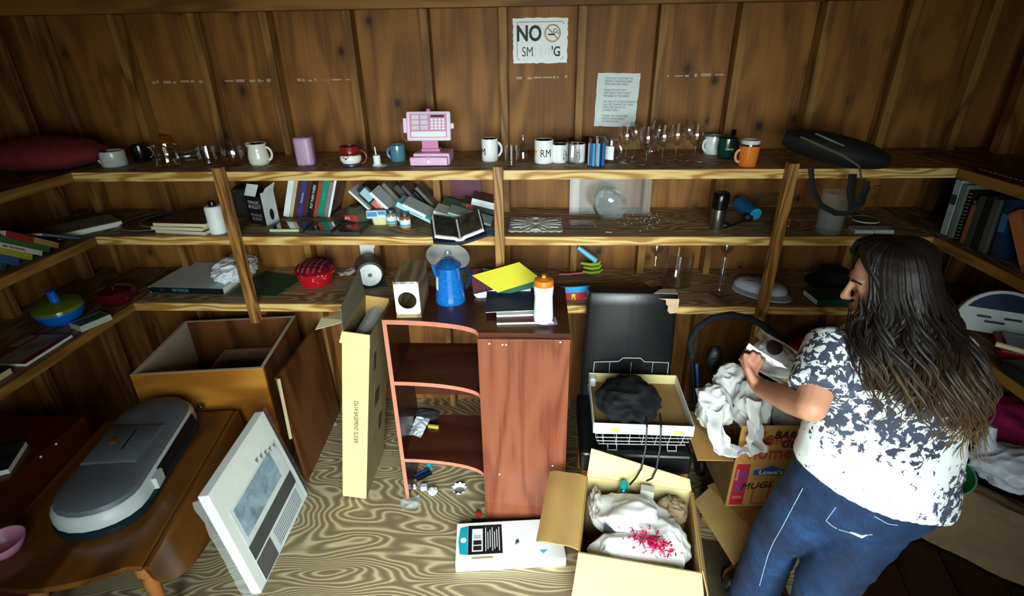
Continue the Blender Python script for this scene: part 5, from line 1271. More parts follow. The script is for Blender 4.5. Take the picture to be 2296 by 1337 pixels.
# foam board wrapped in plastic
b0, b1, u1, u0 = V((-1.185, 1.475, .002)), V((-1.20, 2.04, .002)), V((-1.285, 1.985, .590)), V((-1.300, 1.475, .575))
_pn = (b1 - b0).cross(u1 - b0); u0.x = b0.x - (_pn.y * (u0.y - b0.y) + _pn.z * (u0.z - b0.z)) / _pn.x     # keep the panel flat
t = thing('packed_panel', 'white picture panel in clear plastic leaning by the drop-leaf table', 'panel', b0)
def fp(s_, q_, dz=0):
    n_ = (b1 - b0).cross(u0 - b0).normalized()
    return (b0 * (1 - s_) + b1 * s_) * (1 - q_) + (u0 * (1 - s_) + u1 * s_) * q_ - b0 + n_ * dz
NG = 1 if (b1 - b0).cross(u0 - b0).x > 0 else -1
def fq(s0, s1, q0, q1, dz, th): return MB().quad(fp(s0, q0, dz * NG), fp(s1, q0, dz * NG), fp(s1, q1, dz * NG), fp(s0, q1, dz * NG), th * NG)
part('foam_board', fq(0, 1, 0, 1, 0, .045), mat('f4faf8', .6, var=.03, vs=20), t, False, .004)
s = part('print', fq(.10, .93, .02, .74, .0016, .001), mat('e4ecf0', .5, var=.06, vs=20), t, False)
part('blue_picture', fq(.14, .80, .44, .72, .0026, .0008), mat('8aa8bc', .5, var=.45, vs=16), s, False)
part('dark_band', fq(.10, .93, .24, .38, .0026, .0008), mat('2e3034', .5, var=.25, vs=40), s, False)
part('dark_corner', fq(.10, .34, .02, .22, .0026, .0008), mat('4a4444', .5), s, False)
for i in range(5): part('arrow_mark', MB().add([fp(.60 + i * .07, .80 - .02 * i, .003 * NG), fp(.64 + i * .07, .80 - .02 * i, .003 * NG), fp(.62 + i * .07, .75 - .02 * i, .003 * NG)], [(0, 1, 2)]), mat('7a8084', .6), s, False)
for i in range(7): part('text_line', fq(.40, .88, .05 + i * .024, .06 + i * .024, .0028, .0006), mat('7a8490', .6), s, False)
fl = MB().sheet(lambda u, v: fp(-.02 + 1.04 * u, -.0 + 1.03 * v, NG * (.011 + .006 * noise.noise(V((u * 6, v * 6, 2))))), 16, 16)
part('plastic_wrap', fl, film('e8f4f4', .06, .12), t)
part('plastic_wrap', MB().sheet(lambda u, v: fp(-.02 - .05 * v * (1 - u * .4), u * 1.0, NG * (-.05 * v + .012 * noise.noise(V((u * 8, v * 5, 4))))), 16, 6), film('e8f4f4', .2, .12), t)
# tall carton
t = thing('tall_carton', 'tall narrow carton printed BASEMENT SLIDER leaning on the bookcase', 'carton', (-.942, 2.018, .0105), (0, rad(8.6), 0))
x, D_, H_ = .062, .355, 1.0
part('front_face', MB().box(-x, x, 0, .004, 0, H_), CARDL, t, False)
part('side_face', MB().box(x - .004, x, .0042, D_, 0, H_ - .01), mat('8a7850', .8, var=.15), t, False)  # shade on the carton's sides is put into this darker card colour
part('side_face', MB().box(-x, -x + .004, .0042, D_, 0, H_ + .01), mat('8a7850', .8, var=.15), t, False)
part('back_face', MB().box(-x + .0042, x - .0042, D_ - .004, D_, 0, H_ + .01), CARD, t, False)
part('flap', MB().quad((-x, .002, H_), (x, .002, H_ - .01), (x + .008, -.022, H_ - .055), (-x - .004, -.024, H_ - .045), .003), CARDL, t, False)
part('flap', MB().quad((-x, .01, H_ + .01), (-x, D_, H_ + .01), (-x - .03, D_, H_ + .15), (-x - .02, .05, H_ + .09), .003), mat('6e6652', .8), t, False)
part('flap', MB().quad((-x - .002, .10, H_ + .0), (-x - .002, .22, H_ + .0), (-x - .15, .16, H_ - .04), (-x - .15, .08, H_ - .06), .002), mat('d8cca0', .8, var=.1), t, False)
part('foam_insert', MB().sheet(lambda u, v: V((-.035 + .07 * u, .02 + .36 * v, H_ - .06 + .02 * math.sin(u * 3) )), 8, 10, .003), mat('c8ccc8', .5), t)
text('printed_text', '32x14 BASEMENT SLIDER', .030, mat('4a4430', .7), t, (.004, -.0008, .50), (rad(90), rad(90), 0), sx=.8)
for y_, z_, r_ in ((.16, .55, .04), (.24, .33, .03), (.10, .80, .02)): part('print_mark', MB().box(x, x + .0006, y_ - r_, y_ + r_, z_ - .05, z_ + .05), mat('3a3426', .8), t, False)

# ================================================================= floor, centre
solo('wood_strip', MB().box(-.05, .42, 0, .045, 0, .012), mat('2a160e', .6), 'dark wood strip on the floor before the bookcase panel', 'wood strip', (-.26, 1.853, 0), rad(2.5), bev=.001)
a = P(1022, 1284, 0); ang_ = rad(5.5)
t = thing('flat_white_box', 'long flat white product box with teal and black label', 'box', a, ang_)
part('carton', MB().box(0, .50, 0, .225, 0, .052), mat('eef4f2', .45, var=.03), t, False, .003)
part('teal_tab', MB().rings([[V((x_, y_, z_)) for x_, y_ in ((.018, .05), (.055, .045), (.055, .205), (.018, .195), (.010, .12))] for z_ in (.0522, .0529)]), mat('18a0b0', .4), t, False)
part('logo_disc', MB().lathe([(0, .0532), (.014, .0532), (.014, .0536), (0, .0536)], 20, c=(.034, .125, 0)), WHITE, t)
s = part('black_label', MB().box(.056, .215, .045, .205, .0522, .0530), mat('101216', .4), t, False)
part('window', MB().box(.074, .124, .060, .185, .0531, .0535), WHITE, s, False)
part('window_icon', MB().box(.080, .118, .066, .090, .0536, .0539), INK, s, False); part('window_icon', MB().box(.080, .118, .096, .120, .0536, .0539), INK, s, False); part('window_icon', MB().box(.082, .116, .128, .150, .0536, .0539), mat('b8bcbc', .5), s, False)
for i in range(7): part('text_line', MB().box(.136 + i * .0105, .1395 + i * .0105, .060 + .01 * (i % 3), .190 - .012 * ((i * 2) % 3), .0531, .0535), WHITE, s, False)
part('caution_strip', MB().box(.075, .17, .022, .032, .0522, .0527), mat('c09468', .5), t, False)
part('small_emblem', MB().prism([(.275, .085), (.295, .10), (.29, .118), (.278, .11)], .0522, .0528), mat('4a4450', .5), t, False)
part('blue_mark', MB().prism([(.40, .03), (.42, .05), (.385, .05)], .0522, .0528), mat('58a8c8', .5), t, False)
p = P(740, 952, 0)
solo('paper_scrap', MB().box(-.035, .035, -.03, .03, 0, .0012), mat('d8d2b8', .8), 'small square cream paper scrap on the floor left of the tall carton', 'paper', (p.x, p.y, .0003), rad(38))
p = P(762, 925, 0)
solo('paper_scrap', MB().box(-.025, .02, -.03, .03, 0, .0012), mat('8a8468', .8), 'dull grey paper scrap touching the tall carton', 'paper', (p.x - .02, p.y, .0003), rad(8))
p = P(752, 888, 0)
solo('pale_strip', MB().tube([(-.06, 0, .006), (0, .01, .008), (.07, .035, .007)], [.004, .008, .006], 6, flat=.5), mat('a8b890', .6), 'pale green plastic strip on the floor behind the tall carton', 'strip', (p.x, p.y, 0))
t = thing('orange_toy', 'orange and white plastic toy behind the tall carton', 'toy', (-1.05, 2.62, 0))
part('ring', MB().tube([(.0, .0, .12), (.02, 0, .18), (.05, 0, .19), (.06, 0, .13), (.04, 0, .09)], .014, 8), mat('c8641c', .4), t)
part('foot', MB().tube([(.0, 0, .0), (.0, 0, .06), (.0, 0, .125)], [.022, .016, .012], 8), WHITE, t)
solo('bark_plank', MB().box(-.05, .05, 0, .03, 0, .80), grain('rough_plank', '4a2810', '7a4a20', 'a87038', 'z', 4, 4, 6, .8), 'rough brown plank standing against the back wall behind the tall carton', 'plank', (-1.13, 2.74, 0), (rad(-6), 0, 0))

# open cardboard box in the foreground
BX = V((.169, 1.404, 0)); BR_ = rad(-9.5)
t = thing('cardboard_box', 'open cardboard box full of white cloth in the right foreground', 'box', BX, BR_)
Wb, Db, Hb = .447, .405, .40; tk = .005
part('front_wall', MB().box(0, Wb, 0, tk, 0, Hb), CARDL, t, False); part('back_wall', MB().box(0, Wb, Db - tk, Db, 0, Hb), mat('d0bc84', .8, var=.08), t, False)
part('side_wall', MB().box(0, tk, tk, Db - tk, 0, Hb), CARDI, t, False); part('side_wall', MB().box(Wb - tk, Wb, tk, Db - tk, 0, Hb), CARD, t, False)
part('bottom', MB().box(tk, Wb - tk, tk, Db - tk, 0, tk), CARDI, t, False)
part('left_flap', MB().sheet(lambda u, v: V((-.002 - .165 * u, .01 + (Db - .02) * v + .02 * u, Hb + .03 * u - .05 * u * u + .003 * math.sin(9 * u))), 12, 4, .004), CARD, t)
part('back_flap', MB().quad((0, Db, Hb), (Wb, Db, Hb), (Wb - .01, Db + .03, Hb + .035), (.01, Db + .035, Hb + .13), -.004), CARDL, t, False)
part('front_flap', MB().quad((0, -.001, Hb), (Wb, -.001, Hb), (Wb + .01, -.15, Hb - .07), (-.01, -.15, Hb - .07), .004), CARDL, t, False)
part('right_flap', MB().quad((Wb + .002, .01, Hb), (Wb + .002, Db - .01, Hb), (Wb + .05, Db - .02, Hb - .17), (Wb + .05, .02, Hb - .17), .004), CARD, t, False)
BW = Matrix.Translation(BX) @ Matrix.Rotation(BR_, 4, 'Z')
def inbox(x, y, z): return BW @ V((x, y, z))
CLOTH = mat('dcdad6', .85, var=.06, bmp=.7, bs=13)
def cloth_lump(name, label, cat, c, rx, ry, rz, amp, seed, m, rot=0, fr=1.1, sub=5, smooth=True):
    return solo(name, MB().blob((0, 0, 0), rx, ry, rz, amp * 1.15, fr, seed, sub, True, None, 2), m, label, cat, c, rot, smooth=smooth)
cloth_lump('white_shirt', 'crumpled white shirt with dark striped cuff on top in the open box', 'shirt', inbox(.205, .235, .36), .165, .115, .085, .17, 21, CLOTH, rad(-20))
part('striped_cuff', MB().sheet(lambda u, v: V((-.10 + .10 * u, -.105 - .012 * math.sin(PI * u), -.01 + .055 * v - .03 * u)), 8, 4, .002), mat('2e2e36', .8), bpy.data.objects['white_shirt'])
for i in range(3): part('hem_stripe', MB().tube([(.0 + .03 * k, -.118 + .004 * (k - 2) ** 2 + .008 * i, .005 + .006 * k + .010 * i) for k in range(5)], .0022, 5), mat('4a4a50', .8), bpy.data.objects['white_shirt'])
cloth_lump('white_towel', 'crumpled white towel at the right side of the open box', 'towel', inbox(.335, .165, .335), .085, .125, .085, .14, 27, mat('e6e6e2', .9, var=.05, bmp=.7, bs=15), rad(10))
cloth_lump('white_blanket', 'white blanket filling the near side of the open box', 'blanket', inbox(.215, .105, .325), .175, .082, .085, .13, 33, mat('ecece8', .9, var=.04, bmp=.7, bs=12), 0)
cloth_lump('brown_packing_paper', 'crumpled brown packing paper in the far right corner of the box', 'packing paper', inbox(.365, .325, .345), .062, .060, .06, .24, 39, mat('8a7458', .85, var=.15), 0, 1.4, 4, False)
cloth_lump('grey_packing_paper', 'crumpled grey paper in the far left corner of the box', 'packing paper', inbox(.050, .29, .345), .036, .085, .06, .22, 41, mat('b0a8a0', .85, var=.15), 0, 1.4, 4, False)
t = thing('teal_bottle', 'teal bottle neck poking out at the back of the open box', 'bottle', inbox(.165, .345, .30), (rad(-12), 0, 0))
part('bottle', MB().lathe([(0, -.12), (.035, -.12), (.035, .06), (.016, .10), (0, .10)], 24), mat('0e5a54', .25, coat=.4), t)
part('stopper', MB().lathe([(.014, .10), (.018, .105), (.018, .125), (.008, .135), (0, .135)], 20), mat('109088', .3), t)
solo('white_carton', MB().box(-.028, .028, -.02, .02, 0, .18), mat('c8c8c0', .6), 'narrow white carton standing at the back inside the open box', 'carton', inbox(.26, .355, .245), rad(-14), bev=.002)
tin = MB(); random.seed(6)
for i in range(260):
    p = V((random.gauss(0, .038), random.gauss(0, .018), random.uniform(0, .030))); d_ = V((random.gauss(0, .011), random.gauss(0, .010), random.uniform(-.008, .012)))
    tin.add([p, p + d_, p + d_ * 1.0 + V((.006, .003, -.006)), p + V((.006, -.003, .004))], [(0, 1, 2, 3)])
solo('tinsel_garland', tin, mat('d01850', .35, var=.5, vs=60), 'tuft of crimson tinsel at the near edge of the open box', 'tinsel', inbox(.27, .085, .405), rad(-28), kind='stuff')

# ================================================================= chair with its load
t = thing('leather_chair', 'black leather parsons chair with torn top corner', 'chair', (.46, 2.08, 0), rad(-1.5))
x = .245
part('seat', MB().box(-x, x + .01, -.225, .235, .365, .48), LEATHER, t, False, .018)
part('seat_piping', MB().tube([(-x + .01, -.2255, .462), (x, -.2255, .462)], .004, 6), LEATHER, t)
s = part('backrest', MB().rings([[V((px_, y_, z)) for px_, y_ in ((-w_, f), (-w_ + .02, f - .012), (w_ - .02, f - .012), (w_, f), (w_, f + .06), (w_ - .02, f + .065), (-w_ + .02, f + .065), (-w_, f + .06))] for z, w_, f in ((.481, .225, .222), (.75, .222, .228), (1.0, .215, .236), (1.045, .213, .238), (1.062, .205, .246))]), LEATHER, t, True)
for dx in (-.006, .006): part('centre_seam', MB().tube([(dx, .2085, .49), (dx, .214, .75), (dx, .2225, 1.0), (dx, .232, 1.05)], .0016, 5), mat('1a1c20', .4), s)
part('torn_patch', MB().prism([(.115, 1.052), (.15, 1.045), (.155, 1.02), (.165, 1.012), (.165, .985), (.178, .972), (.205, .975), (.213, 1.0), (.212, 1.052)], 0, .002, Matrix.Translation((0, .2245, 0)) @ Matrix.Rotation(rad(2), 4, 'X') @ Matrix.Translation((0, .016, 0)) @ RX), mat('c8a888', .85, var=.15, vs=40), s, False, label='torn patch with bare tan backing')
part('torn_top', MB().prism([(.10, .236), (.21, .232), (.208, .285), (.16, .29), (.13, .275)], 1.0625, 1.0645), mat('c8a888', .85, var=.15, vs=40), s, False)
for lx, ly in ((-.215, -.195), (.225, -.195), (-.205, .205), (.205, .205)):
    part('leg', MB().prism([(lx - .02, ly - .02), (lx + .02, ly - .02), (lx + .02, ly + .02), (lx - .02, ly + .02)], 0, .366), mat('a8641c', .4), t, False, .003)
t = thing('wire_basket', 'chrome wire basket on the chair seat holding a box lid', 'basket', (.485, 2.065, .4815))
bw, bd_ = .215, .185
for z, k in ((.02, .90), (.045, .95), (.07, .98), (.095, 1.0)):
    part('wire', MB().tube([(-bw * k, -bd_ * k, z), (bw * k, -bd_ * k, z), (bw * k, bd_ * k, z), (-bw * k, bd_ * k, z)], .0022, 6, closed=True), CHROME, t)
for i in range(7):
    xx = -bw * .8 + i * bw * 1.6 / 6
    part('wire', MB().tube([(xx * 1.05, -bd_, .095), (xx, -bd_ * .9, .018), (xx, bd_ * .9, .018), (xx * 1.05, bd_, .095)], .0016, 6), CHROME, t)
for sx in (-1, 1):
    part('foot', MB().tube([(sx * bw * .62 - .02, -bd_ * .92, .02), (sx * bw * .62 - .02, -bd_ * 1.0, .002), (sx * bw * .62 + .02, -bd_ * 1.0, .002), (sx * bw * .62 + .02, -bd_ * .92, .02)], .0024, 6), CHROME, t)
part('handle', MB().tube([(-bw * .9, bd_, .085), (-bw * .88, bd_ + .036, .088), (-bw * .86, bd_ + .036, .21), (-bw * .30, bd_ + .036, .215), (-bw * .2, bd_ + .037, .235), (bw * .2, bd_ + .037, .235), (bw * .30, bd_ + .036, .215), (bw * .86, bd_ + .036, .21), (bw * .88, bd_ + .036, .088), (bw * .9, bd_, .085)], .0026, 6), CHROME, t)
for i in range(3): part('wire', MB().tube([(-bw * .5 + bw * .5 * i, bd_ + .036, .15), (-bw * .5 + bw * .5 * i, bd_ + .036, .212)], .0016, 5), CHROME, t)
t = thing('box_lid', 'shallow cardboard box lid with white rim lying on the wire basket', 'box lid', (.485, 2.07, .5795), rad(-2))
part('floor_sheet', MB().box(-.215, .215, -.195, .195, 0, .003), mat('a07c48', .85, var=.12), t, False)
WR = mat('dfe6e2', .6, var=.04)
for nm, b_ in (('front_rim', (-.218, .218, -.198, -.195, 0, .055)), ('back_rim', (-.218, .218, .195, .198, 0, .055))): part(nm, MB().box(*b_), WR if nm == 'front_rim' else CARDL, t, False)
for sx in (-1, 1): part('side_rim', MB().box(sx * .2165 - .0015, sx * .2165 + .0015, -.1945, .1945, 0, .055), WR, t, False)
for x_ in (-.12, .15): part('green_mark', MB().box(x_ - .02, x_ + .02, -.1986, -.198, .008, .03), mat('c0cc60', .6), t, False)
part('white_corner', MB().box(-.212, -.185, .15, .19, .004, .05), WHITE, t, False, .003)
t = thing('black_trousers', 'crumpled black trousers with two drawstrings hanging over the lid', 'trousers', (.432, 2.035, .604), rad(0))
part('cloth', MB().blob((0, 0, .045), .135, .155, .075, .30, 1.05, 23, 5, True, -.040, 2), mat('0b0c0f', .9, var=.2, bmp=.7, bs=16), t)
for x0_, x1_ in ((.06, .005), (.12, .075)):
    part('drawstring', MB().tube([(x0_, -.12, .06), (x0_ - .005, -.165, .062), (x0_ - .008, -.195, .045), (x0_ * .8 + x1_ * .2, -.225, -.05), (x0_ * .5 + x1_ * .5, -.26, -.13), (x1_, -.29, -.155), (x1_ - .03, -.32, -.165 if x0_ < .1 else -.14)], .0045, 6, flat=.6), BLACK, t)
# folded stroller behind the chair
t = thing('folded_stroller', 'black folded stroller with curved foam handle right of the chair', 'stroller', (.98, 2.25, 0))
def sp(u, v, y): return PY(u, v, y) - V((.98, 2.25, 0))
FOAM = mat('101112', .85, bmp=.2)
part('handlebar', MB().tube([sp(1552, 800, 2.24), sp(1548, 765, 2.24), sp(1565, 735, 2.24), sp(1600, 712, 2.24), sp(1640, 706, 2.24), sp(1680, 714, 2.24), sp(1712, 730, 2.24), sp(1745, 760, 2.24)], .016, 10), FOAM, t)
a, b = sp(1600, 805, 2.22), sp(1590, 900, 2.2)
part('hinge', MB().blob(tuple(a), .040, .035, .075, .06, 2, 3, 4, False), mat('0a0b0c', .5), t)
part('hinge_rivet', MB().lathe([(0, 0), (.009, 0), (.008, .005), (0, .006)], 14, T=Matrix.Translation(a + V((-.012, -.042, .02))) @ Matrix.Rotation(rad(90), 4, 'X')), STEEL, t)
part('blue_strut', MB().tube([sp(1562, 815, 2.2), sp(1566, 880, 2.18)], .007, 8), mat('1a3a78', .4), t)
part('strut', MB().tube([sp(1552, 800, 2.24), V((-.08, .0, .02))], .010, 8), BLACK, t)
part('strut', MB().tube([sp(1745, 760, 2.24), V((.32, .02, .02))], .010, 8), BLACK, t)
part('fabric_seat', MB().blob((.0, .0, .28), .09, .04, .20, .10, 2, 6, 4), mat('0a0b0c', .9), t)
for sx in (-.08, .32): part('wheel', MB().lathe([(.03, -.012), (.062, -.014), (.066, 0), (.062, .014), (.03, .012)], 24, T=Matrix.Translation((sx, 0, .066)) @ Matrix.Rotation(rad(90), 4, 'Y'), close=True), BLACK, t)
# ================================================================= boxes, papers and piles on the right
# lower box, turned, with a big side flap
LB = V((.975, 1.615, 0)); la = rad(25)
t = thing('moving_box', 'brown moving box on the floor behind the sandalled foot, lowest of the stack', 'box', LB, la)
part('body', MB().box(0, .40, 0, .35, 0, .232), mat('a07440', .8, var=.12), t, False, .002)
part('red_print', MB().box(.012, .10, -.0008, -.0001, .01, .222), mat('b02428', .6), t, False)
text('printed_text', 'FRAGILE\nTHIS SIDE UP', .026, mat('6a4420', .7), t, (-.0008, .15, .13), (rad(90), 0, rad(-90)))
part('side_flap', MB().quad((-.002, .015, .232), (-.002, .335, .232), (-.10, .32, .195), (-.155, .0, .165), .004), mat('9a7a44', .8, var=.1), t, False)
part('top_strip', MB().box(.05, .36, .01, .06, .2325, .2335), mat('c8d0d4', .4), t, False)
# upper box with print
UB = V((.868, 1.800, .236)); zt_ = .262
t = thing('printed_moving_box', 'brown moving box printed Welcome home, holding crumpled white paper', 'box', UB, rad(2))
KRAFT = mat('b88a48', .8, var=.1)
Wu, Du = .42, .36
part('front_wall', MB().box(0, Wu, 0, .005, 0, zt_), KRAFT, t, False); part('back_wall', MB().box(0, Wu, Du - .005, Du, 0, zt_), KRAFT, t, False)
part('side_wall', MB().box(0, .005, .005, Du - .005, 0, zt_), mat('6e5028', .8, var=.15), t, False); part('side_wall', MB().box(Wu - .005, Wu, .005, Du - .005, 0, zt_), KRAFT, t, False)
part('bottom', MB().box(.005, Wu - .005, .005, Du - .005, 0, .005), KRAFT, t, False)
ff = part('front_flap', MB().quad((0, .002, zt_), (Wu, .002, zt_), (Wu - .005, .018, zt_ + .185), (.005, .018, zt_ + .185), -.004), KRAFT, t, False)
part('left_flap', MB().quad((-.001, .01, zt_), (-.001, Du - .01, zt_), (-.145, Du - .03, zt_ + .02), (-.155, .02, zt_ - .005), .004), mat('b08444', .8, var=.1), t, False)
part('right_flap', MB().quad((Wu + .001, .01, zt_), (Wu + .001, Du - .01, zt_), (Wu + .03, Du - .03, zt_ - .14), (Wu + .03, .02, zt_ - .14), -.004), KRAFT, t, False)
REDP = mat('b8402c', .65)
tilt = rad(90 - 5)
text('lettering', 'Welcome', .086, REDP, ff, (.185, -.0005, zt_ + .125), (tilt, 0, 0), bold=.0012, sx=.95)
text('lettering', 'home.', .086, REDP, ff, (.150, -.0046, zt_ + .048), (tilt, 0, 0), bold=.0012, sx=.95)
text('handwriting', 'BAR', .05, INK, ff, (.185, -.0020, zt_ + .145), (tilt, 0, rad(0)), bold=.0003, shear=.2)
text('handwriting', 'GLASS', .05, INK, ff, (.245, -.0050, zt_ + .100), (tilt, 0, rad(0)), bold=.0003, shear=.2)
s = part('red_stripe', MB().box(.012, .072, -.0010, -.0001, .012, zt_ - .012), mat('b82030', .6), t, False)
text('lettering', 'PLUS', .060, mat('5a48a8', .6), s, (.046, -.0015, .15), (rad(90), rad(-90), 0), bold=.0008)
text('lettering', 'Essential', .018, mat('e0b0a0', .6), s, (.022, -.0015, .19), (rad(90), rad(-90), 0))
for i in range(2): part('text_line', MB().box(.02, .062, -.0015, -.0011, .060 - .01 * i, .064 - .01 * i), mat('d08878', .6), s, False)
BLU = mat('2a5a9c', .6)
s = part('shop_sign', MB().prism([(.092, .186), (.24, .186), (.24, .216), (.205, .222), (.165, .242), (.125, .222), (.092, .216)], 0, .0009, Matrix.Translation((0, -.0001, 0)) @ RX), BLU, t, False)
text('lettering', "Lowe's", .034, mat('e0d8b8', .6), s, (.166, -.0014, .203), (rad(90), 0, 0), bold=.001, sx=1.1)
text('handwriting', 'MUGS', .052, INK, t, (.115, -.0022, .125), (rad(90), rad(-6), 0), shear=.3)
hs = MB()
for a_, b_ in (((.10, .02), (.10, .11)), ((.10, .11), (.135, .13)), ((.135, .13), (.17, .13)), ((.17, .13), (.17, .02)), ((.10, .02), (.17, .02))):
    d_ = V((b_[0] - a_[0], b_[1] - a_[1])); n_ = V((-d_.y, d_.x)).normalized() * .003
    hs.prism([(a_[0] - n_.x, a_[1] - n_.y), (b_[0] - n_.x, b_[1] - n_.y), (b_[0] + n_.x, b_[1] + n_.y), (a_[0] + n_.x, a_[1] + n_.y)], 0, .0007, Matrix.Translation((.008, -.0001, 0)) @ RX)
part('house_outline', hs, REDP, t, False)
# crumpled paper in and over the box
PAPER = mat('e2e0de', .8, var=.06, bmp=.5, bs=22, key='packing_paper')
def wad(label, u, v, y, rx, ry, rz, seed, rot=0, amp=.26):
    c = PY(u, v, y)
    return solo('packing_paper', MB().blob((0, 0, 0), rx, ry, rz, amp, 1.15, seed, 5, True, None, 2), PAPER, label, 'packing paper', c, rot, 'crumpled white packing paper', True)
wad('big crumpled white paper at the left of the Welcome box', 1598, 912, 1.98, .075, .10, .10, 51, rad(20))
wad('crumpled white paper just below the held glass vase', 1690, 905, 1.93, .085, .09, .12, 54, rad(-30))
wad('crumpled white paper peak farthest back beside the stroller', 1640, 860, 2.05, .075, .08, .09, 57, 0)
wad('crumpled white paper at the right, behind the forearm', 1775, 930, 1.97, .09, .08, .07, 60, rad(15))
def strip(label, pts, w0, seed):
    q = [PY(u, v, y) for u, v, y in pts]; o = q[0]
    vs_ = []
    def fn(a, b):
        k = a * (len(q) - 1); i = min(int(k), len(q) - 2); f = k - i; c = q[i] * (1 - f) + q[i + 1] * f - o
        n1 = noise.noise(V((a * 7 + seed, b * 2, 1.3))); n2 = noise.noise(V((a * 6, b * 3 + seed, 4.1)))
        return c + V((w0 * (b - .5) * (1 + .5 * n1), .03 * n2 + .02 * math.sin(b * 7 + a * 5), w0 * .25 * (b - .5) + .02 * n1))
    return solo('packing_paper', MB().sheet(fn, 26, 10, .0015), PAPER, label, 'packing paper', o, 0, 'crumpled white packing paper')
strip('twisted white paper strip hanging over the letter W of Welcome', ((1690, 900, 1.83), (1700, 950, 1.785), (1690, 985, 1.775), (1700, 1012, 1.775)), .06, 3)
strip('white paper trailing along the left flap and front of the Welcome box', ((1600, 920, 1.90), (1610, 970, 1.81), (1622, 1012, 1.765), (1660, 1016, 1.750), (1690, 1005, 1.750)), .07, 9)

# dark crate and red cloth under the right shelf
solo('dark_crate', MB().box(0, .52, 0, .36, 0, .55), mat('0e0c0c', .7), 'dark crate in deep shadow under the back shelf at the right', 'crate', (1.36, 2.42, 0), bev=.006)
solo('red_bag', MB().blob((0, 0, .062), .20, .13, .070, .14, 1.6, 71, 5, True, -.06), mat('8a1c20', .6, var=.12, bmp=.2, bs=40), 'dull red cloth bag behind the woman under the back shelf', 'bag', (1.62, 2.60, .552), rad(8))
# right low shelf
p = P(2190, 772, ZL)
t = thing('toy_dashboard', 'half-round blue and white toy dashboard on the right low shelf', 'toy', (2.035, 2.12, ZL + .012), (rad(-20), 0, rad(-24)))
hd = [(-.17, 0), (.17, 0)] + [(.17 * math.cos(rad(a)), .035 + .16 * math.sin(rad(a))) for a in range(5, 180, 10)]
part('shell', MB().prism(hd, -.02, .02, RX), mat('c0c8c8', .4, var=.06), t, False, .004)
part('blue_screen', MB().prism([(.155 * math.cos(rad(a)), .03 + .15 * math.sin(rad(a))) for a in range(30, 151, 10)], .0205, .0225, RX), mat('10203c', .3, var=.5, vs=22), t, False)
for x_, z_, w_ in ((-.07, .07, .05), (.03, .072, .06), (-.03, .05, .07)): part('slot', MB().box(x_ - w_ / 2, x_ + w_ / 2, -.0226, -.0205, z_ - .005, z_ + .005), mat('1a2030', .4), t, False)
part('round_button', MB().lathe([(0, .0205), (.026, .0205), (.024, .026), (0, .027)], 24, T=Matrix.Translation((.105, 0, .03)) @ RX), mat('14283a', .4), t)
for y, x, z0, c1, lab, rz in ((1.95, 2.07, 0, 'a01a2c', 'red edged white package on the right low shelf behind the cream stick', -30), (1.70, 2.08, 0, '28304a', 'dark blue and white package at the right frame edge, low shelf', -34)):
    t = thing('toy_package', lab, 'package', (x, y, ZL + z0 + .0005), rad(rz))
    part('tray', MB().box(-.14, .14, -.09, .09, 0, .04), mat(c1, .4, var=.2), t, False, .006)
    part('white_sheet', MB().sheet(lambda u, v: V((-.12 + .24 * u, -.07 + .14 * v, .052 + .012 * noise.noise(V((u * 4, v * 4, y))))), 10, 8, .003), mat('b8c4d4', .35, var=.3, vs=16), t)
a, b = V((1.86, 1.93, ZL + .075)), V((2.14, 1.66, ZL + .075))
solo('cream_stick', MB().tube([V((0, 0, 0)), b - a], .011, 8), mat('c8bc9c', .5), 'cream coloured stick lying across the packages on right shelf', 'stick', a)
solo('dark_case', MB().box(-.05, .05, -.24, .24, 0, .05), mat('1c201e', .4, var=.2), 'dark grey instrument case along the right low shelf front', 'case', (1.90, 1.62, ZL + .0005), rad(4), bev=.012)
# pile in front of the right shelf
tz = .42; tc = P(2215, 985, tz); tc.x -= .02
solo('storage_tote', MB().rings([[V((sx * (.13 + .02 * k), sy * (.18 + .02 * k), k * tz)) for sx, sy in ((-1, -.9), (-.9, -1), (.9, -1), (1, -.9), (1, .9), (.9, 1), (-.9, 1), (-1, .9))] for k in (0, 1)]), mat('141012', .5), 'dark storage tote under the pink cloth at the right', 'tote', (tc.x, tc.y + .05, 0), rad(-4))
c = P(2225, 985, tz)
solo('magenta_cloth', MB().blob((0, 0, .095), .17, .17, .11, .14, 1.1, 81, 5, True, -.093, 2), mat('96104e', .85, var=.15, bmp=.25, bs=50), 'magenta cloth heaped at the right behind the white bag', 'cloth', (c.x, c.y + .03, tz + .002), rad(15))
c = P(2165, 1000, tz)
solo('purple_cloth', MB().blob((0, 0, .05), .07, .08, .06, .14, 1.4, 84, 4, True, -.048, 2), mat('3a2a58', .85), 'purple cloth corner between the woman and the white bag', 'cloth', (c.x - .06, c.y - .02, tz + .002), rad(15))
c = P(2178, 1020, tz + .05)
t = thing('round_lid', 'grey round plastic lid beside the toy plates at the right', 'lid', (c.x, c.y - .04, tz + .06), (rad(48), rad(-14), 0))
part('disc', MB().lathe([(0, 0), (.052, 0), (.055, .006), (.045, .010), (0, .011)], 28), mat('8a908c', .45), t)
c = P(2145, 1062, tz)
t = thing('toy_plate', 'green toy dish with yellow filling beside the woman at the right', 'toy', (c.x - .05, c.y - .02, tz - .01), (rad(26), rad(-10), rad(-30)))
part('dish', MB().lathe(lathe_cup([(.04, 0), (.065, .010), (.09, .036)], .003), 32), mat('12542e', .35), t)
part('filling', MB().blob((0, .01, .024), .048, .044, .016, .1, 3, 2, 3), mat('a08420', .6), t)
part('rim', MB().tube([(.092 * math.cos(2 * PI * i / 28), .092 * math.sin(2 * PI * i / 28), .036) for i in range(28)], .004, 6, closed=True), mat('4a9a78', .4), t)
c = P(2235, 1075, tz)
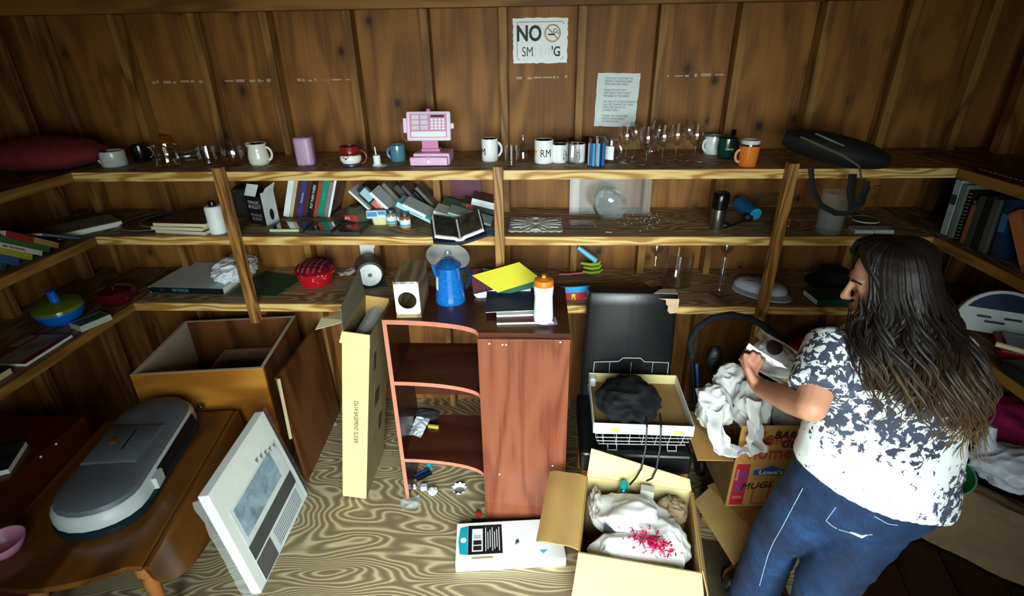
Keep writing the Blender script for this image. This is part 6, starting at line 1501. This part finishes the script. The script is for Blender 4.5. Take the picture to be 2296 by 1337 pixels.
t = solo('white_plastic_bag', MB().blob((0, 0, .08), .15, .11, .085, .20, 1.2, 91, 5, True, -.078, 2), mat('ccd2e2', .3, var=.12, bmp=.35, bs=45), 'shiny white and lilac plastic bag at the right edge', 'plastic bag', (c.x + .02, c.y - .02, tz + .003), rad(-25))
part('twisted_top', MB().tube([(-.08, .03, .10), (-.10, .05, .16), (-.095, .06, .22)], [.05, .030, .016], 10), mat('ccd2e2', .3, var=.12, bmp=.35, bs=45), t)
def bagm():
    rs = []
    for i in range(10):
        q = i / 9; x_ = -.24 + .48 * q; k = 1 - .10 * abs(q - .4); ring = []
        for j in range(28):
            a_ = 2 * PI * j / 28; cx2, cz2 = math.cos(a_), math.sin(a_)
            m_ = max(abs(cx2), abs(cz2)); cx2, cz2 = cx2 / m_, cz2 / m_
            n_ = noise.noise(V((x_ * 6, cx2 * 2.2, cz2 * 2.2 + 5))) * .034
            ring.append(V((x_ + n_, (.07 + n_) * cx2 * k, .17 + (.165 + n_ * .6) * cz2 * k)))
        rs.append(ring)
    return MB().rings(rs)
c = P(2200, 1262, 0)
solo('paper_bag', bagm(), mat('786446', .85, var=.15, bmp=.8, bs=11), 'crumpled brown paper grocery bag on the floor at the right', 'paper bag', (c.x - .02, c.y + .02, .032), rad(-42))
c0 = P(1960, 1290, 0)  # reddish boards over the shaded floor; the shade is put into their colour
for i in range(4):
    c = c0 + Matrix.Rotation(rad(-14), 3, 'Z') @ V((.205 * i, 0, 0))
    solo('shaded_board', MB().box(-.10, .10, -.42, .42, 0, .020), grain('shaded_board_wood', '180a06', '26100a', '30160c', 'y', 3, 3, 6, .5), ('reddish board with floor shade in its colour nearest the woman legs, lower right', 'reddish board with floor shade in its colour, second from the woman legs', 'reddish board with floor shade in its colour, below the brown paper bag', 'reddish board with floor shade in its colour, farthest right on the floor')[i], 'board', (c.x, c.y, .0003), rad(-14), 'shade-coloured boards on the floor', bev=.003)
solo('floor_shade_sheet', MB().sheet(lambda u, v: V((.36 * u, .52 * v, .004 + .004 * abs(noise.noise(V((u * 5, v * 6, 1)))))), 20, 24, .002), mat('3c3220', .85, var=.25, bmp=.2, bs=30), 'olive sheet added to darken the floor beside the open cardboard box', 'cloth', (.69, 1.30, .001), rad(-8))  # added sheet: its colour carries the floor's olive tone and its darkness in shade
solo('flat_cardboard', MB().box(-.16, .16, -.08, .08, 0, .006), CARD, 'flat brown cardboard on the floor behind the jeans legs', 'cardboard', (1.10, 1.40, .0005), rad(12))
# ================================================================= the woman
from mathutils.bvhtree import BVHTree
def fuse(name, mb, voxel, it, m, parent, wr=None, label=None):
    """one continuous surface out of overlapping volumes"""
    o = link_mesh('tmp', mb.mesh('tmp'), None, None, False)
    r = o.modifiers.new('r', 'REMESH'); r.mode = 'VOXEL'; r.voxel_size = voxel
    s_ = o.modifiers.new('s', 'SMOOTH'); s_.factor = .5; s_.iterations = it
    bpy.context.view_layer.update()
    me = bpy.data.meshes.new_from_object(o.evaluated_get(bpy.context.evaluated_depsgraph_get()))
    bpy.data.objects.remove(o); me.name = name
    if wr:
        nn = [V(q.normal) for q in me.vertices]
        for q, n_ in zip(me.vertices, nn): q.co = q.co + n_ * wr(V(q.co))
    me.materials.clear(); ob = link_mesh(name, me, m, parent, False)
    for p_ in me.polygons: p_.use_smooth = True
    if label: ob['label'] = label
    return ob
PO = V((1.06, 1.31, 0))
woman = thing('person', 'woman with long wavy dark hair, bleached tee and jeans unwrapping a vase', 'person', PO)
def W(*a): return V(a) - PO
SKIN = mat('c88c70', .5, var=.06, vs=14, key='skin')
m, nt, b_ = _new('tee_fabric'); co = coords(nt)
n1 = noise_n(nt, co, 44, 3, .6, .5); n2 = noise_n(nt, co, 3.2, 2)
sx_ = N(nt, 'ShaderNodeSeparateXYZ'); nt.links.new(co, sx_.inputs[0])
def dist_to(c, r, sc=(1, 1, 1)):
    v_ = N(nt, 'ShaderNodeVectorMath', operation='DISTANCE'); nt.links.new(co, v_.inputs[0]); v_.inputs[1].default_value = c
    return math_n(nt, 'SUBTRACT', 1.0, math_n(nt, 'DIVIDE', v_.outputs['Value'], r))
w1 = math_n(nt, 'MAXIMUM', dist_to((-.19, -.06, 1.28), .24), dist_to((-.02, -.14, 1.24), .22))
w2 = dist_to((.20, -.10, .90), .19)
ww = math_n(nt, 'MAXIMUM', math_n(nt, 'MAXIMUM', w1, w2), 0.0)
f_ = math_n(nt, 'ADD', n1, math_n(nt, 'MULTIPLY', math_n(nt, 'MINIMUM', ww, .45), .46))
k_ = ramp(nt, f_, [(.672, (0, 0, 0)), (.685, (1, 1, 1))])
dark = mixc(nt, ramp(nt, n2, [(.45, (0, 0, 0)), (.6, (1, 1, 1))]), lin('4c5468'), lin('34384a'))
pk = math_n(nt, 'MAXIMUM', dist_to((-.02, -.16, 1.10), .10), 0.0)
wh = mixc(nt, math_n(nt, 'MULTIPLY', pk, .5), lin('eef2f2'), lin('b07890'))
nt.links.new(mixc(nt, k_, wh, dark), b_.inputs['Base Color']); b_.inputs['Roughness'].default_value = .85
TEE = m
m, nt, b_ = _new('denim'); co = coords(nt)
n1 = noise_n(nt, co, 4.5, 4, .6); n2 = noise_n(nt, coords(nt, (260, 260, 60)), 1, 2)
f_ = math_n(nt, 'ADD', math_n(nt, 'MULTIPLY', n1, .75), math_n(nt, 'MULTIPLY', n2, .25))
nt.links.new(ramp(nt, f_, [(.36, lin('061630')), (.52, lin('0a2a50')), (.72, lin('1c4a78'))]), b_.inputs['Base Color']); b_.inputs['Roughness'].default_value = .85
bump(nt, b_, n2, .15, .002)
DENIM = m

# --- joints
shL, elL, wrL = W(.850, 1.35, 1.335), PY(1818, 912, 1.225) - PO, PY(1708, 872, 1.49) - PO
shR, elR, wrR = W(1.20, 1.37, 1.315), W(1.185, 1.53, 1.10), W(1.045, 1.60, 1.07)
hipL, knL, anL = W(.95, 1.31, .88), W(.885, 1.41, .50), W(.885, 1.455, .09)
hipR, knR, anR = W(1.13, 1.31, .86), W(.975, 1.235, .46), W(.955, 1.08, .09)
HC = W(.985, 1.40, 1.530); FD = V((-.93, .26, -.32)).normalized()      # head centre, facing
hy = -FD; hx = V((0, 0, 1)).cross(hy).normalized() * -1; hx = hy.cross(V((0, 0, 1))).normalized(); hz = hx.cross(hy)
HM = Matrix(((hx.x, hy.x, hz.x, HC.x), (hx.y, hy.y, hz.y, HC.y), (hx.z, hy.z, hz.z, HC.z), (0, 0, 0, 1)))   # face along local -y
# vase first (the hands close on it)
vA, vB = PY(1792, 838, 1.520), PY(1680, 772, 1.62)
va = (vB - vA).normalized(); vL = (vB - vA).length
body = MB()
def ell(mb, c, rx, ry, rz, T=None, sub=3):
    k = MB().blob((0, 0, 0), rx, ry, rz, sub=sub); k.xf((T or Matrix.Identity(4)) @ Matrix.Translation(c)); mb.add(k.v, k.f)
ell(body, (0, .012, .022), .072, .092, .098, HM, 4)
ell(body, (0, -.030, -.045), .056, .054, .064, HM)
ell(body, (0, -.062, -.092), .022, .020, .018, HM)
ell(body, (0, -.070, .030), .050, .016, .016, HM)
for sx in (-1, 1): ell(body, (sx * .031, -.070, .005), .016, .011, .010, HM)                      # brow
body.tube([HM @ V((0, -.082, .022)), HM @ V((0, -.094, .0)), HM @ V((0, -.107, -.022))], [.008, .0095, .0125], 10, dome=True)
for sx in (-1, 1):
    ell(body, (sx * .011, -.096, -.026), .007, .010, .007, HM)
    ell(body, (sx * .040, -.058, -.020), .022, .022, .022, HM)         # cheeks
    ell(body, (sx * .074, .014, -.012), .008, .018, .030, HM)          # ears
ell(body, (0, -.086, -.056), .020, .010, .006, HM); ell(body, (0, -.083, -.067), .018, .010, .007, HM)
body.tube([HM @ V((0, .02, -.06)), W(1.0, 1.385, 1.43), W(1.02, 1.375, 1.36)], [.052, .052, .065], 14, dome=True)
def oval(c, a, b, tilt=0.0, n=28): return [V((c[0] - PO.x + a * math.cos(2 * PI * j / n), c[1] - PO.y + b * math.sin(2 * PI * j / n), c[2] + tilt * a * math.cos(2 * PI * j / n))) for j in range(n)]
body.rings([oval((1.06, 1.31, .86), .17, .12), oval((1.06, 1.31, 1.0), .17, .11), oval((1.05, 1.34, 1.2), .18, .105), oval((1.035, 1.365, 1.32), .17, .085), oval((1.02, 1.375, 1.39), .08, .06)])
for sh, el, wr in ((shL, elL, wrL), (shR, elR, wrR)):
    body.tube([sh, sh.lerp(el, .5), el], [.052, .048, .043], 14, dome=True); body.tube([el, el.lerp(wr, .35), wr], [.043, .044, .029], 14, dome=True)
for h_, k_, a_ in ((hipL, knL, anL), (hipR, knR, anR)):
    body.tube([h_, h_.lerp(k_, .5), k_, k_.lerp(a_, .35), a_], [.095, .078, .056, .055, .038], 14, dome=True)
# feet with toes
def foot(an, to, side):
    d_ = (to - an); d_.z = 0; d_.normalize(); s_ = V((d_.y, -d_.x, 0)); A = V((an.x, an.y, 0))
    body.tube([A - d_ * .045 + V((0, 0, .036)), A + d_ * .04 + V((0, 0, .046)), A + d_ * .12 + V((0, 0, .036)), A + d_ * .155 + V((0, 0, .030))], [.032, .036, .036, .030], 12, dome=True)
    body.tube([an, A + V((0, 0, .05))], [.040, .040], 12)
    for i in range(5):
        o_ = (-.030 + .0155 * i) * side; L = (.052, .048, .042, .036, .028)[i]; r_ = (.0125, .0095, .009, .0085, .008)[i]
        p0 = A + d_ * (.150 - .006 * i) + s_ * (o_ * -1) + V((0, 0, .027)); body.tube([p0, p0 + d_ * L * .6 + V((0, 0, .004)), p0 + d_ * L + V((0, 0, -.005))], [r_, r_, r_ * .9], 8, dome=True)
    return d_, s_, A
fd = foot(anL, anL + V((-.13, .99, 0)), 1); foot(anR, anR + V((.1, .99, 0)), -1)
# hands: palm, four fingers closing on the vase, thumb from the side of the palm
def hand(wr, pc, out, spread, grip_c, r_hold, thumb_dir, over):
    """pc palm centre, out = direction wrist->knuckles, spread = across the knuckles; fingers wrap the axis through grip_c"""
    kc = pc + out * .038
    body.tube([wr, wr.lerp(pc, .6), pc], [.027, .027, .024], 12, dome=True)
    for i in range(4):
        o_ = spread * (-.030 + .020 * i); body.tube([wr + o_ * .35, pc + o_ * .8, kc + o_], [.017, .0145, .0115], 8, dome=True)
    for i in range(4):
        L = (.068, .078, .074, .058)[i]; p = kc + spread * (-.030 + .020 * i); pts = [p]; axis = va
        dirn = out.copy(); c0 = grip_c + axis * ((p - grip_c).dot(axis))
        for s_ in range(4):
            rv = p - c0; tang = axis.cross(rv).normalized() * over
            rr = rv.length; inward = (r_hold + .009 - rr)
            dirn = (dirn * .35 + tang).normalized(); p = p + dirn * L / 4 * 1.15 + rv.normalized() * inward * .4; pts.append(p)
        body.tube(pts, [.0105, .010, .0095, .009, .008], 8, dome=True)
    b0 = wr.lerp(pc, .55) + thumb_dir * .016
    t1 = b0 + thumb_dir * .022 + out * .022; t2 = t1 + thumb_dir * .008 + out * .030; t3 = t2 + out * .026 + (grip_c + va * ((t2 - grip_c).dot(va)) - t2).normalized() * .010
    body.tube([wr.lerp(pc, .4), b0, t1, t2, t3], [.018, .016, .0135, .0115, .0095], 8, dome=True)
vc = (vA + vB) / 2 - PO; RV = .064
pcL = PY(1690, 852, 1.535) - PO; outL = (PY(1672, 812, 1.580) - PO - pcL).normalized()
spL = (V((0, 0, 1)).cross(outL)).cross(outL).normalized() * -1; spL = outL.cross(V((1, 0, 0))).normalized()
gc = vA + va * vL * .72 - PO
hand(wrL, pcL, outL, va * .55 + V((0, .5, .3)), gc, RV, V((-.5, -.55, .45)).normalized(), 1)
pcR = vA - PO + V((.035, .02, -.045)); outR = V((-.75, .1, -.15)).normalized()
hand(wrR, pcR, outR, V((0, .9, .2)).normalized(), vA + va * .05 - PO, RV, V((-.1, -.5, .8)).normalized(), -1)
BODY = fuse('body', body, .0048, 4, SKIN, woman)
# eyes and brows
for sx in (-1, 1):
    e_ = MB(); ell(e_, (sx * .031, -.0745, .004), .011, .0075, .0055, HM); part('eye', e_, mat('4a3c34', .2), woman)
    e_ = MB().tube([HM @ V((sx * .016, -.0875, .030)), HM @ V((sx * .034, -.083, .034)), HM @ V((sx * .050, -.071, .029))], .003, 6); part('eyebrow', e_, mat('1c120c', .8), woman)
e_ = MB(); ell(e_, (0, -.0945, -.060), .018, .004, .006, HM); part('lips', e_, mat('a05a50', .45), woman)

# --- shirt
tee = MB()
tee.rings([oval((1.07, 1.305, .895), .250, .172, -.30), oval((1.065, 1.31, .97), .240, .160, -.24), oval((1.060, 1.325, 1.10), .222, .150, -.14), oval((1.045, 1.345, 1.22), .230, .146, -.07), oval((1.035, 1.36, 1.31), .215, .125, -.04), oval((1.03, 1.37, 1.36), .165, .10), oval((1.02, 1.375, 1.405), .085, .075)])
tee.tube([W(.93, 1.37, 1.325), shL, shL.lerp(elL, .40), shL.lerp(elL, .74)], [.068, .076, .074, .076], 16)
tee.tube([W(1.14, 1.37, 1.315), shR, shR.lerp(elR, .42), shR.lerp(elR, .76)], [.070, .082, .080, .080], 16)
def tee_wr(p):
    q = V((p.x * 5, p.y * 5, p.z * 9 + p.x * 6)); h = 1 - 2 * abs(noise.noise(q))
    low = max(0, min(1, (1.16 - p.z) / .2)); q2 = V((p.x * 3.5 + 4, p.y * 3.5, p.z * 22 + p.x * 9)); h2 = 1 - 2 * abs(noise.noise(q2))
    return .004 * h + .006 * low * h2
TEEO = fuse('shirt', tee, .0085, 5, TEE, woman, tee_wr, 'white tee splattered with blue grey')
# --- jeans
jn = MB()
jn.rings([oval((1.06, 1.31, 1.02), .215, .145, -.2), oval((1.065, 1.305, .92), .228, .155, -.2), oval((1.06, 1.30, .84), .225, .155, -.1), oval((1.04, 1.30, .77), .19, .14)])
jn.tube([hipL, hipL.lerp(knL, .5), knL, knL.lerp(anL, .5), anL + V((0, -.005, -.03))], [.125, .102, .082, .082, .092], 18)
jn.tube([hipR, hipR.lerp(knR, .5), knR, knR.lerp(anR, .5), anR + V((0, 0, -.03))], [.125, .105, .084, .082, .090], 18)
def jn_wr(p):
    q = V((p.x * 6, p.y * 6, p.z * 11 + p.x * 8)); return .005 * (1 - 2 * abs(noise.noise(q))) + .003 * (1 - 2 * abs(noise.noise(q * 2.3)))
JEANS = fuse('jeans', jn, .010, 5, DENIM, woman, jn_wr)
def bvh_of(o): return BVHTree.FromPolygons([V(q.co) for q in o.data.vertices], [list(p_.vertices) for p_ in o.data.polygons])
_bj = bvh_of(JEANS); eye_ = V((0, 0, CH)) - PO
def on_jeans(u, v, off=.0012):
    k = _ray(u, v).normalized(); h = _bj.ray_cast(eye_, k); return None if h[0] is None else h[0] - k * off
ST = mat('9ab4cc', .8)
for pix in (((1800, 1095), (1776, 1140), (1755, 1180), (1735, 1215), (1722, 1245), (1712, 1280), (1700, 1325)), ((1874, 1138), (1852, 1168), (1866, 1180), (1880, 1188)), ((1880, 1188), (1930, 1202), (1965, 1198)), ((1960, 1158), (1990, 1175), (2020, 1180))):
    pts = []
    for (a, b), (c, d) in zip(pix[:-1], pix[1:]):
        for i in range(4):
            h = on_jeans(a + (c - a) * i / 4, b + (d - b) * i / 4)
            if h is not None: pts.append(h)
    if len(pts) > 2: part('seam_stitching', MB().tube(pts, .0013, 5), ST, JEANS, label='pale stitching')
pts = [on_jeans(u, v) for u, v in ((1906, 1194), (1918, 1198), (1932, 1204), (1944, 1200))]
pts = [q for q in pts if q is not None]
if len(pts) > 2: part('frayed_tear', MB().tube(pts, [.002, .004, .005, .002][:len(pts)], 5), mat('d0dce4', .9), JEANS)
# --- sandal
d_, s_, A = fd
sl = []
for i in range(28):
    a = 2 * PI * i / 28; sl.append(A + d_ * (.068 + .142 * math.cos(a)) + s_ * (.046 * math.sin(a) * (1 + .18 * math.cos(a))))
sd = part('sandal', MB().prism([(q.x, q.y) for q in sl], .0005, .014), mat('121110', .6), woman, False, .004)
part('strap', MB().tube([A + d_ * .12 + s_ * -.046 + V((0, 0, .012)), A + d_ * .125 + s_ * -.03 + V((0, 0, .062)), A + d_ * .13 + V((0, 0, .074)), A + d_ * .125 + s_ * .03 + V((0, 0, .062)), A + d_ * .12 + s_ * .046 + V((0, 0, .012))], .018, 8, flat=.3, up=(0, 0, 1)), mat('16130f', .6), sd)
part('strap', MB().tube([A + d_ * .05 + s_ * -.044 + V((0, 0, .012)), A + d_ * .06 + s_ * -.03 + V((0, 0, .080)), A + d_ * .06 + V((0, 0, .092)), A + d_ * .06 + s_ * .03 + V((0, 0, .080)), A + d_ * .05 + s_ * .044 + V((0, 0, .012))], .013, 8, flat=.3, up=(0, 0, 1)), mat('8a8070', .6), sd)
A2 = V((anR.x, anR.y, 0)); d2 = V((.1, .99, 0)).normalized(); s2 = V((d2.y, -d2.x, 0))
part('sandal', MB().prism([((A2 + d2 * (.068 + .142 * math.cos(2 * PI * i / 28)) + s2 * .046 * math.sin(2 * PI * i / 28)).x, (A2 + d2 * (.068 + .142 * math.cos(2 * PI * i / 28)) + s2 * .046 * math.sin(2 * PI * i / 28)).y) for i in range(28)], .0005, .014), mat('121110', .6), woman, False, .004)
# --- hair
m, nt, b_ = _new('hair'); co = coords(nt)
sz = N(nt, 'ShaderNodeSeparateXYZ'); nt.links.new(co, sz.inputs[0])
nz = noise_n(nt, coords(nt, (60, 60, 14)), 1, 3)
f_ = math_n(nt, 'ADD', math_n(nt, 'MULTIPLY', sz.outputs[2], 1.0), math_n(nt, 'MULTIPLY', nz, .22))
f_ = math_n(nt, 'SUBTRACT', f_, .8)
nt.links.new(ramp(nt, f_, [(.40, lin('8e7650')), (.56, lin('54402a')), (.72, lin('160f0b'))]), b_.inputs['Base Color'])  # browner ends; door light on the lower hair is put into their paler tone
b_.inputs['Roughness'].default_value = .5; b_.inputs['Specular IOR Level'].default_value = .28
bump(nt, b_, noise_n(nt, coords(nt, (300, 300, 30)), 1, 2), .4, .002)
HAIR = m
RG = [(1.656, .975, 1.402, .02, .02), (1.650, .972, 1.404, .050, .05), (1.632, .972, 1.404, .080, .08), (1.595, .978, 1.400, .100, .098), (1.545, .990, 1.394, .106, .106), (1.49, 1.005, 1.378, .120, .104), (1.44, 1.015, 1.345, .140, .098), (1.38, 1.03, 1.30, .158, .090), (1.30, 1.035, 1.235, .168, .070), (1.22, 1.04, 1.195, .170, .050), (1.14, 1.042, 1.172, .158, .040), (1.06, 1.042, 1.155, .13, .032), (1.0, 1.042, 1.148, .10, .028)]
def mane(phi, h):
    k = h * (len(RG) - 1); i = min(int(k), len(RG) - 2); f = k - i
    z, cx, cy, a, b = [RG[i][j] * (1 - f) + RG[i + 1][j] * f for j in range(5)]
    return V((cx + a * math.cos(phi), cy + b * math.sin(phi), z)) - PO, V((math.cos(phi), math.sin(phi), 0))
hr = MB(); random.seed(17)
ell(hr, (0, .038, .048), .079, .086, .078, HM, 4)
core = []
for i in range(6, len(RG) - 4):
    z, cx, cy, a, b = RG[i]; core.append([V((cx - PO.x + a * .84 * math.cos(2 * PI * j / 24), cy - PO.y + b * .80 * math.sin(2 * PI * j / 24) - (.012 if i < 8 else 0), z)) for j in range(24)])
hr.rings(core)
FA = 164
def lock(phi0, phi1, h0, h1, r0, wav, ph, off, curl=0.0, f0=.40, f1=.70):
    pts = []; n_ = 30; fr_ = 13.5 + random.uniform(-.8, .8)
    for i in range(n_):
        q = i / (n_ - 1); h = h0 + (h1 - h0) * q; f = max(0, min(1, (h - f0) / (f1 - f0))); f = f * f * (3 - 2 * f)
        p, o_ = mane(rad(phi0 + (phi1 - phi0) * f), h); am = wav * max(0, min(1, (h - .30) / .30))
        tip = curl * max(0, (q - .8) / .2)
        t_ = V((-o_.y, o_.x, 0))
        pts.append(p + t_ * (am * math.sin(fr_ * 2 * h + ph) + tip * math.sin(q * 30)) + o_ * (off + am * .6 * math.cos(fr_ * 2 * h + ph)) + V((0, 0, tip * .8 * math.cos(q * 30))))
    hr.tube(pts, [r0 * min(1, .15 + 8 * q / (n_ - 1)) * (.7 + .4 * math.sin(PI * min(1, .15 + q / (n_ - 1)))) * (1 - .8 * max(0, (q / (n_ - 1) - .7) / .3)) for q in range(n_)], 5, flat=.6)
def wave_ph(phi): return 9.0 * noise.noise(V((phi * .022, 3.1, 0)))
for i in range(620):
    phi = random.uniform(FA + 58, FA + 360 - 44)                     # all round except the face
    u_ = ((phi - (FA + 58)) / (360 - 102)); phi1 = 194 + 164 * u_ + random.uniform(-9, 9)
    end = .60 + .16 * min(1, u_ * 1.6) + .05 * noise.noise(V((phi1 * .08, 0, 5))) + random.uniform(-.07, .03)
    lock(phi, phi1, random.uniform(.0, .16), end, random.uniform(.0036, .0075), random.uniform(.018, .028), wave_ph(phi1) + random.uniform(-.5, .5), random.uniform(-.008, .008), random.uniform(0, .012))
for i in range(110):                                                   # outer waves and loose ends
    phi1 = random.uniform(196, 356); u_ = (phi1 - 190) / 170
    lock(phi1, phi1 + random.uniform(-8, 8), random.uniform(.36, .5), .62 + .17 * min(1, u_ * 1.6) + random.uniform(-.06, .05), random.uniform(.0035, .0065), random.uniform(.024, .036), wave_ph(phi1) + random.uniform(-.8, .8), random.uniform(.004, .016), random.uniform(.004, .018))
for i in range(70):                                                    # hairline swept back over the temples
    near = random.random() < .6; phi = FA + (random.uniform(14, 58) if near else random.uniform(-46, 0))
    lock(phi, FA + 60 + random.uniform(0, 14) if near else FA - 52 - random.uniform(0, 14), random.uniform(.0, .05), random.uniform(.50, .62), random.uniform(.0038, .0065), .008, wave_ph(phi), random.uniform(-.002, .006), 0, .10 + .08 * abs(phi - FA) / 50, .36)
for a_ in (FA - 46, FA - 42, FA + 50, FA + 54):                         # strands beside the face
    lock(a_, 200 if a_ > FA else 172, .03, .56, .006, .010, a_, .004)
part('hair', hr, HAIR, woman, label='long wavy hair, dark at the crown and lighter brown at the ends')

# --- the held vase with its paper
t = thing('glass_vase', 'clear glass vase with dark emblem held in the woman hands over the box', 'vase', vA)
t.rotation_euler = V((0, 0, 1)).rotation_difference(va).to_euler()
part('glass', MB().lathe(lathe_cup([(RV * .80, 0), (RV * .92, .008), (RV * .99, vL * .5), (RV * .97, vL * .85), (RV * 1.04, vL)], .003), 36), CLEAR, t)
part('paper_stuffing', MB().blob((0, 0, vL * .48), RV * .86, RV * .86, vL * .42, .16, 2.6, 44, 4), mat('d4d8d8', .7, var=.08), t)
vm = Matrix.Rotation(0, 4, 'Z')
q_ = (V((0, 0, 1)).rotation_difference(va)).to_matrix().inverted() @ (V((-.05, -.55, .85)).normalized())
az = math.atan2(q_.y, q_.x)
part('emblem', MB().sheet(lambda u, v: V((RV * 1.012 * math.cos(az + .45 * (u - .5) * 2 * math.sqrt(max(0, 1 - (2 * v - 1) ** 2))), RV * 1.012 * math.sin(az + .45 * (u - .5) * 2 * math.sqrt(max(0, 1 - (2 * v - 1) ** 2))), vL * .60 + .026 * (2 * v - 1))), 10, 12, .0005), mat('2a1014', .5), t)
